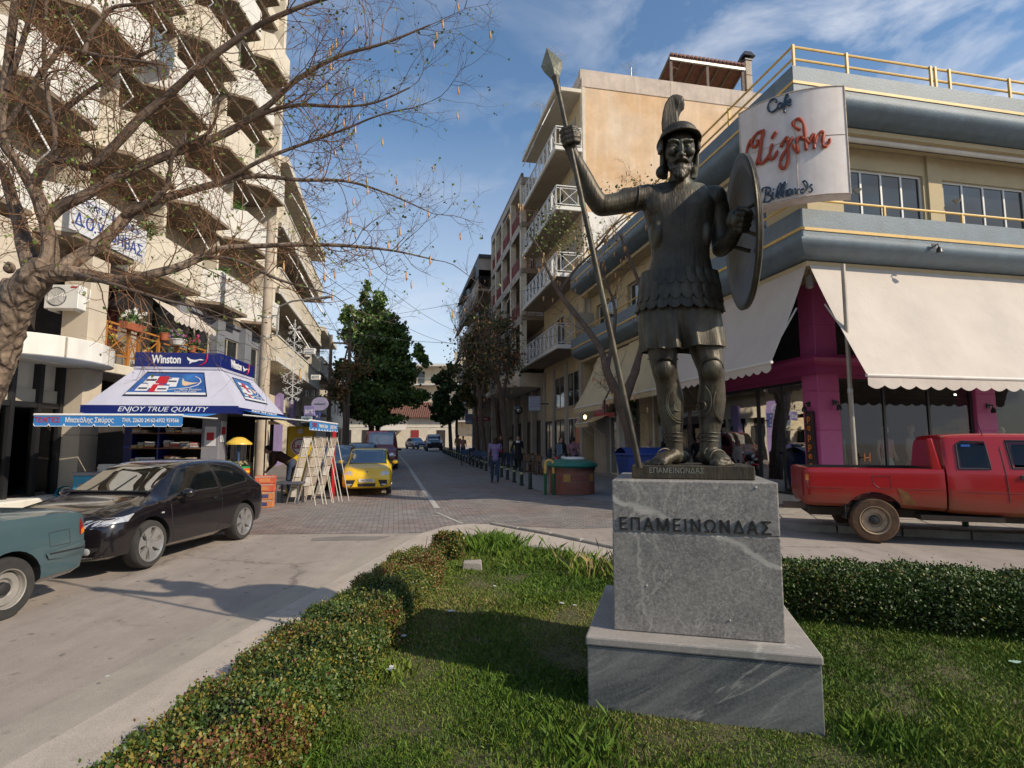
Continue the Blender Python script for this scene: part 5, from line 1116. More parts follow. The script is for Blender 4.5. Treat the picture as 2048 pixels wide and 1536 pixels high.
# arm band and grip inside the shield
mb=MB(); a=sc_-n_*.0; mb.tube([a+tx*.05+ty*.14+n_*.06,a+tx*.05+ty*.10-n_*.09,a+tx*.05-ty*.06-n_*.09,a+tx*.05-ty*.12+n_*.06],.016,8); mb.build('shield_strap',M_br,stt,smooth=True); mb=MB(); mb.tube([hs-Vector((0,0,.11))+n_*.1,hs-Vector((0,0,.06)),hs+Vector((0,0,.07)),hs+Vector((0,0,.12))+n_*.1],.014,8); mb.build('shield_grip',M_br,stt,smooth=True)
# bronze plinth with scratched name
pb=MB(); 
bl=at(1274,959,3.80);br_=at(1498,960,3.60)
pb.box(-.40,-.335,1.4535,.40,.30,1.545); o=pb.build('plinth',M_brt if 0 else M_br,stt,bevel=.006); o.location=(PC.x+.01,PC.y,0); o.rotation_euler=(0,0,PZ)
tx_=text('ΕΠΑΜΕΙΝΩΝΔΑΣ',.05,M('scratch',(.2,.2,.17),.7),stt,(0,0,0),(1,0,0),(0,0,1),extrude=.0006,width=.36,name='scratched_name')
mm=Matrix.Translation((PC.x+.01,PC.y,0))@Matrix.Rotation(PZ,4,'Z')@Matrix.Translation((-.10,-.3362,1.51))@Matrix.Rotation(R(90),4,'X'); tx_.matrix_basis=mm
# ================= VEHICLES =================
M_tyre=M('tyre_rubber',(.028,.027,.026),.85,.25,12,.2,60,col2=(.07,.06,.05),fac2=.6)
M_rim=flatm('alloy_rim',(.50,.50,.50),.32,metal=.75); M_steelrim=M('steel_rim',(.36,.34,.31),.45,.15,8,.05,metal=.4)
M_trim=flatm('black_trim',(.02,.02,.022),.55); M_lamp=flatm('lamp_glass',(.55,.56,.58),.12,metal=.35,coat=1); M_redl=flatm('red_lens',(.30,.01,.012),.2,coat=.6); M_orl=flatm('orange_lens',(.65,.2,.02),.2,coat=.5)
M_cg=glass('car_glass',(.42,.48,.48),.42,.004); M_plate=flatm('plate_white',(.62,.62,.6),.4); M_chrome=flatm('chrome',(.7,.7,.72),.12,metal=1); M_cabshade=M('cabin_shade',(.03,.032,.032),.5,.6,2.5,0,col2=(.12,.12,.11),fac2=.6,s2=3.5); M_seat=M('seat_cloth',(.05,.05,.055),.9)
def paint(name,col,metal=0,rough=.32,dirt=.15): 
    return M(name,col,rough,var=.04,scale=2,bump=0,metal=metal,coat=.9,col2=(.22,.17,.12),fac2=dirt,s2=1.6,spec=.5)
class Loft:
    """car shell from cross-sections; rows: x,zb,zs,zt,wb,wm,ws,wt"""
    def __init__(s,rows,sub=5,sc=(1,1,1)):
        R_=np.array(rows,float); R_[:,0]*=sc[0]; R_[:,[4,5,6,7]]*=sc[1]; R_[:,[1,2,3]]*=sc[2]; n=len(R_); out=[]
        for i in range(n-1):
            p0=R_[max(i-1,0)];p1=R_[i];p2=R_[i+1];p3=R_[min(i+2,n-1)]
            for k in range(sub):
                t=k/sub; m1=(p2-p0)/max(1e-6,(p2[0]-p0[0]))*(p2[0]-p1[0]); m2=(p3-p1)/max(1e-6,(p3[0]-p1[0]))*(p2[0]-p1[0])
                m1=np.clip(m1,-abs(p2-p1)*2.2,abs(p2-p1)*2.2); m2=np.clip(m2,-abs(p2-p1)*2.2,abs(p2-p1)*2.2)
                q=(2*t**3-3*t*t+1)*p1+(t**3-2*t*t+t)*m1+(-2*t**3+3*t*t)*p2+(t**3-t*t)*m2; q[0]=p1[0]+(p2[0]-p1[0])*t; out.append(q)
        out.append(R_[-1]); s.r=np.array(out)
    def sec(s,x):
        r=s.r; q=[np.interp(x,r[:,0],r[:,k]) for k in range(8)]; _,zb,zs,zt,wb,wm,ws,wt=q; h=zs-zb; t=zt-zs; cr=min(.06,t*.35)
        lo=[(0,zb),(wb*.7,zb),(wb*.93,zb+.02*1),(wb+(wm-wb)*.55,zb+h*.12),(wm*.995,zb+h*.3),(wm,zb+h*.5),(wm*.998,zb+h*.66),(wm*.985,zb+h*.82),(ws+(wm-ws)*.45,zb+h*.94),(ws,zs)]
        up=[(ws+(wt-ws)*.35,zs+(t-cr)*.38),(ws+(wt-ws)*.7,zs+(t-cr)*.74),(wt*1.0,zt-cr),(wt*.93,zt-cr*.45),(wt*.8,zt-cr*.18),(wt*.5,zt-cr*.03),(0,zt)]
        return lo+up
    def half(s,x,z):
        p=s.sec(x); ys=[a for a,b in p]; 
        for i in range(len(p)-1,0,-1):
            (y1,z1),(y0,z0)=p[i],p[i-1]
            if min(z0,z1)-1e-6<=z<=max(z0,z1)+1e-6 and abs(z1-z0)>1e-6: return y0+(y1-y0)*(z-z0)/(z1-z0)
        return 0 if z>p[-1][1] else p[2][0]
    def top(s,x,f):
        p=s.sec(x)[-5:]; yw=p[0][0]; y=abs(f)*yw*.97
        for i in range(len(p)-1):
            (y0,z0),(y1,z1)=p[i],p[i+1]
            if y1<=y<=y0: return (y if f>=0 else -y), z0+(z1-z0)*((y0-y)/max(1e-6,y0-y1))
        return (y if f>=0 else -y),p[-1][1]
    def front(s,y,z,end=1):
        xs=s.r[:,0]; x=xs[-1] if end>0 else xs[0]; st=-.012*end
        for _ in range(200):
            p=s.sec(x)
            if z<=p[-1][1] and z>=p[0][1]-.01 and s.half(x,z)>=abs(y): return x
            x+=st
        return x
    def mesh(s):
        xs=[]; r=s.r[:,0]
        for i in range(len(r)-1): xs.append(r[i])
        xs.append(r[-1]); vs=[];fs=[];K=None
        for x in xs:
            p=s.sec(x); ring=[(x,y,z) for y,z in p]+[(x,-y,z) for y,z in p[-2:0:-1]]; K=len(ring); vs+=ring
        n=len(xs)
        for i in range(n-1):
            for j in range(K): fs.append((i*K+j,(i+1)*K+j,(i+1)*K+(j+1)%K,i*K+(j+1)%K))
        fs+=[tuple(range(K)),tuple(reversed(range((n-1)*K,n*K)))]
        return vs,fs
def poly_grid(P_,nu=8,nv=6):
    """grid of points filling a convex polygon in 2D (rows along second coordinate)"""
    zs=[p[1] for p in P_];z0,z1=min(zs),max(zs);g=[]
    for j in range(nv+1):
        z=z0+(z1-z0)*min(max(j/nv,.004),.996); xi=[]
        for i in range(len(P_)):
            (xa,za),(xb,zb)=P_[i],P_[(i+1)%len(P_)]
            if (za-z)*(zb-z)<=0 and abs(za-zb)>1e-9: xi.append(xa+(xb-xa)*(z-za)/(zb-za))
        a,b=min(xi),max(xi); g+=[(a+(b-a)*i/nu,z) for i in range(nu+1)]
    fs=[(j*(nu+1)+i,j*(nu+1)+i+1,(j+1)*(nu+1)+i+1,(j+1)*(nu+1)+i) for j in range(nv) for i in range(nu)]
    return g,fs
def side_patch(L_,P_,off,name,mat,par,side=1,nu=8,nv=6,frame=None):
    if frame:
        cx=sum(p[0] for p in P_)/len(P_);cz=sum(p[1] for p in P_)/len(P_); big=[(cx+(x-cx)*(1+frame/max(.05,abs(x-cx))),cz+(z-cz)*(1+frame/max(.05,abs(z-cz)))) for x,z in P_]
        side_patch(L_,big,off*.5,'window_frame_and_shade',M_trim,par,side,nu,nv)  # black frame; its fill behind the glass stands in for cabin shade
    g,fs=poly_grid(P_,nu,nv); vs=[(x,side*(L_.half(x,z)+off),z) for x,z in g]
    return MB().add(vs,fs if side<0 else [f[::-1] for f in fs]).build(name,mat,par,smooth=True)
def front_patch(L_,P_,off,name,mat,par,end=1,nu=6,nv=4,both=False):
    o=None
    for sgn_ in ((1,-1) if both else (1,)):
        g,fs=poly_grid(P_,nu,nv); vs=[(L_.front(y,z,end)+off*end,(y+off*.9*min(1,y*3))*sgn_,z) for y,z in g]; o=MB().add(vs,fs).build(name,mat,par,smooth=True)
    return o
def top_patch(L_,x0,x1,f0,f1,off,name,mat,par,nu=10,nv=8,taper=0):
    vs=[]
    if mat is M_cg: top_patch(L_,x0,x1,f0*1.04,f1*1.04,off*.5,'cabin_shade_panel',M_cabshade,par)  # dark panel under the glass, coloured as the shade inside the cabin
    vs=[];
    for j in range(nv+1):
        x=x0+(x1-x0)*j/nv
        for i in range(nu+1):
            f=f0+(f1-f0)*i/nu; y,z=L_.top(x,f); vs.append((x+off*(1 if x1<x0 else -1)*.0,y,z+off))
    fs=[(j*(nu+1)+i,j*(nu+1)+i+1,(j+1)*(nu+1)+i+1,(j+1)*(nu+1)+i) for j in range(nv) for i in range(nu)]
    return MB().add(vs,fs).build(name,mat,par,smooth=True)
def seam(L_,pts,par,side=1,r=.004,name='door_seam'):
    P_=[]
    for i in range(len(pts)-1):
        for k in range(6): t=k/6; x=pts[i][0]*(1-t)+pts[i+1][0]*t; z=pts[i][1]*(1-t)+pts[i+1][1]*t; P_.append((x,side*(L_.half(x,z)+.0005),z))
    x,z=pts[-1]; P_.append((x,side*(L_.half(x,z)+.0005),z)); return MB().tube(P_,r,4).build(name,M_trim,par)
def wheel(par,x,y,r,w,rimm,style='alloy',side=1,tyre=None,n=6):
    k_=1.17 if style=='alloy' else 1.0
    t=MB(); t.lathe([(r*.62*k_,-w/2),(r*.93,-w/2),(r*.985,-w*.38),(r,-w*.2),(r,w*.2),(r*.985,w*.38),(r*.93,w/2),(r*.62*k_,w/2)],(0,0,0),36,ax='y',cap=False)
    wh=t.build('wheel',tyre or M_tyre,par,smooth=True,loc=(x,y,r),ang=50)
    d=MB(); s=side; Yo=w/2*s
    pr=[(r*.64*k_,Yo-.002*s),(r*.62*k_,Yo-.02*s),(r*.58*k_,Yo-.035*s),(r*.56*k_,Yo-.07*s),(.01,Yo-.075*s)]
    d.add(*lathe_y(pr,32)); d.build('rim',rimm if style!='alloy' else M_steelrim,wh,smooth=True)
    if style=='alloy':
        for k in range(n):
            a=2*math.pi*k/n+.2; mb=MB(); ca,sa=math.cos(a),math.sin(a); da=(-sa,ca)
            def q(rr,ww,yy): return [(ca*rr+da[0]*ww,yy,sa*rr+da[1]*ww),(ca*rr-da[0]*ww,yy,sa*rr-da[1]*ww)]
            A=q(r*.10,r*.09,Yo-.03*s);B=q(r*.36,r*.12,Yo-.022*s);Cc=q(r*.71,r*.25,Yo-.008*s); A2=q(r*.10,r*.09,Yo-.06*s);B2=q(r*.36,r*.12,Yo-.055*s);C2=q(r*.70,r*.25,Yo-.05*s)
            mb.add(A+B+Cc+A2+B2+C2,[(0,1,3,2),(2,3,5,4),(6,8,9,7),(8,10,11,9),(0,2,8,6),(2,4,10,8),(1,7,9,3),(3,9,11,5)]).build('spoke',rimm,wh)
        h=MB().add(*lathe_y([(r*.2,Yo-.02*s),(r*.15,Yo-.014*s),(.002,Yo-.012*s)],20)).build('hub',rimm,wh,smooth=True)
        MB().add(*lathe_y([(r*.645*k_,Yo-.012*s),(r*.63*k_,Yo+.004*s),(r*.60*k_,Yo-.0*s),(r*.57*k_,Yo-.03*s)],36)).build('rim_lip',rimm,wh,smooth=True)
        d2=MB().add(*lathe_y([(r*.55,Yo-.073*s),(.01,Yo-.072*s)],24)).build('brake_disc',M_trim,wh)
    else:
        for k in range(n):
            a=2*math.pi*k/n; MB().ell((r*.42*math.cos(a),Yo-.070*s,r*.42*math.sin(a)),(r*.075,.012,r*.075),10,6).build('rim_hole',M_trim,wh)
        MB().add(*lathe_y([(r*.22,Yo-.07*s),(r*.2,Yo-.03*s),(r*.12,Yo-.02*s),(.002,Yo-.018*s)],18)).build('hub_cap',M_trim if n>5 else M_steelrim,wh,smooth=True)
        MB().add(*lathe_y([(r*.55,Yo-.06*s),(r*.52,Yo-.045*s),(r*.34,Yo-.05*s),(r*.3,Yo-.068*s)],30)).build('rim_dish',rimm,wh,smooth=True)
        MB().add(*lathe_y([(r*.645,Yo-.012*s),(r*.63,Yo+.004*s),(r*.60,Yo-.0*s),(r*.59,Yo-.03*s)],36)).build('rim_lip',rimm,wh,smooth=True)
    return wh
def lathe_y(pr,n):
    vs=[];fs=[]
    for rr,yy in pr:
        for j in range(n): a=2*math.pi*j/n; vs.append((rr*math.cos(a),yy,rr*math.sin(a)))
    for i in range(len(pr)-1):
        for j in range(n): fs.append((i*n+j,i*n+(j+1)%n,(i+1)*n+(j+1)%n,(i+1)*n+j))
    return vs,fs
def shell(L_,mat,par,arches,W_,name='body',cuts=()):
    vs,fs=L_.mesh(); o=MB().add(vs,fs).build(name,mat,par,smooth=True,ang=32)
    cm=MB()
    tmp=[]
    for (x,z,r) in arches:
        for s in (-1,1):
            c=MB().lathe([(r,-.26),(r,.26)],(x,s*(W_-.05),z),28,ax='y').build('cut',M_trim,None); c.parent=par; tmp.append(c)
    for b in cuts: c=MB().box(*b).build('cut',M_trim,None); c.parent=par; tmp.append(c)
    bpy.context.view_layer.update()
    for c in tmp:
        m=o.modifiers.new('arch','BOOLEAN'); m.operation='DIFFERENCE'; m.object=c; m.solver='EXACT'; m.material_mode='TRANSFER'
    dg=bpy.context.evaluated_depsgraph_get(); me=bpy.data.meshes.new_from_object(o.evaluated_get(dg)); o.modifiers.clear(); o.data=me
    for c in tmp: bpy.data.objects.remove(c)
    try: me.set_sharp_from_angle(angle=R(32))
    except Exception: pass
    for (x,z,r) in arches: MB().box(x-r*.98,-W_*.55,z-r*.2,x+r*.98,W_*.55,z+r*.9).build('underbody',M_trim,par) if False else None
    return o
def mirror_(par,x,y,z,mat,s):
    m=MB().ell((0,s*.1,0),(.07,.10,.065),12,8).build('door_mirror',mat,par,smooth=True,loc=(x,y,z)); MB().box(-.02,-.02 if s>0 else -.02,-.05,.03,s*.05,-.02).build('mirror_stalk',M_trim,m); return m
def place(t,p,ang): t.location=(p[0],p[1],gz(p[1])+.008); t.rotation_euler=(0,0,ang)
# ---- black three-door hatchback ----
ah=thing('parked_car','glossy black three-door hatchback with silver spoked wheels parked by the kiosk','car')
PB=paint('black_pearl_paint',(.012,.0095,.012),metal=.35,rough=.22,dirt=.05)
scA=(.845,.95,.96)
LA=Loft([(-2.10,.40,.80,.90,.58,.70,.68,.52),(-2.04,.24,.92,1.04,.76,.84,.80,.60),(-1.80,.20,.955,1.25,.80,.875,.82,.60),(-1.40,.19,.95,1.385,.82,.885,.835,.59),(-.7,.18,.925,1.425,.82,.885,.835,.60),(-.1,.18,.905,1.41,.82,.885,.84,.60),(.28,.18,.895,1.345,.82,.885,.84,.60),(.65,.18,.885,1.18,.82,.885,.84,.62),(1.02,.18,.88,1.0,.82,.885,.83,.66),(1.2,.18,.87,.945,.82,.885,.82,.70),(1.6,.18,.82,.885,.80,.88,.80,.64),(1.9,.19,.735,.80,.74,.84,.74,.58),(2.05,.21,.63,.69,.66,.74,.66,.5),(2.1,.28,.52,.57,.55,.62,.58,.42)],sc=scA)
sx,sy,sz=scA
shell(LA,PB,ah,[(1.25*sx,.31,.355),(-1.33*sx,.31,.355)],.86*sy)
for s in (1,-1):
    side_patch(LA,[(-.52*sx,.945*sz),(.80*sx,.925*sz),(.30*sx,1.28*sz),(.05*sx,1.335*sz),(-.50*sx,1.345*sz)],.006,'side_window',M_cg if s>0 else M_cg,ah,s,10,8,.02)
    side_patch(LA,[(-.60*sx,.955*sz),(-.58*sx,1.34*sz),(-1.05*sx,1.32*sz),(-1.55*sx,1.10*sz),(-1.45*sx,1.02*sz)],.006,'side_window',M_cg,ah,s,8,6,.02)
    seam(LA,[(.84*sx,.9),(.80*sx,.5),(.72*sx,.28),(-.45*sx,.27),(-.56*sx,.6),(-.56*sx,.92)],ah,s)
    mirror_(ah,.62*sx,s*(.87*sy),.96*sz,PB,s)
    MB().box(-.42*sx,s*(LA.half(-.3,.80)),.775,-.26*sx,s*(LA.half(-.3,.80)+.03),.80).build('door_handle',PB,ah,bevel=.008)
    MB().box(1.0*sx,s*(LA.half(.88,.7)),.68,1.06*sx,s*(LA.half(.88,.7)+.008),.70).build('side_repeater',M_lamp,ah)
    for x in (1.25*sx,-1.33*sx): wheel(ah,x,s*.775*sy,.305,.2,M_rim,'alloy',s,n=6)
top_patch(LA,.34*sx,1.03*sx,-.93,.93,.005,'windscreen',M_cg,ah); top_patch(LA,-1.5*sx,-1.95*sx,-.85,.85,.006,'rear_window',M_cg,ah)
MB().box(.96*sx,-.6,.955,1.06*sx,.6,.975).build('scuttle',M_trim,ah)
for f in (-.5,.15): 
    P_=[(x,)+LA.top(x,f+(x-.9*sx)*-.3) for x in (1.0*sx,.9*sx,.75*sx,.6*sx)]; MB().tube([(a,b,c+.012) for a,b,c in P_],.006,5).build('wiper',M_trim,ah)
front_patch(LA,[(.37,.665),(.80,.735),(.815,.64),(.46,.565)],.006,'headlight',M_lamp,ah,1,18,6,True)
front_patch(LA,[(.0,.70),(.25,.68),(.20,.36),(.14,.33),(.0,.33)],.004,'grille',M_trim,ah,1,6,8,True)
for k in range(9): front_patch(LA,[(.0,.37+k*.035),(.215+k*.003,.37+k*.035),(.215+k*.003,.377+k*.035),(.0,.377+k*.035)],.010,'grille_bar',M_chrome if k in(8,) else flatm('grille_grey',(.1,.1,.1),.35),ah,1,3,1,True)
seamf=[(.0,.705),(.26,.685),(.21,.36),(.15,.325),(.0,.322)]
for s in (1,-1): MB().tube([(LA.front(y,z)+.008,s*y,z) for y,z in seamf],.009,6).build('grille_frame',M_chrome,ah,smooth=True)
front_patch(LA,[(.34,.37),(.68,.37),(.66,.27),(.34,.26)],.005,'lower_intake',M_trim,ah,1,6,3,True)
for s in (1,-1): MB().ell((LA.front(.56,.33)+.01,s*.56,.325),(.012,.05,.042),12,6).build('fog_lamp',M_lamp,ah,smooth=True)
for s in (1,-1): MB().tube([(LA.front(y,z)+.004,s*y,z) for y,z in ((.30,.50),(.5,.485),(.7,.47),(.78,.49))],.005,4).build('bumper_seam',M_trim,ah)
for s in (1,-1): MB().tube([(LA.front(y,z)+.004,s*y,z) for y,z in ((.36,.245),(.6,.25),(.7,.27))],.008,5).build('bumper_chrome',M_chrome,ah)
front_patch(LA,[(.0,.50),(.26,.50),(.26,.40),(.0,.40)],.018,'number_plate',M_plate,ah,1,2,1,True)
front_patch(LA,[(.55,.86*sz),(.72,.86*sz),(.74,.70*sz),(.6,.70*sz)],.005,'tail_light',M_redl,ah,-1,4,4,True)
MB().tube([(LA.half(0,0)*0+1.06*sx,.60*sy,.965*sz*.985),(1.5*sx,.55*sy,.90*sz),(1.85*sx,.45*sy,.815*sz)],.004,4).build('bonnet_seam',M_trim,ah)
# cabin: seats, dash, steering wheel
def cabin(t,x0,x1,w,z,dash=True,mat=None):
    m=mat or M_seat
    for y in (-w*.48,w*.48):
        MB().box(x0,y-.22,z-.25,x0+.45,y+.22,z-.1).box(x0-.08,y-.22,z-.2,x0+.08,y+.22,z+.32).box(x0-.06,y-.11,z+.34,x0+.04,y+.11,z+.5).build('seat',m,t,bevel=.03)
    MB().box(x1,-w,z-.12,x1+.3,w,z+.06).build('dashboard',M_trim,t,bevel=.04)
    MB().tube([(x1-.08+.06*math.sin(a),w*.48+.18*math.cos(a),z+.08+.17*math.sin(a)) for a in [2*math.pi*i/20 for i in range(21)]],.014,6).build('steering_wheel',M_trim,t)
# hollow look: dark panels laid under the glass stand in for the cabin's shade
place(ah,(-5.47,8.80),R(-95.5))
# ---- small yellow hatchback, front on ----
yc=thing('parked_car','small bright yellow hatchback facing the camera with black bumper intakes','car')
PY=paint('yellow_car_paint',(.78,.50,.006),rough=.32,dirt=.04)
LY_=Loft([(-1.67,.38,.82,.98,.52,.60,.58,.46),(-1.60,.24,.90,1.14,.66,.72,.68,.54),(-1.42,.2,.92,1.34,.70,.75,.71,.55),(-1.1,.2,.92,1.425,.72,.755,.72,.55),(-.3,.2,.92,1.455,.72,.755,.725,.57),(.2,.2,.915,1.435,.72,.755,.725,.57),(.45,.2,.91,1.33,.72,.755,.725,.575),(.75,.2,.9,1.12,.72,.755,.72,.60),(1.0,.2,.885,.965,.72,.755,.70,.62),(1.3,.2,.82,.885,.71,.75,.68,.56),(1.52,.21,.72,.79,.68,.735,.65,.5),(1.62,.23,.62,.69,.63,.70,.62,.46),(1.67,.27,.52,.57,.56,.63,.58,.4)],sc=(1,1,.98))
shell(LY_,PY,yc,[(1.08,.27,.31),(-1.12,.27,.31)],.74)
top_patch(LY_,.32,.99,-.92,.92,.006,'windscreen',M_cg,yc)
MB().box(.93,-.58,.945,1.0,.58,.962).build('scuttle',M_trim,yc)
front_patch(LY_,[(.36,.74),(.58,.75),(.655,.66),(.62,.59),(.40,.585)],.006,'headlight',M_lamp,yc,1,6,5,True)
front_patch(LY_,[(.0,.37),(.27,.37),(.25,.27),(.0,.27)],.005,'lower_intake',M_trim,yc,1,5,3,True)
front_patch(LY_,[(.33,.47),(.66,.47),(.62,.28),(.42,.28)],.005,'bumper_intake',M_trim,yc,1,5,4,True)
for s in (1,-1): MB().box(LY_.front(.5,.33)+.0,s*.44,.315,LY_.front(.5,.33)+.012,s*.58,.355).build('fog_lamp',M_lamp,yc)
pl=front_patch(LY_,[(.0,.50),(.225,.50),(.225,.405),(.0,.405)],.02,'number_plate',M_plate,yc,1,2,1,True)
text('MKI*5353',.085,M_trim,yc,(LY_.front(0,.45)+.023,0,.4525),(0,1,0),(0,0,1),extrude=.001,name='plate_text')
MB().ell((LY_.front(0,.70)+.006,0,.70),(.006,.032,.032),12,6).build('badge',flatm('badge_blue',(.03,.08,.3),.3),yc,smooth=True)
for s in (1,-1):
    side_patch(LY_,[(-.35,.95),(.80,.935),(.42,1.30),(.15,1.375),(-.33,1.385)],.006,'side_window',M_cg,yc,s,8,6,.015); side_patch(LY_,[(-.43,.955),(-.41,1.38),(-.95,1.36),(-1.3,1.05),(-1.25,.97)],.006,'side_window',M_cg,yc,s,6,5,.015)
    seam(LY_,[(.85,.88),(.80,.3),(-.35,.3),(-.42,.92)],yc,s); mirror_(yc,.62,s*.74,.98,PY,s)
    side_patch(LY_,[(-.75,.42),(.72,.42),(.72,.5),(-.75,.5)],.008,'rub_strip',M_trim,yc,s,6,1)
    for x in (1.08,-1.12): wheel(yc,x,s*.66,.27,.16,M_rim,'alloy',s,n=5)
yc.scale=(.94,.94,.94); fm=(G(691,989)+G(778,990))/2; fwd=Vector((.2,-.98,0)).normalized(); pc_=fm-fwd*1.02; place(yc,pc_,math.atan2(fwd.y,fwd.x))
MB().box(-.02,-.01,1.42,.0,.01,1.44).tube([(.1,0,1.41),(-.05,0,1.62)],.004,4).build('aerial',M_trim,yc)
# generic saloon/hatch/van shapes for the others
def simple_car(label,L0,pm,wheels,r,pts,u,v,ang,windows,group=None,scr=None,lights=True,name='parked_car',cat='car',rearlit=False):
    t=thing(name,label,cat,group=group); W_=max(q[5] for q in pts); shell(L0,pm,t,[(x,r,r+.045) for x in wheels],W_-.02)
    for s in (1,-1):
        for w in windows: side_patch(L0,w,.006,'side_window',M_cg,t,s,8,5,.015)
        for x in wheels: wheel(t,x,s*(W_-.1),r,.18,M_steelrim,'steel',s,n=6)
        mirror_(t,pts[-1][0]*.38,s*(W_-.02),.98,M_trim,s)
    if scr: top_patch(L0,scr[0],scr[1],-.92,.92,.006,'windscreen',M_cg,t)
    if lights:
        zf=pts[-2][2]; front_patch(L0,[(W_*.5,zf+.02),(W_*.85,zf+.02),(W_*.85,zf-.12),(W_*.5,zf-.12)],.008,'headlight',M_lamp,t,1,4,3,True); front_patch(L0,[(.0,zf),(W_*.45,zf),(W_*.42,zf-.14),(.0,zf-.14)],.006,'grille',M_trim,t,1,4,3,True)
        front_patch(L0,[(.0,.42),(.26,.42),(.26,.32),(.0,.32)],.012,'number_plate',M_plate,t,1,1,1,True)
    p=G(u,v); place(t,p,ang); return t
hb_=[(-1.95,.4,.82,.95,.55,.66,.62,.5),(-1.85,.22,.92,1.1,.7,.78,.74,.56),(-1.4,.2,.94,1.36,.74,.81,.76,.56),(-.5,.2,.92,1.42,.75,.82,.77,.57),(.2,.2,.91,1.38,.75,.82,.77,.57),(.9,.2,.88,1.0,.75,.82,.76,.62),(1.1,.2,.87,.94,.75,.82,.75,.64),(1.7,.2,.78,.83,.7,.79,.7,.55),(1.9,.22,.64,.7,.62,.7,.62,.48),(1.95,.3,.52,.57,.5,.6,.55,.4)]
wins=[[(-.42,.95),(.75,.93),(.25,1.28),(.0,1.33),(-.4,1.345)],[(-.5,.955),(-.48,1.345),(-1.1,1.32),(-1.5,1.05),(-1.4,.98)]]
sa=math.atan2(-.98,.2)
PD=paint('dark_blue_paint',(.018,.022,.035),metal=.3,rough=.25); PR=paint('maroon_paint',(.14,.012,.018),rough=.35,dirt=.1); PBk=paint('black_paint',(.012,.012,.013),rough=.25)
bc=simple_car('black car half hidden behind the yellow hatchback beside the newspaper rack',Loft(hb_),PBk,(1.2,-1.25),.29,hb_,690,962,sa,wins,scr=(.3,.95)); bc.location=(-6.15,20.0,gz(20)+.008)
bc2=simple_car('dark blue car with roof showing between the black car and the red van',Loft(hb_),PD,(1.2,-1.25),.29,hb_,690,950,sa,wins,scr=(.3,.95)); bc2.location=(-6.6,25.2,gz(25)+.008)
vn=[(-2.3,.4,1.1,1.85,.75,.82,.80,.70),(-2.25,.24,1.1,1.93,.8,.87,.84,.72),(-1.0,.22,1.1,1.97,.82,.88,.85,.73),(.5,.22,1.1,1.97,.82,.88,.85,.72),(1.0,.22,1.1,1.9,.82,.88,.85,.7),(1.7,.22,1.05,1.25,.82,.88,.84,.68),(1.9,.22,1.0,1.1,.8,.86,.8,.6),(2.3,.24,.8,.86,.72,.8,.72,.52),(2.35,.3,.6,.65,.6,.68,.62,.4)]
rv=simple_car('maroon panel van parked behind the dark cars on the left kerb',Loft(vn),PR,(1.5,-1.4),.32,vn,760,915,sa,[[(.45,1.15),(1.45,1.12),(.98,1.75),(.5,1.78)]],scr=(1.05,1.72),name='parked_van',cat='van'); rv.location=(-7.05,31.0,gz(31)+.008)
su=[(-2.2,.45,1.0,1.1,.7,.8,.76,.6),(-2.15,.3,1.05,1.55,.8,.88,.84,.66),(-1.5,.28,1.05,1.78,.82,.9,.85,.66),(0,.28,1.05,1.82,.82,.9,.85,.66),(.5,.28,1.05,1.76,.82,.9,.85,.66),(1.0,.28,1.03,1.2,.82,.9,.85,.7),(1.2,.28,1.02,1.12,.82,.9,.83,.7),(2.0,.3,.95,1.02,.78,.86,.78,.6),(2.15,.35,.75,.85,.7,.78,.7,.5)]
s1=simple_car('dark blue off-road car parked beside the bollards far up the street',Loft(su),PD,(1.4,-1.35),.36,su,878,897,sa,[[(-.5,1.1),(.75,1.08),(.4,1.65),(-.5,1.68)],[(-.6,1.1),(-.6,1.68),(-1.4,1.66),(-1.6,1.1)]],scr=(.45,1.0)); s1.location=(-8.6,63,gz(63)+.01)
s2=simple_car('blue hatchback left of the off-road car at the far end of the street',Loft(hb_),paint('mid_blue_paint',(.03,.06,.13),metal=.2),(1.2,-1.25),.3,hb_,850,895,sa+.3,wins,scr=(.3,.95)); s2.location=(-11.9,71,gz(71)+.01)
# ---- weathered green saloon, rear corner in view ----
gs=thing('parked_car','weathered blue-green saloon with its boot and rear wheel at the left edge','car')
PG=paint('faded_green_paint',(.045,.085,.10),rough=.5,dirt=.12)
GSR=[(-2.1,.36,.80,.86,.66,.74,.70,.56),(-2.05,.26,.90,.945,.74,.80,.76,.62),(-1.9,.25,.935,.975,.76,.82,.77,.64),(-1.35,.22,.945,1.0,.77,.825,.78,.62),(-1.15,.2,.945,1.03,.77,.825,.78,.6),(-.75,.2,.94,1.30,.77,.825,.78,.55),(-.35,.2,.93,1.37,.77,.825,.78,.56),(.3,.2,.93,1.38,.77,.825,.78,.56),(.55,.2,.92,1.3,.77,.825,.78,.56),(1.1,.2,.9,.98,.77,.825,.77,.62),(1.7,.2,.85,.9,.75,.81,.74,.6),(2.0,.22,.76,.8,.7,.77,.7,.55),(2.05,.3,.6,.65,.6,.7,.66,.5)]
LG=Loft(GSR); shell(LG,PG,gs,[(1.2,.3,.345),(-1.22,.3,.345)],.80)
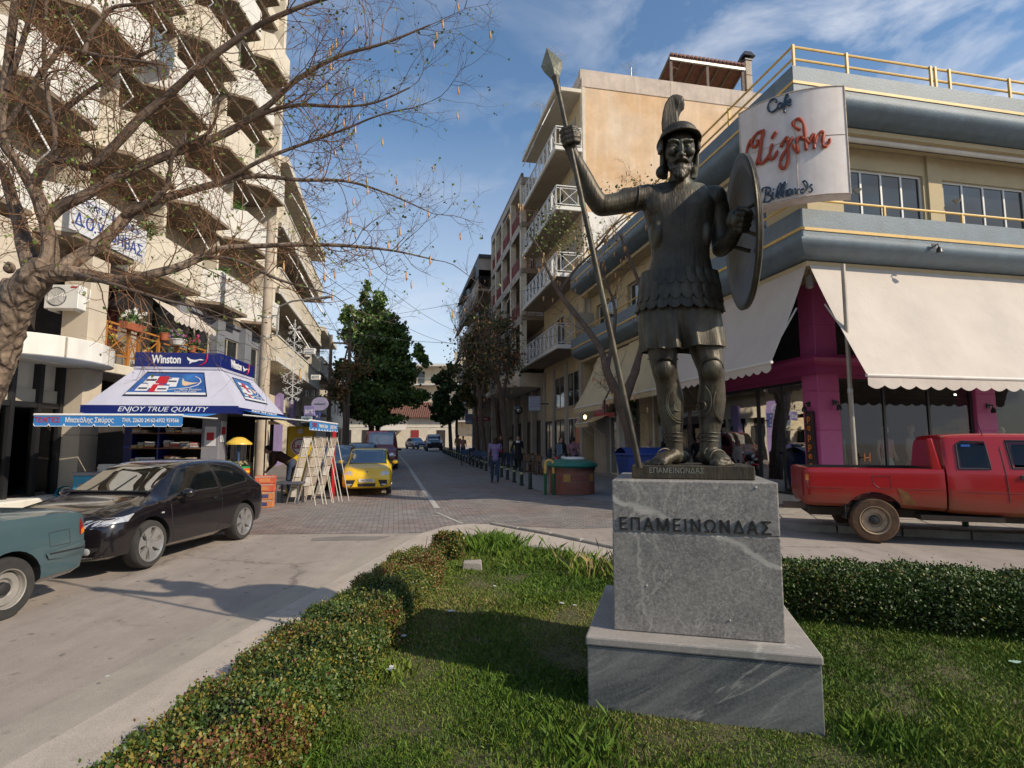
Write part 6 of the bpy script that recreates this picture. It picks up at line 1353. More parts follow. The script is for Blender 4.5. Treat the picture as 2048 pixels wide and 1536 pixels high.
for s in (1,-1):
    side_patch(LG,[(-.98,.975),(-.62,1.27),(-.2,1.30),(-.2,.975)],.006,'side_window',M_cg,gs,s,6,5,.02); side_patch(LG,[(-.1,.975),(-.1,1.31),(.45,1.30),(.85,.97)],.006,'side_window',M_cg,gs,s,6,5,.02)
    seam(LG,[(-.95,.93),(-.86,.5),(-.8,.3)],gs,s); seam(LG,[(-.15,.93),(-.15,.3)],gs,s)
    seam(LG,[(-1.86,.62),(-1.62,.62),(-1.60,.76),(-1.84,.77),(-1.86,.62)],gs,s,.003,'fuel_flap_seam')
    # grey bumper wrap
    side_patch(LG,[(-2.08,.44),(-1.62,.46),(-1.55,.60),(-2.04,.62)],.02,'bumper',M('faded_bumper',(.06,.09,.10),.7,.12,4,.1),gs,s,5,3); side_patch(LG,[(-2.06,.545),(-1.60,.545),(-1.60,.56),(-2.06,.56)],.027,'bumper_strip',M_trim,gs,s,5,1)
    side_patch(LG,[(-2.04,.70),(-1.98,.69),(-1.98,.86),(-2.0,.87)],.008,'tail_light',M_redl,gs,s,3,3); side_patch(LG,[(-2.045,.70),(-1.99,.69),(-1.99,.76),(-2.04,.77)],.010,'indicator',M_orl,gs,s,3,3)
    for x in (1.2,-1.22): wheel(gs,x,s*.72,.295,.18,M_steelrim,'steel',s,n=10)
top_patch(LG,-1.12,-.78,-.9,.9,.006,'rear_window',M_cg,gs); top_patch(LG,.58,1.08,-.9,.9,.006,'windscreen',M_cg,gs)
front_patch(LG,[(.35,.86),(.68,.84),(.68,.66),(.35,.66)],.01,'tail_light',M_redl,gs,-1,4,3,True); front_patch(LG,[(.0,.60),(.72,.60),(.70,.44),(.0,.44)],.03,'bumper',_M['faded_bumper'],gs,-1,5,2,True)
ang=R(-96.5); f_=Vector((math.cos(ang),math.sin(ang),0)); l_=Vector((-f_.y,f_.x,0)); wp=Vector((-4.82,5.62,0)); cpt=wp+f_*1.22-l_*.81; place(gs,cpt,ang)
# ---- red pickup ----
tk=thing('pickup_truck','muddy red extra-cab pickup truck with open bed parked in front of the boutique','pickup')
def mudred():
    m=M('pickup_red',(.33,.006,.008),.34,var=.05,scale=2,bump=0,coat=.35,col2=(.22,.02,.015),fac2=.2)
    t=m.node_tree;l=t.links.new;N=t.nodes.new;p=t.nodes['Principled BSDF']; src=p.inputs['Base Color'].links[0].from_socket
    tc=N('ShaderNodeTexCoord'); sp=N('ShaderNodeSeparateXYZ'); l(tc.outputs['Object'],sp.inputs[0]); n=N('ShaderNodeTexNoise'); n.inputs['Scale'].default_value=3; n.inputs['Detail'].default_value=8; l(tc.outputs['Object'],n.inputs['Vector'])
    mr=N('ShaderNodeMapRange'); mr.inputs[1].default_value=.45; mr.inputs[2].default_value=.92; mr.inputs[3].default_value=1; mr.inputs[4].default_value=0; l(sp.outputs['Z'],mr.inputs[0])
    m2=N('ShaderNodeMath'); m2.operation='MULTIPLY_ADD'; m2.inputs[1].default_value=1.6; l(n.outputs['Fac'],m2.inputs[0]); m2.inputs[2].default_value=.05
    mm=N('ShaderNodeMath'); mm.operation='MULTIPLY'; mm.use_clamp=True; l(mr.outputs[0],mm.inputs[0]); l(m2.outputs[0],mm.inputs[1])
    # splash fan behind the wheel
    x=N('ShaderNodeMixRGB'); x.inputs[2].default_value=(.20,.085,.03,1); l(mm.outputs[0],x.inputs[0]); l(src,x.inputs[1]); l(x.outputs[0],p.inputs['Base Color'])
    rr=N('ShaderNodeMapRange'); rr.inputs[3].default_value=.28; rr.inputs[4].default_value=.9; l(mm.outputs[0],rr.inputs[0]); l(rr.outputs[0],p.inputs['Roughness']); return m
PRd=mudred(); M_mudt=M('muddy_tyre',(.10,.055,.03),.95,.3,8,.4,40,col2=(.03,.025,.02),fac2=.8,s2=4); M_mudr=M('muddy_rim',(.36,.27,.18),.7,.25,8,.1,col2=(.18,.11,.06),fac2=.8,s2=5); M_mud=M('dried_mud',(.22,.10,.035),.95,.3,8,.5,30)
# local: x forward, rear wheel at x=0
W_=.80
bed=[(-1.0,.62,1.12,1.17,.66,.78,.77,.76),(-.97,.56,1.14,1.19,.74,.815,.80,.79),(-.8,.54,1.15,1.2,.76,.825,.805,.795),(.3,.54,1.15,1.2,.76,.825,.805,.795),(1.0,.50,1.15,1.2,.76,.825,.805,.795)]
LB_=Loft(bed,sub=4); bo=shell(LB_,PRd,tk,[(0,.36,.45)],.78,name='bed',cuts=[(-.92,-.70,.66,.94,.70,1.6)])
cabp=[(1.03,.50,1.16,1.66,.76,.825,.80,.62),(1.08,.48,1.16,1.73,.76,.83,.80,.63),(1.5,.46,1.16,1.76,.77,.83,.80,.64),(2.3,.45,1.15,1.755,.77,.83,.80,.64),(2.65,.45,1.15,1.67,.77,.83,.80,.64),(3.1,.45,1.14,1.30,.77,.83,.80,.66),(3.25,.45,1.12,1.22,.77,.83,.79,.66),(3.9,.46,1.06,1.14,.76,.82,.77,.64),(4.1,.48,.95,1.02,.74,.8,.75,.6),(4.15,.55,.8,.88,.7,.76,.72,.55)]
LC=Loft(cabp,sub=5); shell(LC,PRd,tk,[(3.0,.36,.42)],.78,name='cab',cuts=[(1.24,-1,1.22,1.59,1,1.60),(1.93,-1,1.23,2.52,1,1.58)])
for s in (1,-1):
    side_patch(LC,[(1.20,1.20),(1.62,1.20),(1.60,1.62),(1.30,1.63),(1.22,1.58)],.008,'side_window',M_cg,tk,s,6,6); seam(LC,[(1.20,1.20),(1.62,1.20),(1.60,1.62),(1.30,1.63),(1.22,1.58),(1.20,1.20)],tk,s,.016,'window_seal')
    side_patch(LC,[(1.90,1.215),(2.95,1.20),(2.62,1.55),(2.50,1.63),(1.88,1.64)],.008,'side_window',M_cg,tk,s,8,6); seam(LC,[(1.90,1.215),(2.95,1.20),(2.62,1.55),(2.50,1.63),(1.88,1.64),(1.90,1.215)],tk,s,.014,'window_seal')
    seam(LC,[(1.78,1.72),(1.82,.5)],tk,s,.006); seam(LC,[(2.98,1.16),(2.85,.5)],tk,s,.006); seam(LC,[(1.05,.84),(3.0,.82)],tk,s,.003,'body_crease')
    seam(LB_,[(-.97,.86),(-.45,.86)],tk,s,.003,'body_crease'); seam(LB_,[(.45,.86),(.98,.86)],tk,s,.003,'body_crease')
    seam(LB_,[(-.0,1.07),(.25,1.07),(.25,.87),(.08,.87),(.0,.95),(.0,1.07)],tk,s,.003,'fuel_flap_seam')
    y=LC.half(2.05,1.08)
    MB().box(1.97,s*y,1.04,2.23,s*(y+.02),1.115).build('door_handle',M_trim,tk,bevel=.01)
    side_patch(LB_,[(-.99,.98),(-.94,.98),(-.94,1.08),(-.99,1.08)],.008,'indicator',M_orl,tk,s,2,2); side_patch(LB_,[(-.99,.74),(-.93,.74),(-.93,.97),(-.99,.97)],.008,'tail_light',M_redl,tk,s,2,2)
    for x in (0,3.0): wheel(tk,x,s*.70,.355,.24,M_mudr,'steel',s,tyre=M_mudt,n=6)
    # mud splash
    side_patch(LB_,[(.34,.88),(.44,.86),(.60,.62),(.50,.56),(.42,.60)],.004,'mud_splash',M_mud,tk,s,4,5)
    MB().box(-.42,s*.55,.36,-.40,s*.78,.62).build('mud_flap',M_trim,tk)
top_patch(LC,2.68,3.12,-.93,.93,.006,'windscreen',M_cg,tk)
# protection hoop behind the cab, roof and bed details
MB().hexa([(.84,-.78,1.17),(.98,-.78,1.17),(.98,-.72,1.17),(.84,-.72,1.17),(.80,-.76,1.66),(.88,-.76,1.69),(.88,-.71,1.69),(.80,-.71,1.66)]).build('bed_upright',PRd,tk,bevel=.02)
for k in range(8): MB().box(-.90,-.66+k*.18,.655,.9,-.60+k*.18,.672).build('bed_rib',PRd,tk)
MB().box(-.9,-.5,.38,.9,.5,.52).build('chassis',M('muddy_black',(.04,.03,.022),.9,.3,5),tk); MB().box(1.0,-.6,.36,3.9,.6,.46).build('chassis',_M['muddy_black'],tk); MB().box(.65,.45,.38,1.75,.78,.46).box(.65,-.78,.38,1.75,-.45,.46).build('side_step',_M['muddy_black'],tk)
MB().box(-1.25,-.12,.44,-.9,.12,.54).build('tow_bracket',M_rust,tk); MB().tube([(-1.2,0,.47),(-1.34,0,.47),(-1.40,0,.50),(-1.40,0,.56)],.02,7).ell((-1.40,0,.575),.035,10,6).build('tow_ball',M_rust,tk,smooth=True)
MB().box(-1.015,-.6,.7,-1.003,.6,1.12).build('tailgate_panel',PRd,tk)
MB().tube([(1.62,-.6,1.72),(1.55,-.62,1.95)],.006,5).build('aerial',M_trim,tk)
MB().box(1.28,-LC.half(1.3,1.55)-.02,1.545,1.40,-LC.half(1.3,1.55)-.012,1.58).build('window_sticker',M('sticker_blue',(.03,.12,.45),.5),tk)
fd=Vector((.95,-.312,0)).normalized(); ln_=Vector((-fd.y,fd.x,0)); ctr=Vector((5.90,9.44,0))+ln_*.80
place(tk,ctr,math.atan2(fd.y,fd.x))
for s_ in (-1,1): MB().box(1.5,s_*.4-.25,.7,1.95,s_*.4+.25,1.2).build('seat',M_seat,tk,bevel=.03)
# ================= KIOSK AND ITS GOODS =================
KA=R(6); KC=Vector((-8.85,16.0,gz(16)))
def KL(x,y,z=0): return Vector((KC.x+x*math.cos(KA)-y*math.sin(KA),KC.y+x*math.sin(KA)+y*math.cos(KA),KC.z+z))
ki=thing('kiosk','street kiosk with pale sloped roof, dark blue top sign and newspaper shelves','kiosk',KC,KA)
M_kw=M('kiosk_roof_white',(.50,.50,.60),.45,.06,2,.05,col2=(.35,.35,.42),fac2=.3,s2=1,streak=.2); M_kb=M('kiosk_blue',(.006,.014,.13),.4,.08,3,.02); M_kg=M('kiosk_grey',(.22,.22,.25),.6,.1,3,.05,streak=.2)
M_txt=flatm('white_lettering',(.75,.75,.75),.5); M_lb=M('awning_blue',(.03,.20,.52),.8,.08,2,.15,14,col2=(.02,.13,.36),fac2=.4)
M_stripe=flatm('kiosk_navy_frame',(.008,.012,.05),.4)
e,f,zE,zT=(1.8,2.0,2.42,3.44); tx,ty=1.05,1.25
MB().hexa([(-e,-f,zE),(e,-f,zE),(e,f,zE),(-e,f,zE),(-tx,-ty,zT),(tx,-ty,zT),(tx,ty,zT),(-tx,ty,zT)]).build('roof',M_kw,ki)
fa=MB(); fa.box(-e-.03,-f-.03,zE-.16,e+.03,-f,zE+.03).box(-e-.03,f,zE-.16,e+.03,f+.03,zE).box(-e-.03,-f,zE-.16,-e,f,zE).box(e,-f,zE-.16,e+.03,f,zE); fa.build('fascia',M_kb,ki)
MB().box(-e,-f,zE-.10,e,f,zE-.02).build('ceiling',M_kg,ki)
MB().box(-tx-.03,-ty-.03,zT,tx+.03,ty+.03,zT+.06).build('roof_rim',M_kw,ki)
sb_=MB().box(-tx-.02,-ty-.02,zT+.06,tx+.02,ty+.02,zT+.44).build('top_sign',M_kb,ki,bevel=.01)
text('Winston',.30,M_txt,ki,(-.28,-ty-.028,zT+.25),(1,0,0),(0,0,1),bold=.008,width=.72,name='sign_text'); text('Winston',.30,M_txt,ki,(tx+.028,-.2,zT+.25),(0,1,0),(0,0,1),bold=.008,width=.8,name='sign_text')
M_rr=flatm('sign_red_swoosh',(.55,.01,.03),.4)
for (o_,dx,dy) in (((.42,-ty-.03),1,0),((tx+.03,.48),0,1)):
    q=lambda a,b: (o_[0]+dx*a,o_[1]+dy*a,zT+.25+b)
    b=MB(); b.poly([q(-.20,.08),q(-.10,.02),q(.0,-.0),(q(.12,.0)),q(.02,-.05),q(-.06,-.06),q(-.14,-.11),q(-.12,-.04),q(-.18,.0)]).poly([q(.0,0),q(.14,.03),q(.24,.0),q(.10,-.01)]); b.build('bird_mark',M_txt,ki)
    b=MB(); b.tube([q(.30,.17),q(.305,.05),q(.26,-.07),q(.17,-.13),q(.10,-.15)],[.02,.018,.016,.012,.004],6); b.build('red_swoosh',M_rr,ki)
# posters lying on the sloped roof
def slope(side,s,t): # s along, t up the slope 0..1
    if side=='f': a=(-e+(tx-e)*-1*t*0,)  # unused
    if side=='f': w=e+(tx-e)*t; return Vector((s*w,-f+(f-ty)*t,zE+(zT-zE)*t))
    w=f+(ty-f)*t; return Vector((e+(tx-e)*t,s*w,zE+(zT-zE)*t))
M_pbl=M('poster_blue',(.02,.08,.28),.35,.5,.9,0,col2=(.04,.22,.45),fac2=1,s2=1.2); M_pk=flatm('pack_white',(.6,.6,.62),.5); M_prd=flatm('pack_red',(.42,.01,.02),.5); M_gold=flatm('bird_gold',(.6,.42,.28),.5)
for side,sx_ in (('f',1),('r',1)):
    nrm=Vector((0,-.78,.62)) if side=='f' else Vector((.80,0,.6))
    def Qd(s,t,o=.012): return slope(side,s,t)+nrm*o
    s0,s1,t0,t1=(-.62,.60,.30,.88) if side=='f' else (-.5,.5,.28,.84)
    MB().add([Qd(s0-.02,t0-.04,.006),Qd(s1+.02,t0-.04,.006),Qd(s1+.02,t1+.04,.006),Qd(s0-.02,t1+.04,.006)],[(0,1,2,3)]).build('poster_frame',M_stripe,ki)
    MB().add([Qd(s0,t0),Qd(s1,t0),Qd(s1,t1),Qd(s0,t1)],[(0,1,2,3)]).build('poster',M_pbl,ki)
    W_s=s1-s0;W_t=t1-t0
    def R4(a,b,c,d,o,m,nm='pack_picture'): MB().add([Qd(s0+W_s*a,t0+W_t*c,o),Qd(s0+W_s*b,t0+W_t*c,o),Qd(s0+W_s*b,t0+W_t*d,o),Qd(s0+W_s*a,t0+W_t*d,o)],[(0,1,2,3)]).build(nm,m,ki)
    for a,b,c,d,m in ((.10,.27,.52,.84,M_pk),(.28,.44,.5,.84,M_prd),(.45,.6,.46,.78,M_pk),(.08,.24,.16,.48,M_pk),(.26,.42,.12,.47,M_prd),(.34,.50,.14,.40,M_pk),(.18,.34,.28,.56,M_pk),(.50,.60,.36,.58,M_pk)): R4(a,b,c,d,.018+.003*random.random(),m)
    for a,b,c,d in ((.11,.26,.62,.70),(.10,.22,.24,.31),(.36,.48,.22,.28),(.46,.58,.58,.64)): R4(a,b,c,d,.024,M_stripe,'pack_print')
    R4(.0,1,.0,.10,.016,M_pk,'poster_strip')
    p=lambda a,b:Qd(s0+W_s*a,t0+W_t*b,.02); MB().poly([p(.66,.78),p(.70,.62),p(.80,.56),p(.92,.56),p(.82,.48),p(.72,.40),p(.68,.44),p(.66,.60)]).build('bird_mark',M_gold,ki); MB().tube([p(.86,.85),p(.93,.75),p(.95,.6),p(.9,.45),p(.8,.34),p(.66,.27),p(.5,.22)],.012,5).build('poster_arc',M_pk,ki)
    v_=(slope(side,.3,.9)-slope(side,.3,.1)).normalized(); xd=Vector((1,0,0)) if side=='f' else Vector((0,1,0))
    text('Same Passion',.10,M_pk,ki,p(.8,.24),xd,v_,extrude=.001,name='poster_text'); text('Enjoy True Quality',.07,M_pk,ki,p(.74,.15),xd,v_,extrude=.001,name='poster_text')
text('ENJOY TRUE QUALITY',.17,M_txt,ki,(.05,-f-.036,zE-.07),(1,0,0),(0,0,1),shear=.3,width=2.1,name='fascia_text'); text('ENJOY TRUE QUALITY',.15,M_txt,ki,(e+.036,0,zE-.07),(0,1,0),(0,0,1),shear=.3,width=2.2,name='fascia_text')
# cabin
bx_,by_=1.15,1.35
MB().box(.72,-by_,.02,bx_,-by_+.5,zE-.1).build('corner_panel',M_kg,ki,bevel=.01); MB().box(-bx_,-by_,.02,-.95,-by_+.2,zE-.1).build('corner_panel',M_kb,ki); MB().box(bx_-.06,-by_+.5,.02,bx_,by_,.95).build('side_panel',M_kg,ki)
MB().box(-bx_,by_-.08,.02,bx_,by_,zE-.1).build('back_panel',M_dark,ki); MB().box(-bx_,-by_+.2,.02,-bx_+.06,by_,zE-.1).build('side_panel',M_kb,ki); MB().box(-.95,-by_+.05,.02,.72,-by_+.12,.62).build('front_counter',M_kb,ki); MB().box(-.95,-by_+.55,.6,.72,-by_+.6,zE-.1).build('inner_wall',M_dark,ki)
for z in (.62,1.0,1.38,1.76): MB().box(-.95,-by_-.12,z,.72,-by_+.5,z+.03).build('shelf',M('shelf_wood',(.16,.08,.045),.7),ki)
MB().box(-.30,-by_-.1,.65,-.26,-by_+.5,2.2).build('shelf_divider',M_kb,ki)
for x in (1.1,): MB().tube([(x+.55,by_-.6,.0),(x+.55,by_-.6,zE-.1)],.02,6).build('post',M_black,ki)
MB().box(1.16,-1.3,1.55,1.17,-.95,2.1).build('side_poster',M_pk,ki); MB().box(1.172,-1.25,1.75,1.176,-1.0,1.95).build('side_poster_print',M_prd,ki)
MB().box(.80,-by_-.012,1.45,1.08,-by_-.004,1.95).build('notice',M_pk,ki); MB().box(.85,-by_-.016,1.6,1.03,-by_-.012,1.8).build('notice_print',M_prd,ki)
text('FAX',.14,M_stripe,ki,(-.55,-by_-.135,1.08),(1,0,0),(0,0,1),name='notice_text'); MB().box(-.78,-by_-.13,1.0,-.32,-by_-.125,1.17).build('notice',M_pk,ki)
mg=[M('mag%d'%i,c,.6,.3,9,.1) for i,c in enumerate(((.45,.42,.36),(.30,.24,.17),(.36,.30,.25),(.10,.13,.2),(.32,.06,.05),(.5,.38,.1),(.42,.40,.40)))]
for n_,m_ in zip(list(_M),list(_M.values())): pass
random.seed(11)
k=0
for z in (.65,1.03,1.41,1.79):
    x=-.92;ci=-1
    while x<.60:
        w=random.uniform(.14,.24)
        if not(-.36<x+w and x<-.24) :
            ci+=1
            t=thing('magazine_stack',('%s magazine pile from the left on the %s shelf of the kiosk'%(['first','second','third','fourth','fifth','sixth','seventh','eighth','ninth'][min(8,ci)],{.65:'lowest',1.03:'second',1.41:'third',1.79:'top'}[z])) if 1 else '','magazines',KL(x+w/2,-by_+.05,z),KA,'magazine piles on the kiosk shelves'); h=0; nmx=random.randint(3,7)
            while h<random.uniform(.10,.26) and nmx>0:
                th=random.uniform(.015,.045); MB().box(-w/2+.004,-.15,h,w/2-.004,.12,h+th-.002).build('magazine',mg[random.randrange(7)],t,rot=(0,0,random.uniform(-.12,.12))); h+=th; nmx-=1
        x+=w+.01
# small blue awnings with printed valances
def kiosk_awning(P,label,txt):
    """P: back-left, back-right, front-right, front-left (world)"""
    t=thing('awning',label,'awning',(0,0,0)); bl,br,fr,fl=[Vector(p) for p in P]
    MB().grid(lambda u,v:(bl.lerp(br,u)).lerp(fl.lerp(fr,u),v)-Vector((0,0,.05*math.sin(math.pi*v))),12,8).build('cloth',M_lb,t,smooth=True)
    d=(fr-fl); L_=d.length; n=max(6,round(L_/.31)); mb=MB(); hem=MB(); out=Vector((d.y,-d.x,0)).normalized()*.006; d.normalize()
    vh=.25
    for i in range(n):
        a=fl+d*(L_*i/n);b=fl+d*(L_*(i+1)/n); g=L_/n*.08
        p=[a,a-Vector((0,0,vh-.05)),a+d*g-Vector((0,0,vh)),b-d*g-Vector((0,0,vh)),b-Vector((0,0,vh-.05)),b]; p=[q+out for q in p]; mb.poly(p); hem.tube([p[1],p[2],p[3],p[4]],.007,4)
    mb.build('valance',M_lb,t); hem.build('hem',M_txt,t)
    MB().tube([fl,fr],.025,8).build('front_bar',M_txt,t)
    for a,b in ((bl,fl),(br,fr)): MB().tube([a-Vector((0,0,.12)),b-Vector((0,0,.02))],.018,6).build('arm',M_wmet,t)
    for s,fr_,sz,m_,w in txt: text(s,sz,m_,t,fl+d*L_*fr_-Vector((0,0,.12))+out*2,d,(0,0,1),extrude=.001,width=w,name='valance_text',bold=.002)
    return t
kiosk_awning((KL(-1.75,-2.04,2.25),KL(1.35,-2.04,2.25),KL(1.22,-3.55,2.14),KL(-1.82,-3.55,2.14)),'bright blue kiosk awning with red and white Greek lettering above the black car',[('ΤΕΝΤΕΣ',.09,.15,M_prd,.52),('Μπακάλης Σπύρος',.37,.15,M_txt,.98),('ΤΗΛ. 22620 24162-6932 959566',.78,.12,M_txt,1.18)])
kiosk_awning((KL(1.84,-1.7,2.36),KL(1.84,1.3,2.36),KL(3.55,1.6,2.12),KL(3.45,-1.55,2.12)),'smaller blue kiosk awning seen edge-on over the newspaper rack',[('ΤΕΝΤΕΣ',.15,.15,M_prd,.5),('Μπακάλης Σπύρος',.45,.14,M_txt,.95),('22620 24162',.82,.14,M_txt,.8)])
# newspaper racks
M_news=M('newsprint',(.46,.40,.33),.9,.25,14,.2,60,col2=(.25,.2,.17),fac2=.9,s2=9); M('white_paper_',(.55,.52,.48),.8,.25,12,col2=(.25,.22,.2),fac2=.6,s2=8); M_tubew=M('cream_tube',(.50,.45,.38),.5,.1,5)
wd=Vector((.40,.92,0)).normalized(); ld=Vector((.92,-.40,0)).normalized()
for i in range(4):
    o_=Vector((-5.78,14.85,gz(14.8)))+wd*.30*i+ld*.08*(i%2); t=thing('newspaper_rack',['newspaper rack nearest the orange crates, leaning with folded papers','second newspaper rack of the leaning row','third newspaper rack of the leaning row','newspaper rack farthest from the crates beside the red panel'][i],'rack',o_,0,'newspaper racks beside the kiosk')
    up=(ld*.50+Vector((0,0,1.70))); w=wd*.27
    q=lambda a,b: w*a+up*b
    MB().tube([q(0,0),q(0,1),q(1,1),q(1,0)],.014,6).build('frame',M_tubew,t,smooth=True)
    lg=ld*.50; MB().tube([q(0,.98),q(0,.98)*.0+lg*1.0+ld*.45+w*.0,lg+ld*.45+w,q(1,.98)],.013,6).build('rear_leg',M_tubew,t,smooth=True)
    for k in range(6):
        b0=.10+k*.15; nn_=up.cross(w).normalized()
        p=[q(.03,b0),q(.97,b0+.01*random.uniform(-1,1)),q(.97,b0+.135),q(.03,b0+.13)]; off=nn_*.012*(1+.5*random.random())
        MB().hexa([a-off for a in p]+[a+off+nn_*.01*random.random()*3 for a in p]).build('newspaper',[M_news,mg[0],mg[2],_M['white_paper_']][random.randrange(4)],t)
        MB().tube([q(-.02,b0+.07)+nn_*.03,q(1.02,b0+.07)+nn_*.03],.004,4).build('cord',M_trim,t)
t=thing('display_panel','narrow red drinks panel standing behind the newspaper racks','panel',(-5.0,16.1,gz(16)),R(12)); MB().box(-.03,-.3,0,.03,.3,1.85).build('panel',M('panel_red',(.45,.012,.015),.4),t,bevel=.01); MB().box(-.04,-.25,.05,.04,.25,.5).build('base',M_prd,t)
# crates of fruit, four high
M_card=M('orange_cardboard',(.55,.20,.07),.8,.12,6,.1); M_cardb=M('printed_blue',(.05,.05,.14),.7)
for i in range(4):
    t=thing('fruit_crate',['bottom cardboard crate with blue label beside the newspaper racks','cardboard crate with blue label, second from the bottom of the stack','orange-red cardboard crate, second from the top of the stack','topmost orange-red cardboard crate of the stack by the racks'][i],'crate',(-6.05+.01*i,14.1,gz(14)+.19*i+.006),R(4*(i%2)+10),'stacked cardboard crates beside the kiosk')
    h=.185;a,b=.22,.16
    MB().box(-a,-b,0,a,-b+.008,h).box(-a,b-.008,0,a,b,h).box(-a,-b,0,-a+.008,b,h).box(a-.008,-b,0,a,b,h).box(-a,-b,0,a,b,.01).build('box',M_card if i<2 else M('red_cardboard',(.55,.10,.05),.8,.15,8),t)
    MB().box(-a*.55,-b-.003,.04,a*.55,-b-.001,.13).build('label_print',M_cardb if i<2 else _M['orange_cardboard'],t)
    for k in range(6): MB().ell((-.15+.06*(k%6)+.0,-.06+.1*(k%2),.14),.042,8,6).build('orange',M('orange_fruit',(.7,.25,.03),.5),t,smooth=True) if i==3 else None
    MB().box(-a-.003,-b-.005,h-.03,a+.003,-b-.001,h-.01).build('tape_strip',M_creamd,t)
t=thing('stool_table','low grey plastic crate table behind the fruit crates','table',(-5.75,14.9,gz(15))); MB().box(-.3,-.25,.5,.35,.25,.56).build('top',M('grey_plastic',(.1,.11,.14),.5),t); 
for x in (-.26,.3):
    for y in (-.2,.2): MB().box(x-.02,y-.02,0,x+.02,y+.02,.5).build('leg',_M['grey_plastic'],t)
# popcorn machine
t=thing('popcorn_machine','clear round popcorn machine with yellow cone lid and rainbow base','machine',(-6.62,13.9,gz(14))); M_yp=M('yellow_plastic',(.72,.46,.06),.4,.05)
MB().lathe([(.30,1.52),(.29,1.56),(.13,1.68),(.05,1.70)],(0,0,0),24).build('lid',M_yp,t,smooth=True); MB().lathe([(.26,1.02),(.26,1.52)],(0,0,0),24,cap=False).build('glass_drum',glass('drum_glass',(.85,.86,.84),1.2),t,smooth=True)
for z,c in ((1.0,(.02,.25,.08)),(.95,(.7,.1,.02)),(.9,(.75,.45,.03)),(.85,(.5,.02,.02))): MB().lathe([(.27,z-.05),(.27,z)],(0,0,0),24).build('base_ring',flatm('ring_%d'%int(z*100),c,.5),t)
MB().lathe([(.2,0),(.2,.8)],(0,0,0),20).build('pedestal',M_wmet,t); MB().tube([(0,0,1),(0,0,1.5)],.03,8).build('core',M('core_blue',(.05,.12,.3),.5),t)
mb=MB(); random.seed(3)
for k in range(60): a=random.random()*6.28;r_=random.random()**.5*.24; mb.ell((r_*math.cos(a),r_*math.sin(a),1.02+random.random()*.09),.025,5,4)
mb.build('popcorn',M('popcorn',(.6,.5,.3),.8),t,kind='stuff')
t=thing('snack_cabinet','tall yellow crisps cabinet with round red and white logo','cabinet',(-6.25,17.0,gz(17)),R(14)); MB().box(-.35,-.3,.05,.35,.3,2.0).build('cabinet',M('crisps_yellow',(.75,.50,.02),.45,.05),t,bevel=.02)
MB().lathe([(.255,0),(.25,.012)],(0,-.302,1.42),28,ax='y').build('logo_disc',M_txt,t); MB().lathe([(.225,0),(.22,.02)],(0,-.302,1.42),28,ax='y').build('logo_disc',M_prd,t); MB().lathe([(.19,0),(.185,.028)],(0,-.302,1.42),28,ax='y').build('logo_disc',M_txt,t); text("Lay's",.2,M_prd,t,(0,-.335,1.42),(1,0,0),(.12,0,1),name='logo_text',bold=.006,width=.34); MB().lathe([(.08,0),(.08,.01)],(0,-.302,1.86),16,ax='y').build('logo_disc',M_txt,t)
# freezer and papers left of the kiosk, basket
t=thing('ice_cream_freezer','light blue chest freezer with pale lid behind the black car','freezer',(-9.9,13.75,gz(14)),R(4)); MB().box(-.35,-.3,0,.75,.3,.80).build('body',M('freezer_blue',(.03,.25,.42),.4),t,bevel=.02); MB().box(-.37,-.32,.80,.77,.32,.88).build('lid',M_kg,t,bevel=.01); MB().box(-.2,-.303,.2,.6,-.301,.6).build('side_print',M('print_orange',(.55,.3,.06),.5,.6,6),t)
t=thing('newspaper_bundle','bundle of folded white newspapers lying on the freezer','newspapers',(-9.55,13.7,gz(14)+.885),R(12))
for k in range(8): MB().box(-.22+.01*random.uniform(-1,1),-.15,.022*k,.22,.15,.022*k+.018).build('newspaper',M('white_paper',(.62,.62,.6),.8,.1,12),t,bevel=.007)
t=thing('basket','turquoise plastic basket tipped against the entrance step','basket',(-11.15,14.3,gz(14)+.16),0); t.rotation_euler=(R(12),R(62),0)
M_tq=M('turquoise_plastic',(.02,.26,.36),.4,.08); mb=MB(); mb.lathe([(.17,-.22),(.25,.2),(.27,.22),(.255,.22),(.235,.19),(.155,-.2)],(0,0,0),24,cap=False).lathe([(.17,-.22),(.001,-.22)],(0,0,0),24,cap=False); mb.build('bowl',M_tq,t,smooth=True); MB().tube([(.26*math.cos(a),.26*math.sin(a),.21+.02*math.sin(3*a)) for a in [2*math.pi*i/24 for i in range(25)]],.012,6).build('rim',M_tq,t)
# ---- entrance: air conditioner, photocopier ----
t=thing('air_conditioner','white wall-mounted air conditioner with round fan grille beside the entrance column','air conditioner',(-11.55,14.45,5.12),R(3))
MB().box(-.42,-.16,0,.42,.16,.62).build('case',M_wmet,t,bevel=.015); 
MB().add(*[(v) for v in lathe_y([(.25,-.163),(.24,-.175),(.225,-.165),(.22,-.12),(.01,-.12)],32)]).build('fan_well',M_black,t,loc=(-.12,0,.31),smooth=True)
mb=MB(); 
for r_ in (.04,.08,.12,.16,.20,.235): mb.tube([(r_*math.cos(a),-.172,r_*math.sin(a)) for a in [2*math.pi*i/28 for i in range(29)]],.0035,4)
for k in range(8): a=k*math.pi/4; mb.tube([(.03*math.cos(a),-.172,.03*math.sin(a)),(.24*math.cos(a),-.172,.24*math.sin(a))],.003,4)
mb.build('fan_grille',M_steel,t,loc=(-.12,0,.31))
for k in range(4): a=k*math.pi/2+.5; MB().poly([(.03*math.cos(a),-.14,.03*math.sin(a)),(.19*math.cos(a-.3),-.15,.19*math.sin(a-.3)),(.2*math.cos(a+.2),-.13,.2*math.sin(a+.2))]).build('fan_blade',M_kg,t,loc=(-.12,0,.31))
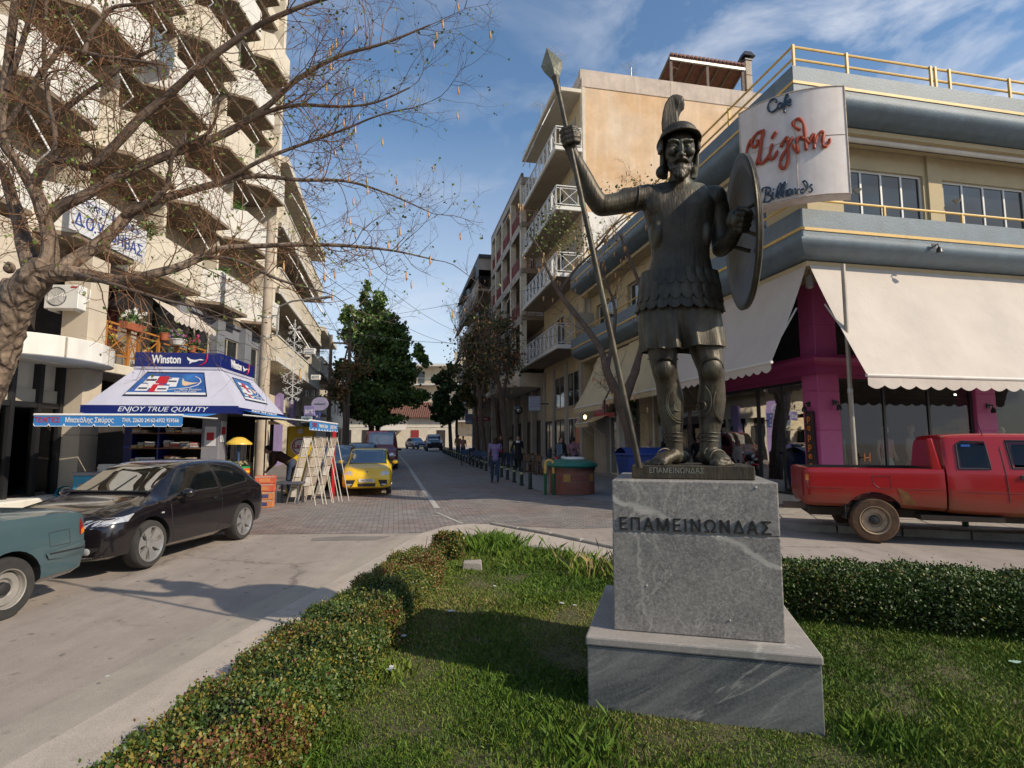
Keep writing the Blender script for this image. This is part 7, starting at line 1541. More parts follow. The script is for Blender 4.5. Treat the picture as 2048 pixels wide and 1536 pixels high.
MB().box(.22,-.168,.54,.38,-.162,.58).build('maker_badge',M_prd,t); MB().box(-.35,-.1,-.04,-.31,.3,0).box(.28,-.1,-.04,.32,.3,0).build('bracket',M_wmet,t); MB().tube([(.44,.05,.2),(.52,.1,.3),(.5,.15,.55),(.45,.2,.8)],.015,6).build('hose',M_wmet,t)
t=thing('photocopier','beige office photocopier standing behind the entrance glass','photocopier',(-12.35,12.6,.43),R(80)); MB().box(-.3,-.3,0,.3,.3,.55).box(-.32,-.32,.57,.32,.32,.95).build('body',M_creamd,t,bevel=.02); MB().box(-.34,-.34,.96,.34,.34,1.03).build('lid',M_kg,t,bevel=.02); MB().box(-.25,-.33,.62,.25,-.322,.72).build('tray',M_trim,t); MB().box(-.25,-.31,.1,.25,-.302,.3).build('drawer',M_kg,t)
# ---- terrace cafe: wooden rail, pots, chairs ----
M_ow=M('orange_wood',(.42,.17,.035),.5,.12,4,.1,stretch=(1,1,6)); M_pot=M('terracotta',(.38,.11,.05),.8,.15,8); M_gl=M('leaf_green',(.05,.12,.02),.6,.4,6,.0,col2=(.10,.17,.03),fac2=.8); M_wf=flatm('white_petals',(.8,.8,.78),.6); M_pf=flatm('pink_petals',(.55,.03,.15),.6); M_lf=flatm('lilac_petals',(.35,.2,.38),.6)
def TBp(x,y,z): return Vector((-11.4-y,8+x,z))
t=thing('terrace_railing','orange wooden terrace railing with crossed bars above the kiosk','railing',(0,0,0))
xs=[7.35,8.3,8.75,9.7,10.7,11.7,12.35]
for x in xs: MB().beam(TBp(x,-.28,3.9),TBp(x,-.28,5.0),.08).build('post',M_ow,t)
MB().beam(TBp(7.3,-.28,5.02),TBp(12.4,-.28,5.02),.10,.05).build('top_rail',M_ow,t); MB().beam(TBp(7.3,-.28,4.85),TBp(12.4,-.28,4.85),.05,.04).build('upper_bar',M_ow,t); MB().beam(TBp(7.3,-.28,4.15),TBp(12.4,-.28,4.15),.05,.04).build('lower_bar',M_ow,t)
for i in range(len(xs)-1):
    a,b=xs[i]+.05,xs[i+1]-.05; MB().beam(TBp(a,-.28,4.17),TBp(b,-.28,4.83),.028).build('cross_bar',M_ow,t); MB().beam(TBp(b,-.265,4.17),TBp(a,-.265,4.83),.028).build('cross_bar',M_ow,t)
def leaves(name,c,r,n,mat,par,size=.04,seed=0,kind='stuff',squash=1):
    rs=np.random.RandomState(seed); n=int(n); d=rs.normal(size=(n,3)); d/=np.linalg.norm(d,axis=1)[:,None]; p=d*(rs.rand(n,1)**.45)*np.array(r)+np.array(c); return leafquads(name,p,size,mat,par,rs,kind)
def leafquads(name,p,size,mats,par,rs,kind='stuff',mi=None,asp=.45,up=.3,V_only=False):
    n=len(p); a=rs.normal(size=(n,3)); a[:,2]+=up; a/=np.linalg.norm(a,axis=1)[:,None]; b=rs.normal(size=(n,3)); b-=a*(a*b).sum(1)[:,None]; b/=np.linalg.norm(b,axis=1)[:,None]
    s=size*(.6+.8*rs.rand(n,1)); V=np.stack([p,p+a*s*.5+b*s*asp,p+a*s,p+a*s*.5-b*s*asp],1).reshape(-1,3); Fc=np.arange(4*n).reshape(n,4)
    return fill_mesh(name,V,Fc,mats,mi,par,kind)
def pot(name,loc,w,label,shape='pot',mat=M_pot,fl=None,gn=150,h=.2,gr=.2,seed=1):
    t=thing(name,label,'plant pot',loc)
    (MB().lathe([(w*.7,0),(w,h),(w*1.08,h),(w*1.08,h+.02),(w*.9,h+.02)],(0,0,0),16) if shape=='pot' else MB().hexa([(-.09,-w*.92,0),(.09,-w*.92,0),(.09,w*.92,0),(-.09,w*.92,0),(-.12,-w,h),(.12,-w,h),(.12,w,h),(-.12,w,h)])).build('pot',mat,t)
    rr=(gr,gr if shape=='pot' else w,gr*.8); leaves('foliage',(0,0,h+gr*.6),rr,gn,M_gl,t,.06,seed)
    if fl:
        rs=random.Random(seed)
        mb=MB()
        for k in range(fl[1]):
            a=rs.random()*6.28;r_=rs.random()**.5; c=(rr[0]*r_*math.cos(a)*1.05,rr[1]*r_*math.sin(a)*1.05,h+gr*(.5+1.1*rs.random()))
            for j in range(5): b=j*1.256+a; mb.ell((c[0]+.028*math.cos(b)*.8,c[1]+.028*math.cos(b)*.3,c[2]+.028*math.sin(b)),.02,5,4)
        mb.build('flowers',fl[0],t,kind='stuff')
    return t
pot('flower_box',TBp(8.25,-.42,4.93),.42,'long terracotta flower box full of white blossoms on the terrace railing','box',fl=(M_wf,26),gn=260,gr=.27,seed=2)
pot('flower_pot',TBp(9.75,-.42,4.92),.14,'small terracotta pot with low green plant on the railing',gn=160,seed=3,gr=.16)
pot('flower_bowl',TBp(10.4,-.45,4.88),.26,'white bowl of lilac and pink flowers on the terrace railing',mat=M_wmet,fl=(M_lf,22),gn=160,seed=4,gr=.2,h=.16)
pot('flower_pot',TBp(11.3,-.45,4.78),.13,'terracotta pot with trailing pink geranium at the far end of the railing',fl=(M_pf,12),gn=160,seed=5,gr=.24)
pot('planter',TBp(11.2,.1,3.9),.26,'large leafy plant in a pot on the terrace floor behind the railing',gn=900,seed=6,gr=.55,h=.3)
pot('planter',TBp(7.6,.1,3.9),.2,'leafy plant with small yellow flowers beside the entrance column',fl=(flatm('yellow_petals',(.7,.5,.05),.6),8),gn=380,seed=7,gr=.45,h=.4)
M_wick=M('wicker',(.40,.25,.10),.7,.25,20,.3,60)
def wchair(loc,rz,label):
    t=thing('wicker_chair',label,'chair',loc,rz,'wicker chairs on the terrace'); MB().lathe([(.21,.43),(.23,.46),(.22,.48)],(0,0,0),18).build('seat',M_wick,t)
    mb=MB(); mb.grid(lambda u,v:(.24*math.cos(math.pi*(u)),.22*math.sin(math.pi*u)+.02,.48+.38*v*(.55+.45*math.sin(math.pi*u))),14,4); mb.build('backrest',M_wick,t,smooth=True)
    for a in (.8,2.3,3.9,5.5): MB().tube([(.18*math.cos(a),.18*math.sin(a),.43),(.24*math.cos(a),.24*math.sin(a),0)],.013,6).build('leg',M_chrome,t)
    return t
wchair(TBp(8.75,.25,3.91),R(150),'wicker armchair under the white flower box'); wchair(TBp(9.9,.35,3.91),R(-60),'wicker armchair in the middle of the terrace'); wchair(TBp(10.55,.3,3.91),R(100),'wicker armchair nearest the leafy plant')
t=thing('terrace_table','small round metal table between the wicker chairs','table',TBp(9.3,.4,3.91)); MB().lathe([(.34,.70),(.34,.73)],(0,0,0),24).build('top',M_chrome,t); MB().tube([(0,0,.02),(0,0,.7)],.025,8).build('column',M_chrome,t); MB().lathe([(.22,0),(.2,.03)],(0,0,0),18).build('foot',M_black,t)
t=thing('small_awning','short cream scalloped awning under the tower balconies','awning',(0,0,0)); a0,b0=TBp(10.0,.2,6.35),TBp(12.6,.2,6.35); a1,b1=TBp(10.0,-.55,5.75),TBp(12.6,-.55,5.75)
MB().grid(lambda u,v:a0.lerp(b0,u).lerp(a1.lerp(b1,u),v),10,4).build('cloth',M_awn,t); mb=MB()
for i in range(9): p=a1.lerp(b1,i/9);q=a1.lerp(b1,(i+1)/9);m_=(p+q)/2; mb.poly([p,p-Vector((0,0,.12)),m_-Vector((0,0,.2)),q-Vector((0,0,.12)),q])
mb.build('valance',M_awn,t)
# planters and washing on some of the tower balconies
random.seed(4)
for k,z in enumerate(FZ[:6]):
    for x in (3.5+k*.9,9.2-k*.5,13.8+(k%3)):
        if random.random()<.62: leaves('balcony_plants',(x,-.1,z+1.42),(.45,.16,.26),260,M_gl,tb,.07,int(x*10))
        elif random.random()<.8: MB().grid(lambda u,v:(x+1.1*u,-.44-.02*math.sin(u*9+v),z+1.3-.75*v),8,3).build('hung_blanket',[M_cloth1,M_creamd,M_blue,M_wf][k%4],tb)
    MB().box(5+2.2*k%11,1.35,z+1.9,5.8+2.2*k%11,1.7,z+2.45).build('air_conditioner_unit',M_wmet,tb,bevel=.02)
# ================= STREET FURNITURE =================
M_bg=M('bollard_green',(.012,.03,.022),.5,.1); M_by=M('band_cream',(.45,.42,.22),.5)
def bollard(p,ball,label):
    t=thing('bollard',label,'bollard',(p[0],p[1],gz(p[1])+.008),0,'bollards along the right side of the street')
    return t
b0=bollard((-0,0),True,'green bollard with ball top and cream band')
MB().lathe([(.085,0),(.085,.04),(.06,.07),(.055,.42),(.065,.46),(.05,.50),(.035,.52)],(0,0,0),14).build('post',M_bg,b0,smooth=True,ang=30); MB().ell((0,0,.575),.062,12,8).build('ball',M_bg,b0,smooth=True); MB().lathe([(.066,.38),(.066,.45)],(0,0,0),14).build('band',M_by,b0)
nb=bollard((.59,18.75),False,'nearest green bollard of the row, its ball top and band missing')
MB().lathe([(.085,0),(.085,.04),(.062,.07),(.06,.50),(.05,.52)],(0,0,0),14).build('post',M_bg,nb,smooth=True,ang=30)
d_=Vector((-7.07-.59,57.6-18.8)).normalized(); x,y=.59,18.75
lab=['second bollard from the brick bin, first with a ball top','third bollard from the brick bin, ball-topped','fourth bollard from the brick bin, right of the walking woman','fifth bollard from the brick bin, beside the walking woman','bollard just left of the woman in lilac']
for k in range(24):
    g=1.32 if k<6 else 1.65; x+=d_.x*g;y+=d_.y*g; o=b0 if k==0 else copy_tree(b0); o.location=(x,y,gz(y)+.008); o['label']=lab[k] if k<5 else 'one of the receding ball-topped bollards up the street beyond the walking woman'
# underground litter bin clad in brick slips
bn=thing('recycling_bin','round brick-clad underground bin with green lid and white hatch','bin',(1.80,17.35,gz(17.3)+.008))
M_brk=M('brick_slip',(.24,.085,.055),.8,.2,8,.2,60); M_brky=M('brick_yellow',(.42,.24,.06),.8,.15,8); M_lid=M('lid_green',(.012,.15,.11),.45,.1,4,.05)
MB().lathe([(.66,0),(.66,.78)],(0,0,0),48).build('drum',M('bin_mortar',(.2,.17,.15),.9),bn)
for ring_,(z0,z1,n) in enumerate(((.02,.37,60),(.385,.60,60),(.615,.77,60))):
    for i in range(60):
        a=2*math.pi*i/60; yel=ring_==1 and (i%12) in (5,6,7)
        if math.sin(a)>.35: continue
        MB().box(-.031,-.672,z0,.031,-.655,z1-.005).build('brick',M_brky if yel else M_brk,bn,rot=(0,0,a+math.pi/2))
MB().lathe([(.76,.80),(.78,.84),(.74,.92),(.5,1.0),(.3,1.03),(.01,1.04)],(0,0,0),40).build('lid',M_lid,bn,smooth=True,ang=40); MB().lathe([(.33,1.02),(.33,1.06),(.3,1.085),(.01,1.09)],(.05,-.05,0),28).build('hatch',M_wmet,bn,smooth=True,ang=40); MB().box(-.08,-.42,1.02,.12,-.32,1.05).build('handle',M_wmet,bn); MB().lathe([(.70,.70),(.71,.79)],(0,0,0),40,cap=False).build('bag_edge',glass('bag_film',(.8,.8,.8),1),bn)
hp_=thing('guard_hoop','yellow and green painted steel hoop left of the brick bin','barrier',(1.10,16.95,gz(17)+.008)); pts=[(-.12,0,.62),(-.12,0,.88),(-.10,0,.95),(-.04,0,1.0),(.04,0,1.0),(.10,0,.95),(.12,0,.88),(.12,0,.62)]
MB().tube(pts,.045,10).build('hoop_top',M_yel,hp_,smooth=True)
for x in (-.12,.12): MB().tube([(x,0,0),(x,0,.62)],.046,10).build('leg',M('post_green',(.01,.09,.03),.5),hp_,smooth=True)
bd=thing('wheeled_dumpster','blue wheeled rubbish container with stickers behind the pedestal','dumpster',(3.75,16.3,gz(16.3)),R(8)); M_db=M('dumpster_blue',(.012,.045,.22),.45,.1,4,.05)
MB().hexa([(-.55,-.42,.2),(.55,-.42,.2),(.55,.42,.2),(-.55,.42,.2),(-.68,-.5,1.18),(.68,-.5,1.18),(.68,.5,1.18),(-.68,.5,1.18)]).build('body',M_db,bd,bevel=.02)
MB().box(-.72,-.55,1.18,.72,.55,1.24).build('rim',M_db,bd,bevel=.01); MB().grid(lambda u,v:(-.70+1.4*u,-.52+1.04*v,1.24+.16*math.sin(math.pi*v)),4,10).build('lid',M_db,bd,smooth=True)
for k in range(9): MB().box(-.5+.12*k,-.49,.35,-.47+.12*k,-.44,1.1).build('rib',M_db,bd)
for x in (-.5,.5):
    for y in (-.38,.38): MB().lathe([(.1,-.03),(.1,.03)],(x,y,.1),14,ax='y').build('wheel',M_tyre,bd)
MB().box(-.45,-.505,.55,-.25,-.50,.95).build('sticker',M('sticker_green',(.15,.3,.08),.6,.5,12),bd)
for k in range(4): MB().hexa([(-.12,-.505,.55+k*.09),(-.0,-.505,.60+k*.09),(-.0,-.5,.60+k*.09),(-.12,-.5,.55+k*.09),(-.12,-.505,.595+k*.09),(-.0,-.505,.645+k*.09),(-.0,-.5,.645+k*.09),(-.12,-.5,.595+k*.09)]).build('warning_stripe',M_txt if k%2 else M_prd,bd)
# plain galvanised pole in front of the boutique
po=thing('metal_pole','bare galvanised pole with rust streaks between the pickup and the boutique','pole',(6.86,11.5,.13)); MB().tube([(0,0,0),(-.01,0,2.6)],.048,12).tube([(-.01,0,2.6),(-.0,0,5.25)],.043,12).build('shaft',M('streaked_steel',(.36,.33,.27),.5,.2,3,.1,metal=.5,col2=(.2,.1,.05),fac2=.6,streak=.5),po,smooth=True); MB().lathe([(.052,2.58),(.052,2.66)],(-.01,0,0),12).build('collar',M_steel,po)
gb=thing('bollard','short green post on the pavement edge beneath the pickup truck','post',(8.15,10.45,.12)); MB().lathe([(.05,0),(.05,.55),(.02,.58)],(0,0,0),12).build('post',_M['post_green'],gb)
# lamp pole on the left with street-light arm, wires and snowflake decoration
lp=thing('lamp_pole','tall tapering concrete utility pole behind the kiosk with curved street-light arm','pole',(-8.75,20.0,gz(20))); MB().tube([(0,0,0),(0,0,5),(0,0,9.5)],[.21,.18,.14],18).build('shaft',M_conp,lp,smooth=True)
MB().tube([(.05,0,5.3),(.42,-.1,5.3),(.42,-.1,5.95),(.5,-.15,6.3),(1.0,-.3,6.45),(1.7,-.4,6.5)],.035,8).build('arm',M_steel,lp,smooth=True); MB().hexa([(1.5,-.5,6.42),(2.5,-.75,6.5),(2.5,-.55,6.5),(1.5,-.3,6.42),(1.5,-.47,6.52),(2.45,-.7,6.56),(2.45,-.58,6.56),(1.5,-.33,6.52)]).build('lamp_head',M_steel,lp,bevel=.02)
for z in (9.2,8.9,6.0): MB().tube([(-.35,0,z),(.35,0,z)],.02,6).build('cross_arm',M_steel,lp)
for z in (5.9,5.2,4.4): MB().lathe([(.19,z),(.19,z+.05)],(0,0,0),16).build('band',M_steel,lp)
sf=thing('snowflake_decoration','white wire festoon of snowflakes hanging beside the concrete pole','decoration',(-8.2,21.2,gz(21)))
MB().tube([(0,0,3.1),(0,0,6.1)],.015,5).build('stem',M_wmet,sf)
for z,r_ in ((5.7,.26),(5.2,.34),(4.7,.40),(4.15,.5),(3.6,.42),(3.2,.3)):
    mb=MB()
    for k in range(6):
        a=k*math.pi/3+.5236; c,s=math.cos(a),math.sin(a); mb.beam((0,0,z),(c*r_,0,z+s*r_),.022)
        for q_ in (.5,.75):
            for g in (-1,1): b=a+g*.9; mb.beam((c*r_*q_,0,z+s*r_*q_),(c*r_*q_+math.cos(b)*r_*.28,0,z+s*r_*q_+math.sin(b)*r_*.28),.016)
    mb.build('snowflake',M_wmet,sf)
def wire(name,a,b,sag,label,r=.012):
    a=Vector(a);b=Vector(b); pts=[a.lerp(b,t/24)-Vector((0,0,sag*4*(t/24)*(1-t/24))) for t in range(25)]
    return tag(MB().tube(pts,r,5).build(name,M_trim,None),label,'cable','overhead cables')
lt=(-8.75,20,gz(20)+9.2)
P1_=(-13.4,42,9.4+gz(42)*0);P2_=(-12.2,42,9.1)
up1=thing('utility_pole','left wooden pole of the twin utility poles beyond the cream houses','pole',(-13.5,42,gz(42))); MB().tube([(0,0,0),(0,0,9.2)],[.16,.11],10).build('shaft',M('pole_wood',(.19,.15,.12),.9,.25,3,.3,stretch=(1,1,.3)),up1); MB().beam((0,0,8.6),(1.35,0,8.55),.12).build('cross_beam',M_rust,up1)
for k in range(3): MB().tube([(.1+.5*k,0,8.6),(.1+.5*k,0,8.9)],.03,6).build('insulator',M_wmet,up1)
up2=thing('utility_pole','right wooden pole of the twin utility poles, carrying insulators','pole',(-12.1,42,gz(42))); MB().tube([(0,0,0),(0,0,8.9)],[.16,.11],10).build('shaft',_M['pole_wood'],up2); MB().beam((-.9,-.15,5.8),(.5,-.15,5.8),.09).build('cross_beam',M_rust,up2)
for k in range(5): MB().tube([(-.8+.3*k,-.15,5.8),(-.8+.3*k,-.15,6.0)],.03,6).build('insulator',M_wmet,up2)
MB().tube([(.1,-.2,7.4),(.5,-.4,8.4),(.9,-.5,8.5)],.03,6).build('lamp_arm',M_steel,up2)
wire('overhead_cable',(-12.2,42,9.1),(-8.75,20,9.5),.5,'cable from the concrete pole down to the twin wooden poles')
wire('overhead_cable',at(690,500,26),at(925,666,48),.6,'upper cable crossing the sky towards the dark building')
wire('overhead_cable',(-8.75,20,9.3),at(930,690,48),1.0,'cable from the concrete pole to the dark building over the green tree')
wire('overhead_cable',(-8.6,20,6.2),tuple(at(1130,668,28)),.7,'cable slung low across the street below the green tree top',.009)
wire('overhead_cable',at(640,650,30),tuple(at(1290,528,21)),.2,'thin cable crossing behind the spear shaft',.008)
wire('overhead_cable',at(640,600,32),tuple(at(700,700,40)),.2,'short cable sloping down to the twin poles')
# small globe street lamp
gl_=thing('street_lamp','black lamp post with clear globe beside the pavement trees','lamp',(0.35,31.0,gz(31))); MB().tube([(0,0,0),(0,0,2.9)],.045,8).build('post',M_black,gl_,smooth=True); MB().lathe([(.1,0),(.06,.3)],(0,0,0),10).build('base',M_black,gl_); MB().ell((0,0,3.1),.24,14,10).build('globe',glass('globe_glass',(.8,.8,.78),1.2),gl_,smooth=True); MB().ell((0,0,3.08),.08,8,6).build('bulb',M_wmet,gl_)
# signs along the street
def boxsign(name,label,u,v0,v1,Y,w,mat,lines,rz=0,depth=.2,tm=None):
    a=at(u,v0,Y);b=at(u,v1,Y); h=a.z-b.z; t=thing(name,label,'sign',(a.x,Y,b.z),rz); MB().box(-w/2,-depth/2,0,w/2,depth/2,h).build('box',mat,t,bevel=.02)
    n=len(lines)
    for i,(s,m,k) in enumerate(lines): text(s,h/n*.75*k,m,t,(0,-depth/2-.004,h*(1-(i+.5)/n)),(1,0,0),(0,0,1),name='sign_text',extrude=.001,width=w*.8 if len(s)>3 else None)
    MB().box(w/2,-.03,h*.45,w/2+.4,.03,h*.55).build('bracket',M_black,t)
    return t
M_sb=M('sign_pale_blue',(.25,.33,.42),.4); M_redt=flatm('sign_red_text',(.45,.02,.02),.5); M_yt=flatm('sign_yellow',(.6,.4,.05),.5)
boxsign('hanging_sign','white and blue lightbox sign with red lines of text and yellow foot','%d'%0 and 1069,793,822,26.5,.52,M_sb,[('SPORTS',M_redt,1),('TOTO',M_redt,1),('ΣΤΟΙΧΗΜΑ',M_redt,1),('ΚΙΝΟ',M_redt,1),('LOTTO',M_yt,1)],rz=R(6))
boxsign('fascia_sign','red shop fascia sign among the trees on the right pavement',963,834,842,44,1.2,M('sign_red_panel',(.35,.02,.02),.5),[('CAFE BAR',M_txt,1)],rz=R(20))
boxsign('hanging_sign','blue double-faced sign beyond the right-hand trees',938,828,848,47,.6,M('sign_mid_blue',(.1,.18,.3),.5),[('ice',M_redt,1),('cream',M_txt,1)],rz=R(5))
boxsign('fascia_sign','white square sign board above the far right shops',958,815,833,50,1.1,M_creamd,[(' ',M_txt,1)],rz=R(15))
ov=thing('hanging_sign','lilac oval sign above the shops on the left side','sign',at(640,808,30)); MB().lathe([(.38,-.05),(.38,.05)],(0,0,0),24,ax='y').build('disc',M('lilac_sign',(.32,.30,.45),.5),ov); text('milano',.2,M_navy,ov,(0,-.056,0),(1,0,0),(0,0,1),name='sign_text'); MB().beam((-.4,0,.3),(-1.0,0,.3),.04).build('bracket',M_black,ov); ov.scale=(1.15,1,.95)
for u,v0,v1,Y,lab,m,tx_ in ((620,812,832,29,'lilac shop sign beneath the oval sign',M('lilac_panel',(.22,.20,.40),.5),[('art',M_txt,1)]),(636,815,850,31,'narrow blue vertical sign next to the lilac one',M('deep_blue_panel',(.04,.06,.2),.5),[('n',M_txt,1),('e',M_txt,1),('w',M_txt,1)]),(614,833,846,30,'pale blue fascia board above the left pavement shop',M_sb,[('OPTIKA',M_navy,1)]),(620,697,709,27,'small white board with two lines on the balcony of the cream house',M_wmet,[('ΙΑΤΡΕΙΟ',M_navy,1),('ΟΔΟΝΤΙΑΤΡΟΣ',M_navy,1)]),(632,750,760,34,'second white board lower on the cream house',M_wmet,[('ΔΙΚΗΓΟΡΟΣ',M_navy,1)])): boxsign('shop_sign',lab,u,v0,v1,Y,.55 if Y!=31 else .3,m,tx_)
# lit wall lamp by the doorway
wl=thing('wall_lamp','glowing wall lamp beside the shop doorway','lamp',tuple(at(1170,834,26.2))); MB().ell((0,0,0),(.07,.07,.10),10,8).build('shade',emis('lamp_glow',(1,.72,.3),5),wl); MB().box(-.02,0,-.02,.02,.3,.02).build('bracket',M_black,wl)
# tables, chairs on the pavement
M_dch=M('blue_canvas',(.05,.09,.17),.8,.1)
dc=thing('folding_chair','blue canvas folding chair outside the cafe','chair',(0,0,0)); MB().box(-.25,-.2,.44,.25,.2,.46).build('seat',M_dch,dc); MB().box(-.25,.2,.62,.25,.22,.88).build('backrest',M_dch,dc)
for x in (-.25,.25): MB().beam((x,-.2,0),(x,.2,.46),.03).build('leg',M_trim,dc); MB().beam((x,.2,0),(x,-.2,.46),.03).build('leg',M_trim,dc); MB().beam((x,.21,.44),(x,.21,.9),.03).build('upright',M_trim,dc)
MB().box(-.28,-.22,.64,-.24,.22,.67).box(.24,-.22,.64,.28,.22,.67).build('armrest',M_trim,dc)
tb_=thing('cafe_table','dark square cafe table on the right pavement','table',(0,0,0)); MB().box(-.35,-.35,.72,.35,.35,.75).build('top',M_kg,tb_); MB().tube([(0,0,0),(0,0,.72)],.04,8).build('column',M_black,tb_); MB().box(-.25,-.25,0,.25,.25,.03).build('foot',M_black,tb_)
cs_=[(932,33,.3),(944,35,2),(955,31.5,.1),(966,32.5,1.2),(973,30.2,3),(948,38,.8)]
for i,(u,Y,r_) in enumerate(cs_):
    a,_=ray(u,900); o=dc if i==0 else copy_tree(dc); o.location=(a*Y,Y,gz(Y)+.01); o.rotation_euler=(0,0,r_); o['group']='blue folding chairs on the right pavement'; o['label']=['leftmost blue folding chair','blue folding chair second from the left','blue folding chair in the middle of the cafe row','blue folding chair fourth from the left','blue folding chair nearest the walking woman in lilac','blue folding chair farthest back by the far table'][i]
for i,(u,Y,lab) in enumerate(((960,34,'dark cafe table among the blue folding chairs'),(1061,27.5,'cafe table left of the pale pillar near the motorcycle'),(1078,26,'cafe table next to the motorcycle'))):
    a,_=ray(u,900); o=tb_ if i==0 else copy_tree(tb_); o.location=(a*Y,Y,gz(Y)+.01); o['label']=lab
M_wch=M('brown_chair',(.16,.09,.05),.7)
wc=thing('cafe_chair','brown wooden chair drawn up to the cafe tables','chair',(0,0,0)); MB().box(-.2,-.2,.44,.2,.2,.47).build('seat',M_wch,wc); MB().box(-.2,.18,.6,.2,.2,.85).build('backrest',M_wch,wc)
for x in (-.18,.18):
    for y in (-.18,.18): MB().beam((x,y,0),(x,y,.44 if y<0 else .85),.03).build('leg',M_wch,wc)
for i,(u,Y,r_) in enumerate(((1048,28,.5),(1056,26.8,3),(1070,28,1),(1084,25,2.2),(1068,25.6,4))):
    a,_=ray(u,900); o=wc if i==0 else copy_tree(wc); o.location=(a*Y,Y,gz(Y)+.01); o.rotation_euler=(0,0,r_); o['group']='brown chairs at the pavement tables'; o['label']=['leftmost brown chair at the pavement tables','brown chair drawn up to the left pavement table','brown chair behind the tables near the pale pillar','rightmost brown chair next to the motorcycle','brown chair between the two pavement tables'][i]
# motorcycle, front on
mt=thing('motorcycle','black and red touring motorcycle with windshield parked behind the brick bin','motorcycle',(1.72,21.2,gz(21.2)),R(10)); mt.scale=(1,1,1)
def mwheel(y,r): 
    w=MB().lathe([(r*.8,-.06),(r,-.04),(r*1.02,0),(r,.04),(r*.8,.06)],(0,0,0),26,ax='x',cap=False).build('wheel',M_tyre,mt,smooth=True,loc=(0,y,r)); MB().lathe([(.05,-.07),(.05,.07)],(0,0,0),10,ax='x').build('hub',M_steel,w); mb=MB()
    for k in range(10): a=k*.628; mb.beam((0,0,0),(0,r*.82*math.cos(a),r*.82*math.sin(a)),.012)
    mb.build('spokes',M_steel,w); MB().lathe([(r*.82,-.05),(r*.82,.05)],(0,0,0),26,ax='x',cap=False).build('rim',M_steel,w)
mwheel(-.75,.31);mwheel(.72,.30)
MB().tube([(-.09,-.75,.31),(-.09,-.5,.95)],.025,8).build('fork_leg',M_steel,mt);MB().tube([(.09,-.75,.31),(.09,-.5,.95)],.025,8).build('fork_leg',M_steel,mt)
MB().ell((0,-.05,.82),(.18,.32,.15),14,10).build('tank',M_prd,mt,smooth=True); MB().ell((0,-.1,.5),(.22,.3,.22),12,8).build('engine',M_black,mt,smooth=True); MB().box(-.15,.15,.78,.15,.85,.88).build('seat',M_black,mt,bevel=.04,seg=2)
MB().ell((0,-.58,.92),(.20,.14,.16),14,10).build('fairing',M_black,mt,smooth=True); MB().ell((0,-.70,.93),(.10,.06,.08),12,8).build('headlight',M_lamp,mt,smooth=True); MB().ell((0,-.82,.62),(.12,.2,.06),12,8).build('front_mudguard',M_prd,mt,smooth=True)
MB().grid(lambda u,v:(-.22+.44*u,-.55+.12*math.cos((u-.5)*3)*-.6+.1*v,1.0+.42*v),8,4).build('windshield',glass('screen_glass',(.8,.82,.82),1.1),mt,smooth=True)
MB().tube([(-.42,-.42,1.02),(-.2,-.48,1.05),(.2,-.48,1.05),(.42,-.42,1.02)],.016,6).build('handlebar',M_black,mt)
for s in (-1,1): MB().ell((s*.44,-.5,1.22),(.06,.02,.04),10,6).tube([(s*.36,-.45,1.04),(s*.44,-.48,1.2)],.008,5).build('mirror',M_black,mt); MB().box(s*.36-.1,.35,.5,s*.36+.1,.8,.8).build('pannier',M_steel,mt,bevel=.03)
MB().box(.30,-.35,.55,.42,-.28,.60).build('indicator',M_orl,mt)
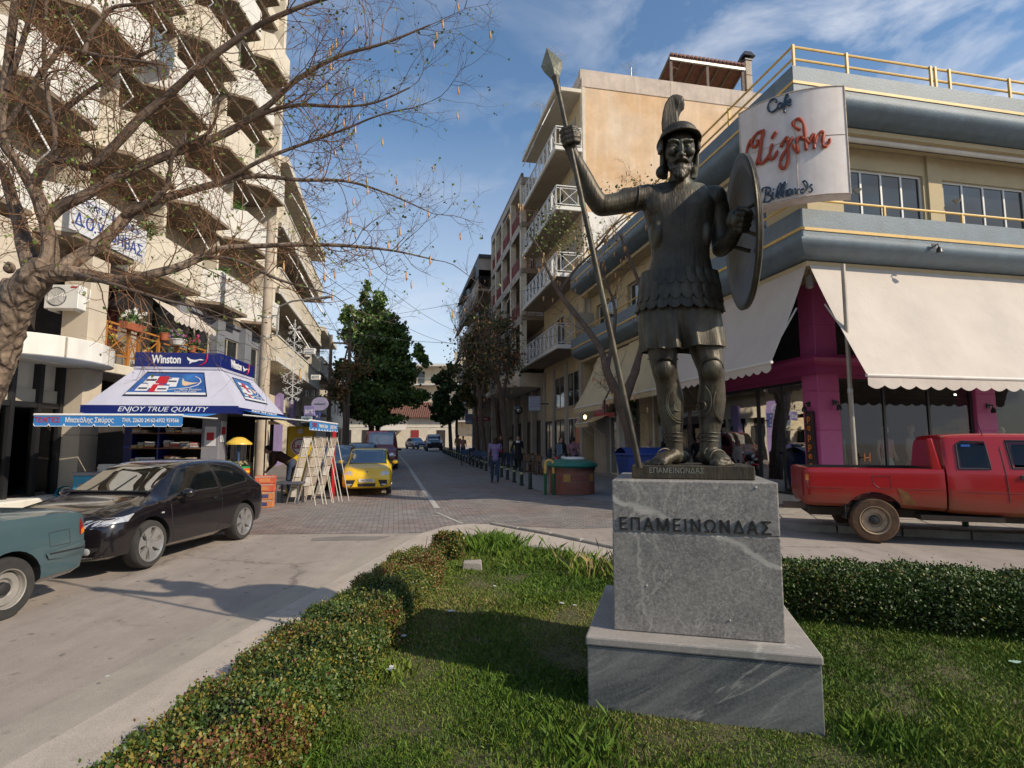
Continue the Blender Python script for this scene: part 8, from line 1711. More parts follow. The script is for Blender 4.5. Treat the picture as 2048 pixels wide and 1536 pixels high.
# ================= PEOPLE =================
def blend(mb,pts,rad,n=10,flat=None):
    mb.tube(pts,rad,n,flat=flat); mb.ell(pts[0],rad[0],8,6); mb.ell(pts[-1],rad[-1],8,6)
M_sk=M('skin',(.42,.24,.17),.55,.08,6,0)
def person(label,loc,rz,h,J,top,legs_m,hair_m,skirt=None,sleeve='long',hairlong=False,shoe=M_trim,extra=None,vox=.017,bald=False,bust=False):
    """J: joint positions in body space (front = -y, left of person = +x)"""
    t=thing('person',label,'person',loc,rz); k=h/1.7
    J={a:Vector(b)*k for a,b in J.items()}
    b=MB(); hd=J['head']
    b.ell(hd,(.078*k,.095*k,.115*k),14,10); b.ell(hd+Vector((0,-.085,-.015))*k,(.014*k,.018*k,.022*k),8,6); b.ell(hd+Vector((0,-.05,-.075))*k,(.045*k,.045*k,.035*k),8,6)
    for s in (-1,1): b.ell(hd+Vector((s*.078,.005,-.01))*k,(.012*k,.02*k,.03*k),8,6)
    fx=Vector((0,1,0)); blend(b,[J['neck'],hd-Vector((0,-.01,.06))*k],[.052*k,.048*k])
    blend(b,[J['pelvis'],J['belly'],J['chest'],J['neck']-Vector((0,0,.05))*k],[.13*k,.115*k,.135*k,.08*k],flat=(fx,.75))
    for s in 'LR':
        blend(b,[J['sh'+s],J['el'+s],J['ha'+s]],[.05*k,.037*k,.025*k]); 
        hnd=J['ha'+s]; dn=(J['ha'+s]-J['el'+s]).normalized()
        b.ell(hnd+dn*.045*k,(.022*k,.036*k,.045*k),8,6)
        for q in range(4): o_=Vector((0,(q-1.5)*.018,0))*k; b.tube([hnd+dn*.06*k+o_,hnd+dn*.12*k+o_*1.1+Vector((0,-.005,0))*k],[.0095*k,.007*k],6)
        b.tube([hnd+dn*.03*k+Vector((0,-.03,0))*k,hnd+dn*.085*k+Vector((0,-.055,0))*k],[.011*k,.008*k],6)
        blend(b,[J['hip'+s],J['kn'+s],J['an'+s]],[.085*k,.055*k,.036*k]); f=J['an'+s]; 
    remesh(b,'body',M_sk,vox*.8,t,3,.5)
    c=MB(); blend(c,[J['pelvis']+Vector((0,0,-.02))*k,J['belly'],J['chest'],J['neck']-Vector((0,0,.055))*k],[.155*k,.135*k,.155*k,.10*k],flat=(fx,.78)); c.ell(J['chest'].lerp(J['shL'],.5),(.11*k,.085*k,.075*k),10,8); c.ell(J['chest'].lerp(J['shR'],.5),(.11*k,.085*k,.075*k),10,8)
    for s in 'LR':
        e=J['el'+s] if sleeve=='long' else J['sh'+s].lerp(J['el'+s],.6)
        pts=[J['sh'+s],e]+([J['el'+s].lerp(J['ha'+s],.9)] if sleeve=='long' else []); blend(c,pts,[.068*k,.052*k]+([.038*k] if sleeve=='long' else []))
    remesh(c,'top',top,vox,t,3,.5)
    l=MB(); l.ell(J['pelvis'],(.17*k,.135*k,.13*k),12,8)
    for s in 'LR': blend(l,[J['hip'+s],J['kn'+s],J['an'+s]+Vector((0,0,.03))*k],[.105*k,.072*k,.05*k])
    remesh(l,'trousers',legs_m,vox,t,3,.5)
    if skirt: 
        p=J['pelvis']; MB().lathe([(.15*k,.12*k),(.2*k,-.1*k),(.25*k,-.38*k),(.24*k,-.39*k)],tuple(p),20,cap=False).build('skirt',skirt,t,smooth=True)
    for s in 'LR':
        a=J['an'+s]; d=Vector((0,-1,0)); sh=MB(); sh.ell(a+Vector((0,0,-.03))*k,(.042*k,.05*k,.04*k),8,6); sh.ell(a+Vector((0,-.09,-.045))*k,(.042*k,.10*k,.03*k),10,6); remesh(sh,'shoe',shoe,.01,t,1,.4)
    if not bald:
        hr=MB(); hr.ell(hd+Vector((0,.022,.03))*k,(.088*k,.098*k,.105*k),12,8)
        if hairlong: hr.ell(hd+Vector((0,.05,-.08))*k,(.095*k,.06*k,.12*k),12,8)
        remesh(hr,'hair',hair_m,.012,t,1,.4)
    if extra: extra(t,J,k)
    return t
def std(step=.0,**kw):
    J=dict(head=(0,-.01,1.585),neck=(0,0,1.45),chest=(0,0,1.26),belly=(0,0,1.08),pelvis=(0,0,.93),shL=(.18,0,1.40),shR=(-.18,0,1.40),elL=(.24,.04,1.13),elR=(-.24,.04,1.13),haL=(.24,-.08,.90),haR=(-.24,-.08,.90),hipL=(.09,0,.88),hipR=(-.09,0,.88),knL=(.10,-.04-step*.5,.49),knR=(-.10,.02+step*.3,.49),anL=(.10,-step,.09),anR=(-.10,step,.10))
    J.update(kw); return J
M_lil=M('lilac_shirt',(.26,.19,.36),.9,.1,6); M_jean=M('jeans',(.035,.055,.10),.9,.15,8); M_brh=M('dark_brown_hair',(.035,.018,.012),.6,.2,20); M_redh=M('auburn_hair',(.12,.035,.015),.6,.2,20); M_bk=M('black_cloth',(.012,.012,.014),.9,.1,6); M_brj=M('brown_jacket',(.075,.035,.022),.8,.15,6); M_bag=M('black_bag',(.015,.014,.016),.5)
def bag(t,J,k):
    c=J['pelvis']+Vector((-.22,.02,.16))*k; c2=c; MB().ell(tuple(c),(.07*k,.15*k,.17*k),12,8).build('handbag',M_bag,t,smooth=True); MB().tube([tuple(c+Vector((0,-.1,.12))*k),tuple(J['shR']+Vector((0,-.06,.06))*k),tuple(J['shR']+Vector((0,.06,.06))*k),tuple(c+Vector((0,.1,.12))*k)],.014*k,6).build('bag_strap',M_bag,t); MB().ell(tuple(c+Vector((.02,.14,.1))*k),.045*k,8,6).build('red_charm',M_prd,t)
p=G(990,966); person('woman in lilac top and jeans walking away, dark bag on her shoulder',(p.x,p.y,gz(p.y)),math.pi+.1,1.68,std(.12),M_lil,M_jean,M_brh,sleeve='short',hairlong=True,extra=bag)
def scarf(t,J,k): MB().ell(tuple(J['neck']+Vector((0,-.07,-.03))*k),(.11*k,.06*k,.06*k),12,8).build('white_collar',M_wf,t,smooth=True)
p=G(1036,943); person('woman with auburn hair in black coat and white collar walking towards the camera',(p.x,p.y,gz(p.y)),-.05,1.70,std(.14,haR=(-.36,.05,.95),elR=(-.30,.06,1.15),haL=(.30,-.18,1.12)),M_bk,M_bk,M_redh,skirt=M_bk,hairlong=True,extra=scarf)
# man bending over beside the newspaper racks, facing left
J=dict(head=(0,-.62,1.30),neck=(0,-.47,1.22),chest=(0,-.30,1.12),belly=(0,-.12,1.02),pelvis=(0,.05,.93),shL=(.19,-.40,1.18),shR=(-.19,-.40,1.18),elL=(.21,-.42,.90),elR=(-.21,-.45,.92),haL=(.16,-.58,.72),haR=(-.16,-.60,.74),hipL=(.09,.05,.88),hipR=(-.09,.05,.88),knL=(.10,-.02,.49),knR=(-.10,.02,.49),anL=(.10,.02,.09),anR=(-.10,.06,.09))
p=G(578,992); person('man bending forward in brown jacket and dark jeans between kiosk and newspaper racks',(p.x,p.y,gz(p.y)),R(-78),1.74,J,M_brj,M_jean,M_bk)
p=Vector((2.42,22.6,0)); person('person in dusty pink top standing behind the motorcycle with back turned',(p.x,p.y,gz(p.y)),2.6,1.66,std(.0,haR=(-.30,-.1,.95)),M('dusty_pink',(.25,.13,.17),.9),M_bk,M_bk,sleeve='short')
p=Vector((2.0,23.4,0)); person('dark-haired person in black partly hidden behind the motorcycle windshield',(p.x,p.y,gz(p.y)),.4,1.64,std(.0),M_bk,M_bk,M_bk)
p=Vector((4.45,18.6,0)); person('bald man in pale shirt standing behind the blue container and the bare tree',(p.x,p.y,gz(p.y)),-.25,1.62,std(.0),M('pale_shirt',(.5,.42,.38),.9),M_jean,M_bk,bald=True)
for (u,Y,h,rz,top,lab) in ((916,45,1.74,3.0,M('tan_coat',(.22,.14,.08),.9),'man in tan coat walking away under the far right trees'),(1001,33,1.72,.5,M_brj,'man in brown jacket behind the lilac-topped woman'),(1012,32,1.66,2.9,M_bk,'person in black seen from behind near the cafe tables'),(1021,31,1.66,2.8,M('cream_top',(.5,.42,.22),.9),'person in cream top half hidden by a tree trunk'),(980,32,1.3,1.5,M_bk,'seated dark figure at the pavement cafe'),(926,43,1.65,.3,M('rosy_top',(.35,.18,.16),.9),'person in rosy top beside the man in the tan coat')):
    a,_=ray(u,900); person(lab,(a*Y,Y,gz(Y)),rz,h,std(.05),top,M_jean,M_brh,vox=.028)
# ================= TREES =================
def bark(name,c1,c2,sc=1.0):
    m=bpy.data.materials.new(name); _M[name]=m; m.use_nodes=True; t=m.node_tree;p=t.nodes['Principled BSDF'];l=t.links.new;N=t.nodes.new
    ge=N('ShaderNodeNewGeometry'); mp=N('ShaderNodeMapping'); mp.inputs['Scale'].default_value=(6*sc,6*sc,2.2*sc); l(ge.outputs['Position'],mp.inputs[0])
    v=N('ShaderNodeTexVoronoi'); v.feature='DISTANCE_TO_EDGE'; v.inputs['Scale'].default_value=1.6; nz=N('ShaderNodeTexNoise'); nz.inputs['Scale'].default_value=2.5; nz.inputs['Detail'].default_value=6; l(mp.outputs[0],nz.inputs['Vector'])
    mx=N('ShaderNodeMixRGB'); mx.inputs[0].default_value=.25; l(mp.outputs[0],mx.inputs[1]); l(nz.outputs['Color'],mx.inputs[2]); l(mx.outputs[0],v.inputs['Vector'])
    mr=N('ShaderNodeMapRange'); mr.inputs[1].default_value=0; mr.inputs[2].default_value=.16; l(v.outputs['Distance'],mr.inputs[0])
    md=N('ShaderNodeMath'); md.operation='MULTIPLY'; l(mr.outputs[0],md.inputs[0]); n2=N('ShaderNodeTexNoise'); n2.inputs['Scale'].default_value=9; n2.inputs['Detail'].default_value=8; l(ge.outputs['Position'],n2.inputs['Vector']); m2=N('ShaderNodeMapRange'); m2.inputs[1].default_value=.3; m2.inputs[2].default_value=.7; m2.inputs[3].default_value=.35; l(n2.outputs['Fac'],m2.inputs[0]); l(m2.outputs[0],md.inputs[1])
    c=N('ShaderNodeMixRGB'); c.inputs[1].default_value=(*c2,1); c.inputs[2].default_value=(*c1,1); l(md.outputs[0],c.inputs[0]); l(c.outputs[0],p.inputs['Base Color']); p.inputs['Roughness'].default_value=.9
    bu=N('ShaderNodeBump'); bu.inputs['Strength'].default_value=.7; bu.inputs['Distance'].default_value=.03; l(md.outputs[0],bu.inputs['Height']); l(bu.outputs[0],p.inputs['Normal']); return m
M_bark=bark('grey_bark',(.27,.20,.145),(.10,.07,.05)); M_bark2=M('branch_bark',(.12,.085,.065),.9,.25,8,.4,40,col2=(.20,.16,.12),fac2=.6,s2=3); M_twig=M('reddish_twig',(.21,.105,.05),.8,.3,4,0,col2=(.12,.075,.05),fac2=.7,s2=2)
M_bud=M('young_leaf',(.12,.17,.03),.6,.3,5,0,col2=(.16,.17,.04),fac2=.6); M_pod=M('dry_pod',(.55,.30,.12),.7,.2,5,0,col2=(.42,.18,.06),fac2=.6)
def smoothpath(pts,k=5):
    n=len(pts);o=[]
    for i in range(n-1):
        p0=pts[max(i-1,0)];p1=pts[i];p2=pts[i+1];p3=pts[min(i+2,n-1)]
        for j in range(k):
            t=j/k; o.append(tuple(.5*((2*p1[q])+(-p0[q]+p2[q])*t+(2*p0[q]-5*p1[q]+4*p2[q]-p3[q])*t*t+(-p0[q]+3*p1[q]-3*p2[q]+p3[q])*t**3) for q in range(len(p1))))
    o.append(tuple(pts[-1])); return o
class Twigs:
    """thousands of thin curved twigs written straight into arrays"""
    def __init__(s): s.V=[];s.F=[];s.n=0;s.tips=[]
    def add(s,pts,r0,r1,k=3):
        P_=np.array(pts);n=len(P_); d=np.gradient(P_,axis=0); d/=np.linalg.norm(d,axis=1)[:,None]+1e-9; up=np.array([.31,.2,.93]); x=np.cross(d,up); x/=np.linalg.norm(x,axis=1)[:,None]+1e-9; y=np.cross(d,x); rr=np.linspace(r0,r1,n)[:,None]
        ring=[P_+(x*math.cos(2*math.pi*j/k)+y*math.sin(2*math.pi*j/k))*rr for j in range(k)]
        V=np.stack(ring,1).reshape(-1,3); i=np.arange(n-1)[:,None]; j=np.arange(k)[None,:]; F_=np.stack([i*k+j,i*k+(j+1)%k,(i+1)*k+(j+1)%k,(i+1)*k+j],-1).reshape(-1,4)+s.n
        s.V.append(V);s.F.append(F_);s.n+=len(V)
    def grow(s,p,d,L_,r,lev,rs,curl=.35,up=.25,kids=(5,4,3),ratio=.55):
        n=7 if L_>.5 else 5; pts=[np.array(p)]; d=np.array(d)/np.linalg.norm(d); c=rs.normal(size=3)*curl
        for i in range(n): d=d+c/n+np.array([0,0,up/n])+rs.normal(size=3)*.13; d/=np.linalg.norm(d); pts.append(pts[-1]+d*L_/n)
        s.add(pts,r,r*.45,4 if lev==0 else 3)
        if lev<len(kids):
            for k in range(kids[lev]):
                t=rs.uniform(.2,1); i=min(n-1,int(t*n)); q=pts[i]+(pts[i+1]-pts[i])*(t*n-i if t<1 else .5); dd=pts[i+1]-pts[i]; dd=dd/np.linalg.norm(dd); a=rs.normal(size=3); a-=dd*a.dot(dd); a/=np.linalg.norm(a)
                s.grow(q,dd*rs.uniform(.4,.9)+a*.8,L_*ratio*rs.uniform(.6,1.2),r*.58,lev+1,rs,curl,up,kids,ratio)
        else: s.tips.append(pts[-1])
    def build(s,name,mat,par): 
        return fill_mesh(name,np.concatenate(s.V),np.concatenate(s.F),mat,None,par,'stuff',True)
bt=thing('bare_tree','large bare tree with rough grey trunk at the left edge, twigs over the street','tree',(0,0,0))
rs=np.random.RandomState(21)
def LM(pts): return smoothpath([(*at(u,v,Y),r*Y/1130) for u,v,r,Y in pts])
limbs=dict(
 trunk=[(-118,1010,42,6.9),(-86,930,38,6.85),(-52,850,33,6.8),(-22,770,30,6.75),(0,700,33,6.7),(22,630,32,6.6),(44,588,31,6.55),(70,558,30,6.5),(88,538,25,6.5)],
 A=[(84,556,26,6.5),(100,515,18,6.5),(97,470,14.5,6.5),(88,430,13.5,6.45),(76,395,13,6.4),(62,368,12,6.4),(35,325,9,6.3),(8,290,8.5,6.2),(2,240,9,6.15),(12,160,9,6.1),(22,80,8.5,6.0),(33,-10,8,5.9),(45,-90,6,5.8)],
 A2=[(66,372,10,6.4),(80,342,9,6.4),(104,322,7.5,6.45),(135,322,7,6.5),(172,335,8,6.5),(205,315,9,6.5),(240,280,9,6.5),(285,232,8.5,6.5),(335,192,8,6.5),(400,132,7.5,6.4),(450,95,7,6.4),(515,52,6,6.35),(580,22,5,6.3),(635,2,4.2,6.3),(690,-12,3,6.2)],
 B=[(92,440,13,6.5),(120,415,12,6.5),(155,398,11,6.5),(190,380,10,6.6),(240,352,10,6.7),(310,320,9,6.8),(390,290,8.5,6.9),(460,262,7.5,7.0),(535,212,6,7.0),(600,155,5,7.0),(680,112,4,7.0),(770,86,3,7.0),(860,50,1.8,7.0)],
 B2=[(470,256,5,7.0),(540,222,4.5,7.0),(600,210,4,7.0),(680,213,3,7.0),(750,205,2.4,7.0),(820,175,1.6,7.0)],
 Cc=[(95,548,22,6.5),(135,546,16,6.5),(190,553,12.5,6.6),(250,560,10.5,6.6),(310,547,9.5,6.6),(360,533,8.5,6.7),(400,515,7.5,6.8),(445,497,6.5,6.8),(520,492,5.2,6.9),(610,489,4.4,6.9),(700,492,3.4,7.0),(790,502,2.2,7.0),(870,520,1.3,7.0)],
 Dd=[(120,540,18,6.55),(165,510,14.5,6.7),(205,482,13,6.8),(235,452,12,6.9),(265,422,11,7.0),(310,402,9.5,7.0),(365,386,8,7.1),(430,368,7,7.1),(505,352,5.2,7.2),(600,360,4,7.3),(690,362,3,7.3),(770,385,2,7.3),(850,420,1.3,7.3)],
 D2=[(440,366,5,7.1),(520,322,4,7.1),(600,290,3.4,7.2),(680,262,2.6,7.2),(760,230,1.8,7.2),(830,215,1.2,7.2)],
 E=[(75,560,20,6.5),(52,500,16,6.6),(38,440,13,6.7),(22,390,11,6.8),(6,340,10,6.8),(-30,300,8,6.8)],
 Fb=[(4,262,7,6.2),(45,208,6.5,6.2),(80,150,6,6.2),(105,118,5.6,6.2),(122,97,5.2,6.2),(160,103,4.6,6.2),(205,113,4,6.2),(260,120,3.2,6.2),(330,130,2.2,6.2)],
 G1=[(168,108,4.6,6.2),(180,70,4.6,6.2),(205,38,4.2,6.2),(230,14,3.8,6.2),(300,5,3,6.2),(370,-20,2,6.2)],
 G2=[(14,180,6,6.1),(40,100,5.5,6.0),(58,40,5,5.9),(72,-20,4,5.8)],
 Hh=[(90,250,5.5,6.4),(160,195,5,6.4),(210,160,4.4,6.4),(262,120,3.6,6.4),(315,95,2.6,6.4)],
 I=[(70,375,7,6.4),(110,290,5,6.2),(97,200,4.6,6.2),(88,110,4.2,6.2),(92,20,3.6,6.2),(95,-40,3,6.2)],
 J=[(150,548,6,6.5),(230,570,4,6.2),(330,600,3,6.1),(420,620,2,6.0)],
 K=[(250,430,7,6.9),(330,380,5,6.9),(350,300,4,6.8),(420,262,3.2,6.8),(440,190,2.4,6.8)],
 L2=[(400,515,5,6.8),(470,520,4,6.7),(560,560,3,6.6),(650,585,1.8,6.6)])
names={'trunk':'trunk'}
tw=Twigs(); tw2=Twigs()
for key,pts in limbs.items():
    sp=LM(pts); P_=[Vector(q[:3]) for q in sp]; Rr=[q[3] for q in sp]
    mb=MB(); n=16 if key=='trunk' else 10; jit=[r*(1+.10*noise.noise(p*6)) for r,p in zip(Rr,P_)]; mb.tube(P_,jit,n); 
    if key=='trunk':
        for q,(du,dv) in zip((4,9,14,19,26,31),((-26,0),(30,-5),(-20,8),(18,10),(-30,0),(-34,-6))): i=min(q,len(P_)-1); mb.ell(P_[i]+Vector((du/175,0,-dv/175)),(.09,.1,.12),10,8)
        mb.ell(P_[-2],(Rr[-2]*1.25,Rr[-2]*1.2,Rr[-2]),12,8); mb.ell(Vector(at(18,536,6.5)),(.06,.06,.08),10,8)
        o=remesh(mb,'trunk',M_bark,.02,bt,2,.5)
        tex=bpy.data.textures.new('bark_relief','CLOUDS'); tex.noise_scale=.09; dm=o.modifiers.new('relief','DISPLACE'); dm.texture=tex; dm.strength=.05; dm.mid_level=.5; dm.texture_coords='GLOBAL'
    else: mb.build('branch',M_bark if Rr[0]>.09 else M_bark2,bt,smooth=True)
    if key in('trunk',): continue
    # twigs along the limb
    L_=sum((P_[i+1]-P_[i]).length for i in range(len(P_)-1)); cnt=int(L_*9)
    for k in range(cnt):
        i=int(rs.uniform(.12,1)*(len(P_)-2)); p=P_[i].lerp(P_[i+1],rs.rand()); d=(P_[i+1]-P_[i]).normalized(); a=Vector(rs.normal(size=3)); a-=d*a.dot(d); a.normalize(); dirn=d*rs.uniform(.3,.9)+a*.8+Vector((0,0,.25 if rs.rand()<.7 else -.5))
        (tw if Rr[i]>.018 else tw2).grow(p,dirn,rs.uniform(.45,1.1)*(1 if i<len(P_)*.7 else .8),min(.0075,max(.0042,Rr[i]*.35)),0,rs,.7,.45,(4,3),.6)
    tw2.grow(P_[-1],P_[-1]-P_[-2],.9,.006,0,rs,.5,.3,(6,4),.6)
tw.build('twigs',M_twig,bt); tw2.build('outer_twigs',M_bark2,bt)
tips=np.array(tw.tips+tw2.tips); sel=tips[rs.rand(len(tips))<.35]; leafquads('buds',np.repeat(sel,2,0)+rs.normal(size=(len(sel)*2,3))*.015,.035,M_bud,bt,rs)
sel=tips[(tips[:,0]>-2.5)&(rs.rand(len(tips))<.055)]; pv=[];pf=[]
mb=MB()
for q in sel: mb.tube([Vector(q),Vector(q)-Vector((.005,0,.03)),Vector(q)-Vector((0,.005,.09)),Vector(q)-Vector((0,0,.12))],[.003,.008,.013,.004],5)
mb.build('seed_pods',M_pod,bt,kind='stuff')
# ---- leafy plane tree down the street ----
def leaf_mat(name,c1,c2): return M(name,c1,.55,.3,.9,0,col2=c2,fac2=.9,s2=.8)
M_l1=leaf_mat('plane_leaf_dark',(.06,.11,.024),(.04,.08,.016)); M_l2=leaf_mat('plane_leaf_mid',(.10,.18,.036),(.07,.13,.024)); M_l3=leaf_mat('plane_leaf_light',(.16,.26,.05),(.12,.20,.04))
def leafy(name,label,base,blobs,Y,n,size,mats,trunk,group=None,seed=1,weights=(.5,.35,.15)):
    t=thing(name,label,'tree',(0,0,0),0,group); rs=np.random.RandomState(seed); pts=[]
    vol=[b[2]*b[3]*(b[2]+b[3])/2 for b in blobs]; tot=sum(vol)
    for (u,v,ru,rv),vv in zip(blobs,vol):
        c=np.array(at(u,v,Y)); k=Y/1130; m=int(n*vv/tot); sub=max(5,int(ru*rv/70)); cc=rs.normal(size=(sub,3)); cc/=np.linalg.norm(cc,axis=1)[:,None]; cc*=(rs.rand(sub,1)**.5)*.9
        w=rs.randint(0,sub,m); q=cc[w]+rs.normal(size=(m,3))*.17; pts.append(c+q*np.array([ru*k,ru*k,rv*k]))
    p=np.concatenate(pts); mi=np.repeat(rs.choice(len(mats),len(p),p=weights[:len(mats)]),1)
    leafquads('foliage',p,size,mats,t,rs,'stuff',mi,asp=.5,up=.6)
    for i,tp in enumerate(trunk):
        sp=smoothpath([(*at(u,v,Y+dy),r*Y/1130) for u,v,r,dy in tp]); MB().tube([Vector(q[:3]) for q in sp],[q[3] for q in sp],8).build('trunk' if i==0 else 'limb',M_bark2,t,smooth=True)
    return t
leafy('plane_tree','tall full-leaved green plane tree rising behind the red van on the left side',None,[(733,600,16,34),(757,605,20,36),(720,630,34,24),(762,650,42,34),(695,635,18,14),(790,665,26,24),(735,690,52,34),(800,700,30,30),(770,730,62,36),(710,745,40,28),(835,705,22,20),(690,790,26,24),(740,790,62,40),(800,790,50,30),(845,790,22,14),(820,750,34,22),(760,835,52,18),(700,825,24,16),(715,668,32,22),(845,720,14,10),(700,620,14,10),(850,730,12,9)],45,46000,.23,[M_l1,M_l2,M_l3],[[(742,905,6,0),(743,850,5.5,0),(748,780,4.5,0),(750,700,3.2,0),(745,620,1.5,0)],[(745,800,3,0),(780,740,2,0),(800,700,1,0)],[(746,820,3,0),(715,770,2,0),(700,740,1,0)],[(754,905,4.5,1),(756,850,4,1),(775,790,3,0)]],seed=4)
def sparse(name,label,Y,trunks,blobs,nt,leafn,lsize,mats,seed,group='bare pavement trees',pods=0,tr=.010,tl=.9,kids=(5,4,3)):
    t=thing(name,label,'tree',(0,0,0),0,group); rs=np.random.RandomState(seed); tg=Twigs(); k=Y/1130
    for i,tp in enumerate(trunks):
        sp=smoothpath([(*at(u,v,Y+dy),r*k) for u,v,r,dy in tp]); P_=[Vector(q[:3]) for q in sp]; Rr=[q[3]*(1+.12*noise.noise(Vector(q[:3])*4)) for q in sp]; MB().tube(P_,Rr,9).build('trunk' if i==0 else 'limb',M_bark2,t,smooth=True)
        for j in range(int(nt)):
            q=int(rs.uniform(.35,1)*(len(P_)-2)); d=(P_[q+1]-P_[q]).normalized(); a=Vector(rs.normal(size=3)); tg.grow(P_[q],d*.6+a*.8,tl*rs.uniform(.6,1.4),min(Rr[q]*.5,tr),0,rs,.6,.3,kids,.6)
        tg.grow(P_[-1],P_[-1]-P_[-2],tl,min(Rr[-1],tr),0,rs,.5,.3,kids,.6)
    tg.build('twigs',M_bark2,t)
    if leafn:
        pts=[]
        for (u,v,ru,rv) in blobs: m=int(leafn/len(blobs)); q=rs.normal(size=(m,3))*.5; pts.append(np.array(at(u,v,Y))+q*np.array([ru*k,ru*k,rv*k]))
        p=np.concatenate(pts); leafquads('foliage',p,lsize,mats,t,rs,'stuff',rs.randint(0,len(mats),len(p)))
    if pods:
        tp=np.array(tg.tips); tp=tp[rs.permutation(len(tp))[:pods]]; mb=MB()
        for q in tp: q=Vector(q); mb.tube([q,q-Vector((0,0,.05)),q-Vector((0,0,.17))],[.006,.03,.006],5)
        mb.build('seed_pods',M_pod,t,kind='stuff')
    return t
M_lb1=M('dry_leaf',(.24,.13,.05),.8,.3,3,0); M_lb2=M('olive_leaf',(.06,.075,.025),.7,.3,3,0); M_lb3=M('fresh_leaf',(.13,.17,.03),.6,.3,3,0)
sparse('bare_tree','forked bare tree with knobbly bark directly behind the statue, hung with dry pods',17.6,
 [[(1278,962,14,0),(1268,900,13,0),(1256,845,13,0),(1243,805,14,0),(1238,785,13,0)],[(1240,795,10,0),(1222,762,9,0),(1212,735,7.5,0),(1202,700,6.5,.1),(1172,655,6,.2),(1140,615,5.5,.2),(1118,585,4.5,.3),(1098,545,3.5,.3),(1080,500,2.6,.3),(1060,470,1.8,.3)],[(1250,800,10,0),(1262,765,9,0),(1270,745,9,0),(1276,720,7,0),(1284,690,6,0),(1290,640,5,0),(1282,580,4,-.1),(1260,520,3,-.1),(1240,470,2,-.1)],[(1214,740,5,0),(1225,680,4,.2),(1230,620,3,.3),(1210,560,2.2,.4),(1190,520,1.5,.4)],[(1118,585,3,.3),(1150,540,2.6,.2),(1190,500,2.2,.1),(1230,450,1.6,0),(1280,420,1.2,0)],[(1284,680,4,0),(1320,600,3,0),(1340,520,2.2,0),(1310,420,1.6,0),(1290,380,1,0)]],
 [(1090,480,50,30),(1240,400,60,20),(1160,480,60,40),(1280,380,50,16),(1110,440,40,20)],5,900,.075,[M_lb3,M_lb2],31,None,120)
for i,(u0,Y,lab) in enumerate(((1012,31,'dark half-leafless tree on the right pavement beside the globe lamp'),(968,39,'second twiggy pavement tree up the right side'),(1000,47,'twiggy tree against the red-railed building'))):
    s_=31/Y*1.0
    sparse('street_tree',lab,Y,[[(u0+2,905,6.5*s_,0),(u0-4,850,5.8*s_,0),(u0-8,800,5.2*s_,0),(u0-16,760,4*s_,0)],[(u0-8,800,4*s_,0),(u0+4,740,3*s_,0),(u0+8,690,2*s_,0),(u0+14,650,1.2*s_,0)],[(u0-14,770,3.6*s_,0),(u0-34,720,2.8*s_,0),(u0-46,680,1.8*s_,0),(u0-60,650,1*s_,0)],[(u0-16,760,3*s_,0),(u0-14,700,2.2*s_,0),(u0-22,640,1.4*s_,0)]],[(u0-20,700,40,34),(u0-40,740,34,30),(u0+10,720,26,40),(u0-10,650,34,24)],5,[1500,2000,1500][i],.16,[M_lb1,M_lb2,M_lb2],40+i,'trees along the right pavement',60,.018,1.4)
leafy('street_tree','dense dark green tree farther up the right side beyond the bollards',None,[(885,760,22,16),(900,790,26,22),(880,810,22,20),(915,820,20,24),(895,840,26,14),(905,740,14,12),(925,790,16,20)],52,7000,.30,[M_l1,M_lb2,M_l2],[[(902,905,4,0),(900,860,3.5,0),(897,800,2.5,0)],[(915,900,3,1),(913,850,2.6,1),(918,800,2,1)]],'trees along the right pavement',8)
leafy('street_tree','olive-toned leafy tree hanging before the dark tarpaulined block',None,[(945,700,22,26),(950,760,26,30),(935,800,18,20),(965,660,14,16),(950,640,12,14)],41,6000,.24,[M_lb2,M_l1,M_lb1],[[(955,900,4,0),(952,840,3.4,0),(948,760,2.4,0),(945,690,1.4,0)]],'trees along the right pavement',9)
sparse('bare_tree','thin brownish tree between the twin utility poles and the plane tree',40,[[(688,900,4.5,0),(690,830,4,0),(686,780,3,0),(690,720,2,0),(700,680,1.2,0)],[(688,800,2.6,0),(668,760,2,0),(660,720,1.2,0)],[(688,780,2.6,0),(712,730,2,0),(725,690,1.2,0)]],[(715,735,36,16),(675,780,24,26)],5,900,.2,[M_lb1,M_lb2],50,None,0,.016,1.2)
# ================= LAWN, HEDGES =================
def in_poly(x,y,poly):
    c=np.zeros(len(x),bool); n=len(poly)
    for i in range(n):
        x0,y0=poly[i];x1,y1=poly[(i+1)%n]; m=((y0>y)!=(y1>y)); xi=(x1-x0)*(y-y0)/((y1-y0) if y1!=y0 else 1e-9)+x0; c^=m&(x<xi)
    return c
rs=np.random.RandomState(5)
def gzv(y): return .014*np.maximum(0,np.minimum(y,150)-4)
def vnoise(x,y,s,seed=0): return np.array([noise.noise(Vector((a*s+seed,b*s,seed*1.7))) for a,b in zip(x,y)])
N=760000; yy=2.3+ (9.9-2.3)*rs.rand(N)**1.55; xx=-2.4+rs.rand(N)*9.5; m=in_poly(xx,yy,lawn)&(np.abs(xx/yy)<1.05)
cx,cy=xx-PC.x,yy-PC.y; ca,sa_=math.cos(-PZ),math.sin(-PZ); lx=cx*ca-cy*sa_; ly=cx*sa_+cy*ca; m&=~((np.abs(lx)<.66)&(np.abs(ly)<.66))
xx=xx[m];yy=yy[m]; n=len(xx)
gx=np.linspace(-3,8,90);gy=np.linspace(2,10.5,70); GX,GY=np.meshgrid(gx,gy,indexing='ij')
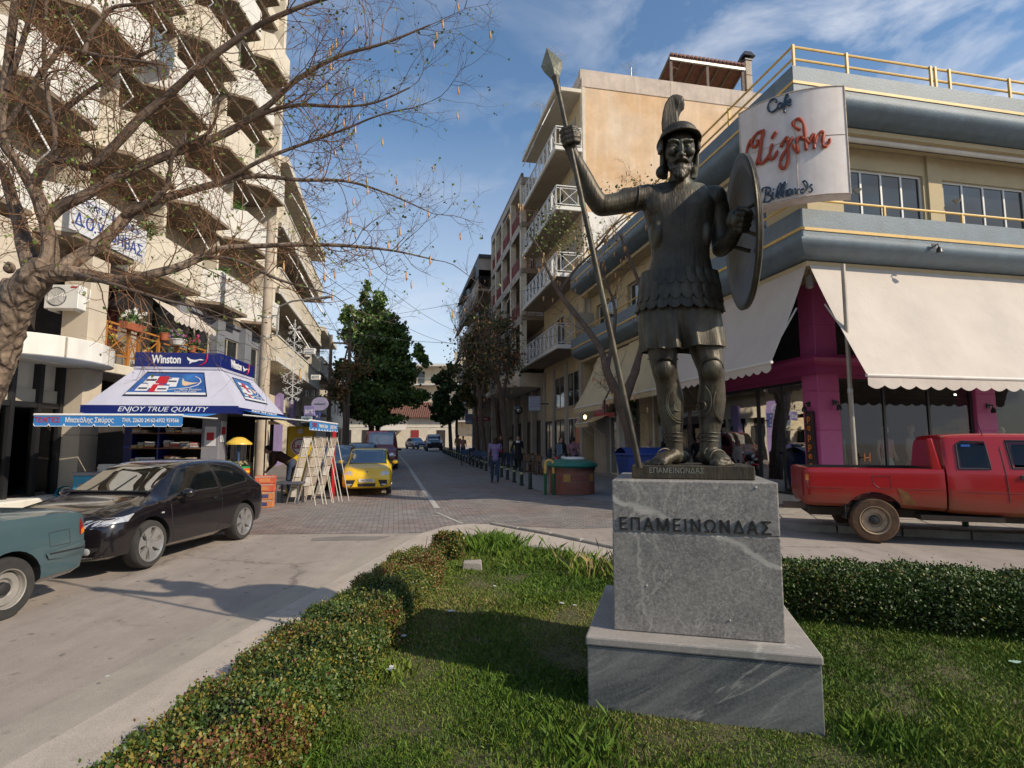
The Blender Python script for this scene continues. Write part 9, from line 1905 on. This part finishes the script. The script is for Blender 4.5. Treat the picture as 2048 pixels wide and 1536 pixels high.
def fld(s,seed): 
    f=vnoise(GX.ravel(),GY.ravel(),s,seed).reshape(GX.shape); ix=np.clip(((xx+3)/11*89),0,88.9);iy=np.clip(((yy-2)/8.5*69),0,68.9); i=ix.astype(int);j=iy.astype(int);fx=ix-i;fy=iy-j
    return f[i,j]*(1-fx)*(1-fy)+f[i+1,j]*fx*(1-fy)+f[i,j+1]*(1-fx)*fy+f[i+1,j+1]*fx*fy
f1=fld(1.3,1);f2=fld(3.5,5);f3=fld(.7,9)
keep=rs.rand(n)<np.clip(.9+f2*1.2,.12,1); xx,yy,f1,f2,f3=xx[keep],yy[keep],f1[keep],f2[keep],f3[keep]; n=len(xx)
far=np.clip((yy-3)/6,0,1); h=(.013+.017*rs.rand(n))*(1+.9*f1+.3*f2)*(1+.55*far); edge=(yy>8.2)|(in_poly(xx,yy+.35,lawn)==False); h[edge]*=1.9; h*=np.where(rs.rand(n)<.012,2.2,1)
a=rs.rand(n)*6.283; w=.0019+.0016*rs.rand(n)+.0030*far; lean=rs.normal(size=(n,2))*.45*h[:,None]; z0=gzv(yy)+.046
B=np.stack([xx,yy,z0],1); dx=np.stack([np.cos(a)*w,np.sin(a)*w,np.zeros(n)],1); mid=B+np.stack([lean[:,0]*.35,lean[:,1]*.35,h*.6],1); tip=B+np.stack([lean[:,0],lean[:,1],h],1)
V=np.stack([B-dx,B+dx,mid+dx*.7,tip],1).reshape(-1,3); Fc=np.arange(4*n).reshape(n,4)
pr=rs.rand(n)+f3*.7-f1*.35; mi=np.where(pr>1.08,3,np.where(pr>.72,2,np.where(pr>.38,1,0)))
Mg=[M('grass_a',(.06,.12,.012),.6,.25,1.2,0,spec=.3),M('grass_b',(.10,.17,.018),.6,.25,1.2,0,spec=.3),M('grass_c',(.16,.20,.03),.65,.25,1.5,0,spec=.3),M('grass_dry',(.27,.21,.09),.8,.25,2,0,spec=.2)]
gr_=fill_mesh('grass',V,Fc,Mg,mi,None,'stuff'); gr_['label']='short patchy green lawn grass around the pedestal'; gr_['category']='grass'
# taller grass clumps and weed stalks
def clump(cx,cy,n,r,h,mats,seed,name='grass_tuft',label=None,kind='stuff'):
    rs=np.random.RandomState(seed); x=cx+rs.normal(size=n)*r;y=cy+rs.normal(size=n)*r; hh=h*(.5+.7*rs.rand(n)); a=rs.rand(n)*6.28; w=.0025+.002*rs.rand(n); ln=rs.normal(size=(n,2))*.4*hh[:,None]; z=gzv(y)+.045; B=np.stack([x,y,z],1); dx=np.stack([np.cos(a)*w,np.sin(a)*w,0*a],1)
    V=np.stack([B-dx,B+dx,B+dx*.8+np.stack([ln[:,0]*.3,ln[:,1]*.3,hh*.55],1),B+np.stack([ln[:,0],ln[:,1],hh],1)],1).reshape(-1,3); o=fill_mesh(name,V,np.arange(4*n).reshape(n,4),mats,rs.randint(0,len(mats),n),None,'stuff'); o['label']=label;o['category']='grass tuft'; return o
clump(-.35,8.9,900,.24,.20,[Mg[0],Mg[1]],1,label='tall grass tuft at the pointed tip of the lawn')
clump(1.15,7.2,260,.22,.24,[Mg[2],Mg[3],Mg[1]],2,label='dry grass stalks against the lawn kerb left of the pedestal')
clump(.45,8.0,420,.3,.16,[Mg[0],Mg[1]],3,label='long grass along the kerb near the middle of the lawn edge')
clump(2.05,3.35,500,.13,.10,[Mg[0],Mg[1]],4,label='grass tuft growing against the right front corner of the pedestal')
clump(-.86,4.2,120,.12,.10,[Mg[2],Mg[1]],6,label='pale grass tuft beside the left hedge')
clump(.35,3.2,420,.2,.10,[Mg[0],Mg[1]],7,label='dense grass patch left of the pedestal base')
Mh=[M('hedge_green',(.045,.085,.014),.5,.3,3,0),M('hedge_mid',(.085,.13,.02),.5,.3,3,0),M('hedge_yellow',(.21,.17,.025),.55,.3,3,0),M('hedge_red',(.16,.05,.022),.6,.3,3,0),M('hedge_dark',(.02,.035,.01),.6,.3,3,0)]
M_stem=M('hedge_stem',(.07,.045,.03),.9,.2,8)
def hedge(label,line,n,size,wts,seed,hts,name='hedge',cat='hedge',patch=1.0,kids=True):
    """clipped row: leaves on and just under a lumpy surface, twig tips poking out, stems inside"""
    t=thing(name,label,cat,(0,0,0)); rs=np.random.RandomState(seed); P_=np.array([q[:2] for q in line]); Wd=np.array([q[2] for q in line]); seg=np.linalg.norm(np.diff(P_,axis=0),axis=1); cum=np.concatenate([[0],np.cumsum(seg)]); tot=cum[-1]
    s=rs.rand(n)*tot; dep=rs.rand(n)**2.2
    X=np.interp(s,cum,P_[:,0]);Y=np.interp(s,cum,P_[:,1]);Wn=np.interp(s,cum,Wd); e=.05; dX=np.interp(s+e,cum,P_[:,0])-np.interp(s-e,cum,P_[:,0]);dY=np.interp(s+e,cum,P_[:,1])-np.interp(s-e,cum,P_[:,1]); L_=np.hypot(dX,dY)+1e-9; nx,ny=-dY/L_,dX/L_
    ph=np.pi*rs.rand(n); lum=1+(.10*np.sin(s*5.1+seed)*np.sin(s*2.3+1)+.06*np.sin(s*13+ph*2))*patch
    endf=np.sqrt(np.clip(np.minimum(s,tot-s)/.15,.3,1)); cs_,sn=np.cos(ph),np.sin(ph); k=(1-.45*dep)
    off=np.sign(cs_)*np.abs(cs_)**.55*Wn*lum*endf*k; hh=(np.abs(sn)**.5)*hts*lum*endf*(1-.35*dep)
    p=np.stack([X+nx*off,Y+ny*off,gzv(Y)+.05+hh],1)+rs.normal(size=(n,3))*.018
    cl=np.sin(s*3.1+off*6+seed)+np.sin(s*1.3+2)+.9*np.sin(off*11+s*7); pr=rs.rand(n)+cl*.16*patch
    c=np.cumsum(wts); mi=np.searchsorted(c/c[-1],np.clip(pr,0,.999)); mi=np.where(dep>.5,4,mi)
    leafquads('foliage',p,size,Mh,t,rs,'stuff',mi,asp=.32,up=.7)
    mb=MB()
    for q in range(int(tot*26)):
        ss=rs.rand()*tot; x=np.interp(ss,cum,P_[:,0])+rs.normal()*.12;y=np.interp(ss,cum,P_[:,1])+rs.normal()*.06; z=gz(y)+.03; mb.tube([(x,y,z),(x+rs.normal()*.05,y+rs.normal()*.05,z+hts*.5),(x+rs.normal()*.1,y+rs.normal()*.1,z+hts*.92)],[.008,.006,.003],4)
    mb.build('stems',M_stem,t,kind='stuff')
    # sprigs sticking out above the clipped top
    m=rs.randint(0,n,int(tot*230)); q=p[m][(p[m][:,2]-gzv(p[m][:,1]))>hts*.75]; kk=5; qq=np.repeat(q,kk,0)+np.tile(np.arange(kk)[:,None]*np.array([[0,0,.012]]),(len(q),1))+rs.normal(size=(len(q)*kk,3))*.006
    leafquads('sprigs',qq,size*.9,Mh[:4],t,rs,'stuff',rs.choice(4,len(qq),p=[.3,.35,.2,.15]),asp=.3,up=1.4)
    return t
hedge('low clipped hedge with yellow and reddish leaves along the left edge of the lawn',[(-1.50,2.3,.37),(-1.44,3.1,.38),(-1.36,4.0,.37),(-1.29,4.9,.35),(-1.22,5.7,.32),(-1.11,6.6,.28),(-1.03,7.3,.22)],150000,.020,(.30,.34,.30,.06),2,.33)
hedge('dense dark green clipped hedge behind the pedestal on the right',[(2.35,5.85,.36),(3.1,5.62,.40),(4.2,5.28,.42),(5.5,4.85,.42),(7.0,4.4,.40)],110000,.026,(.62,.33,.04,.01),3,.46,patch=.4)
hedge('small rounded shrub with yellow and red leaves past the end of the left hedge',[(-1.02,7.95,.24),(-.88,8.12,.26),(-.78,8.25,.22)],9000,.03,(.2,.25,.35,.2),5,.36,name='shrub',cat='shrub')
# stones, litter
random.seed(9)
tag(MB().hexa([(-.13,-.08,-.04),(.13,-.09,-.04),(.12,.08,-.04),(-.13,.07,-.04),(-.12,-.07,.09),(.12,-.08,.08),(.11,.07,.1),(-.12,.06,.09)]).build('stone_block',M_kerb,None,bevel=.012,loc=tuple(G(945,1146)+Vector((0,0,.06)))),'pale square stone block sunk in the grass near the lawn tip','stone')
def litter(u,v,lab,m,s=.04,flat=.3):
    g=G(u,v)+Vector((0,0,.075)); mb=MB(); rs=random.Random(u)
    for k in range(3): c=[rs.uniform(-s,s)*.5 for _ in range(2)]; a=rs.random()*3; mb.poly([(c[0]+s*math.cos(a+q)*(1 if q%2 else .6),c[1]+s*math.sin(a+q),rs.uniform(0,s*flat)) for q in (0,1.4,3.1,4.6)])
    return tag(mb.build('litter',m,None,loc=tuple(g)),lab,'litter')
wp_=_M['white_paper']
litter(903,1238,'crumpled white paper scrap in the middle of the lawn',wp_,.03); litter(1122,1222,'white paper scrap left of the pedestal shaft',wp_,.03); litter(1150,1226,'second small scrap just left of the pedestal',wp_,.02); litter(990,1186,'tiny white scrap near the far part of the lawn',wp_,.018); litter(785,1360,'pale crumpled paper on a bare patch beside the left hedge',wp_,.04); litter(2030,1345,'green and white packet lying in the grass at the right edge',M('packet',(.35,.5,.4),.5,.5,14),.035); litter(808,1290,'thin white strip lying in the shaded grass',wp_,.025)
litter(212,1375,'white scrap on the pale gutter beside the left hedge',wp_,.012); litter(530,1290,'dry leaf on the concrete path',M_pod,.02)
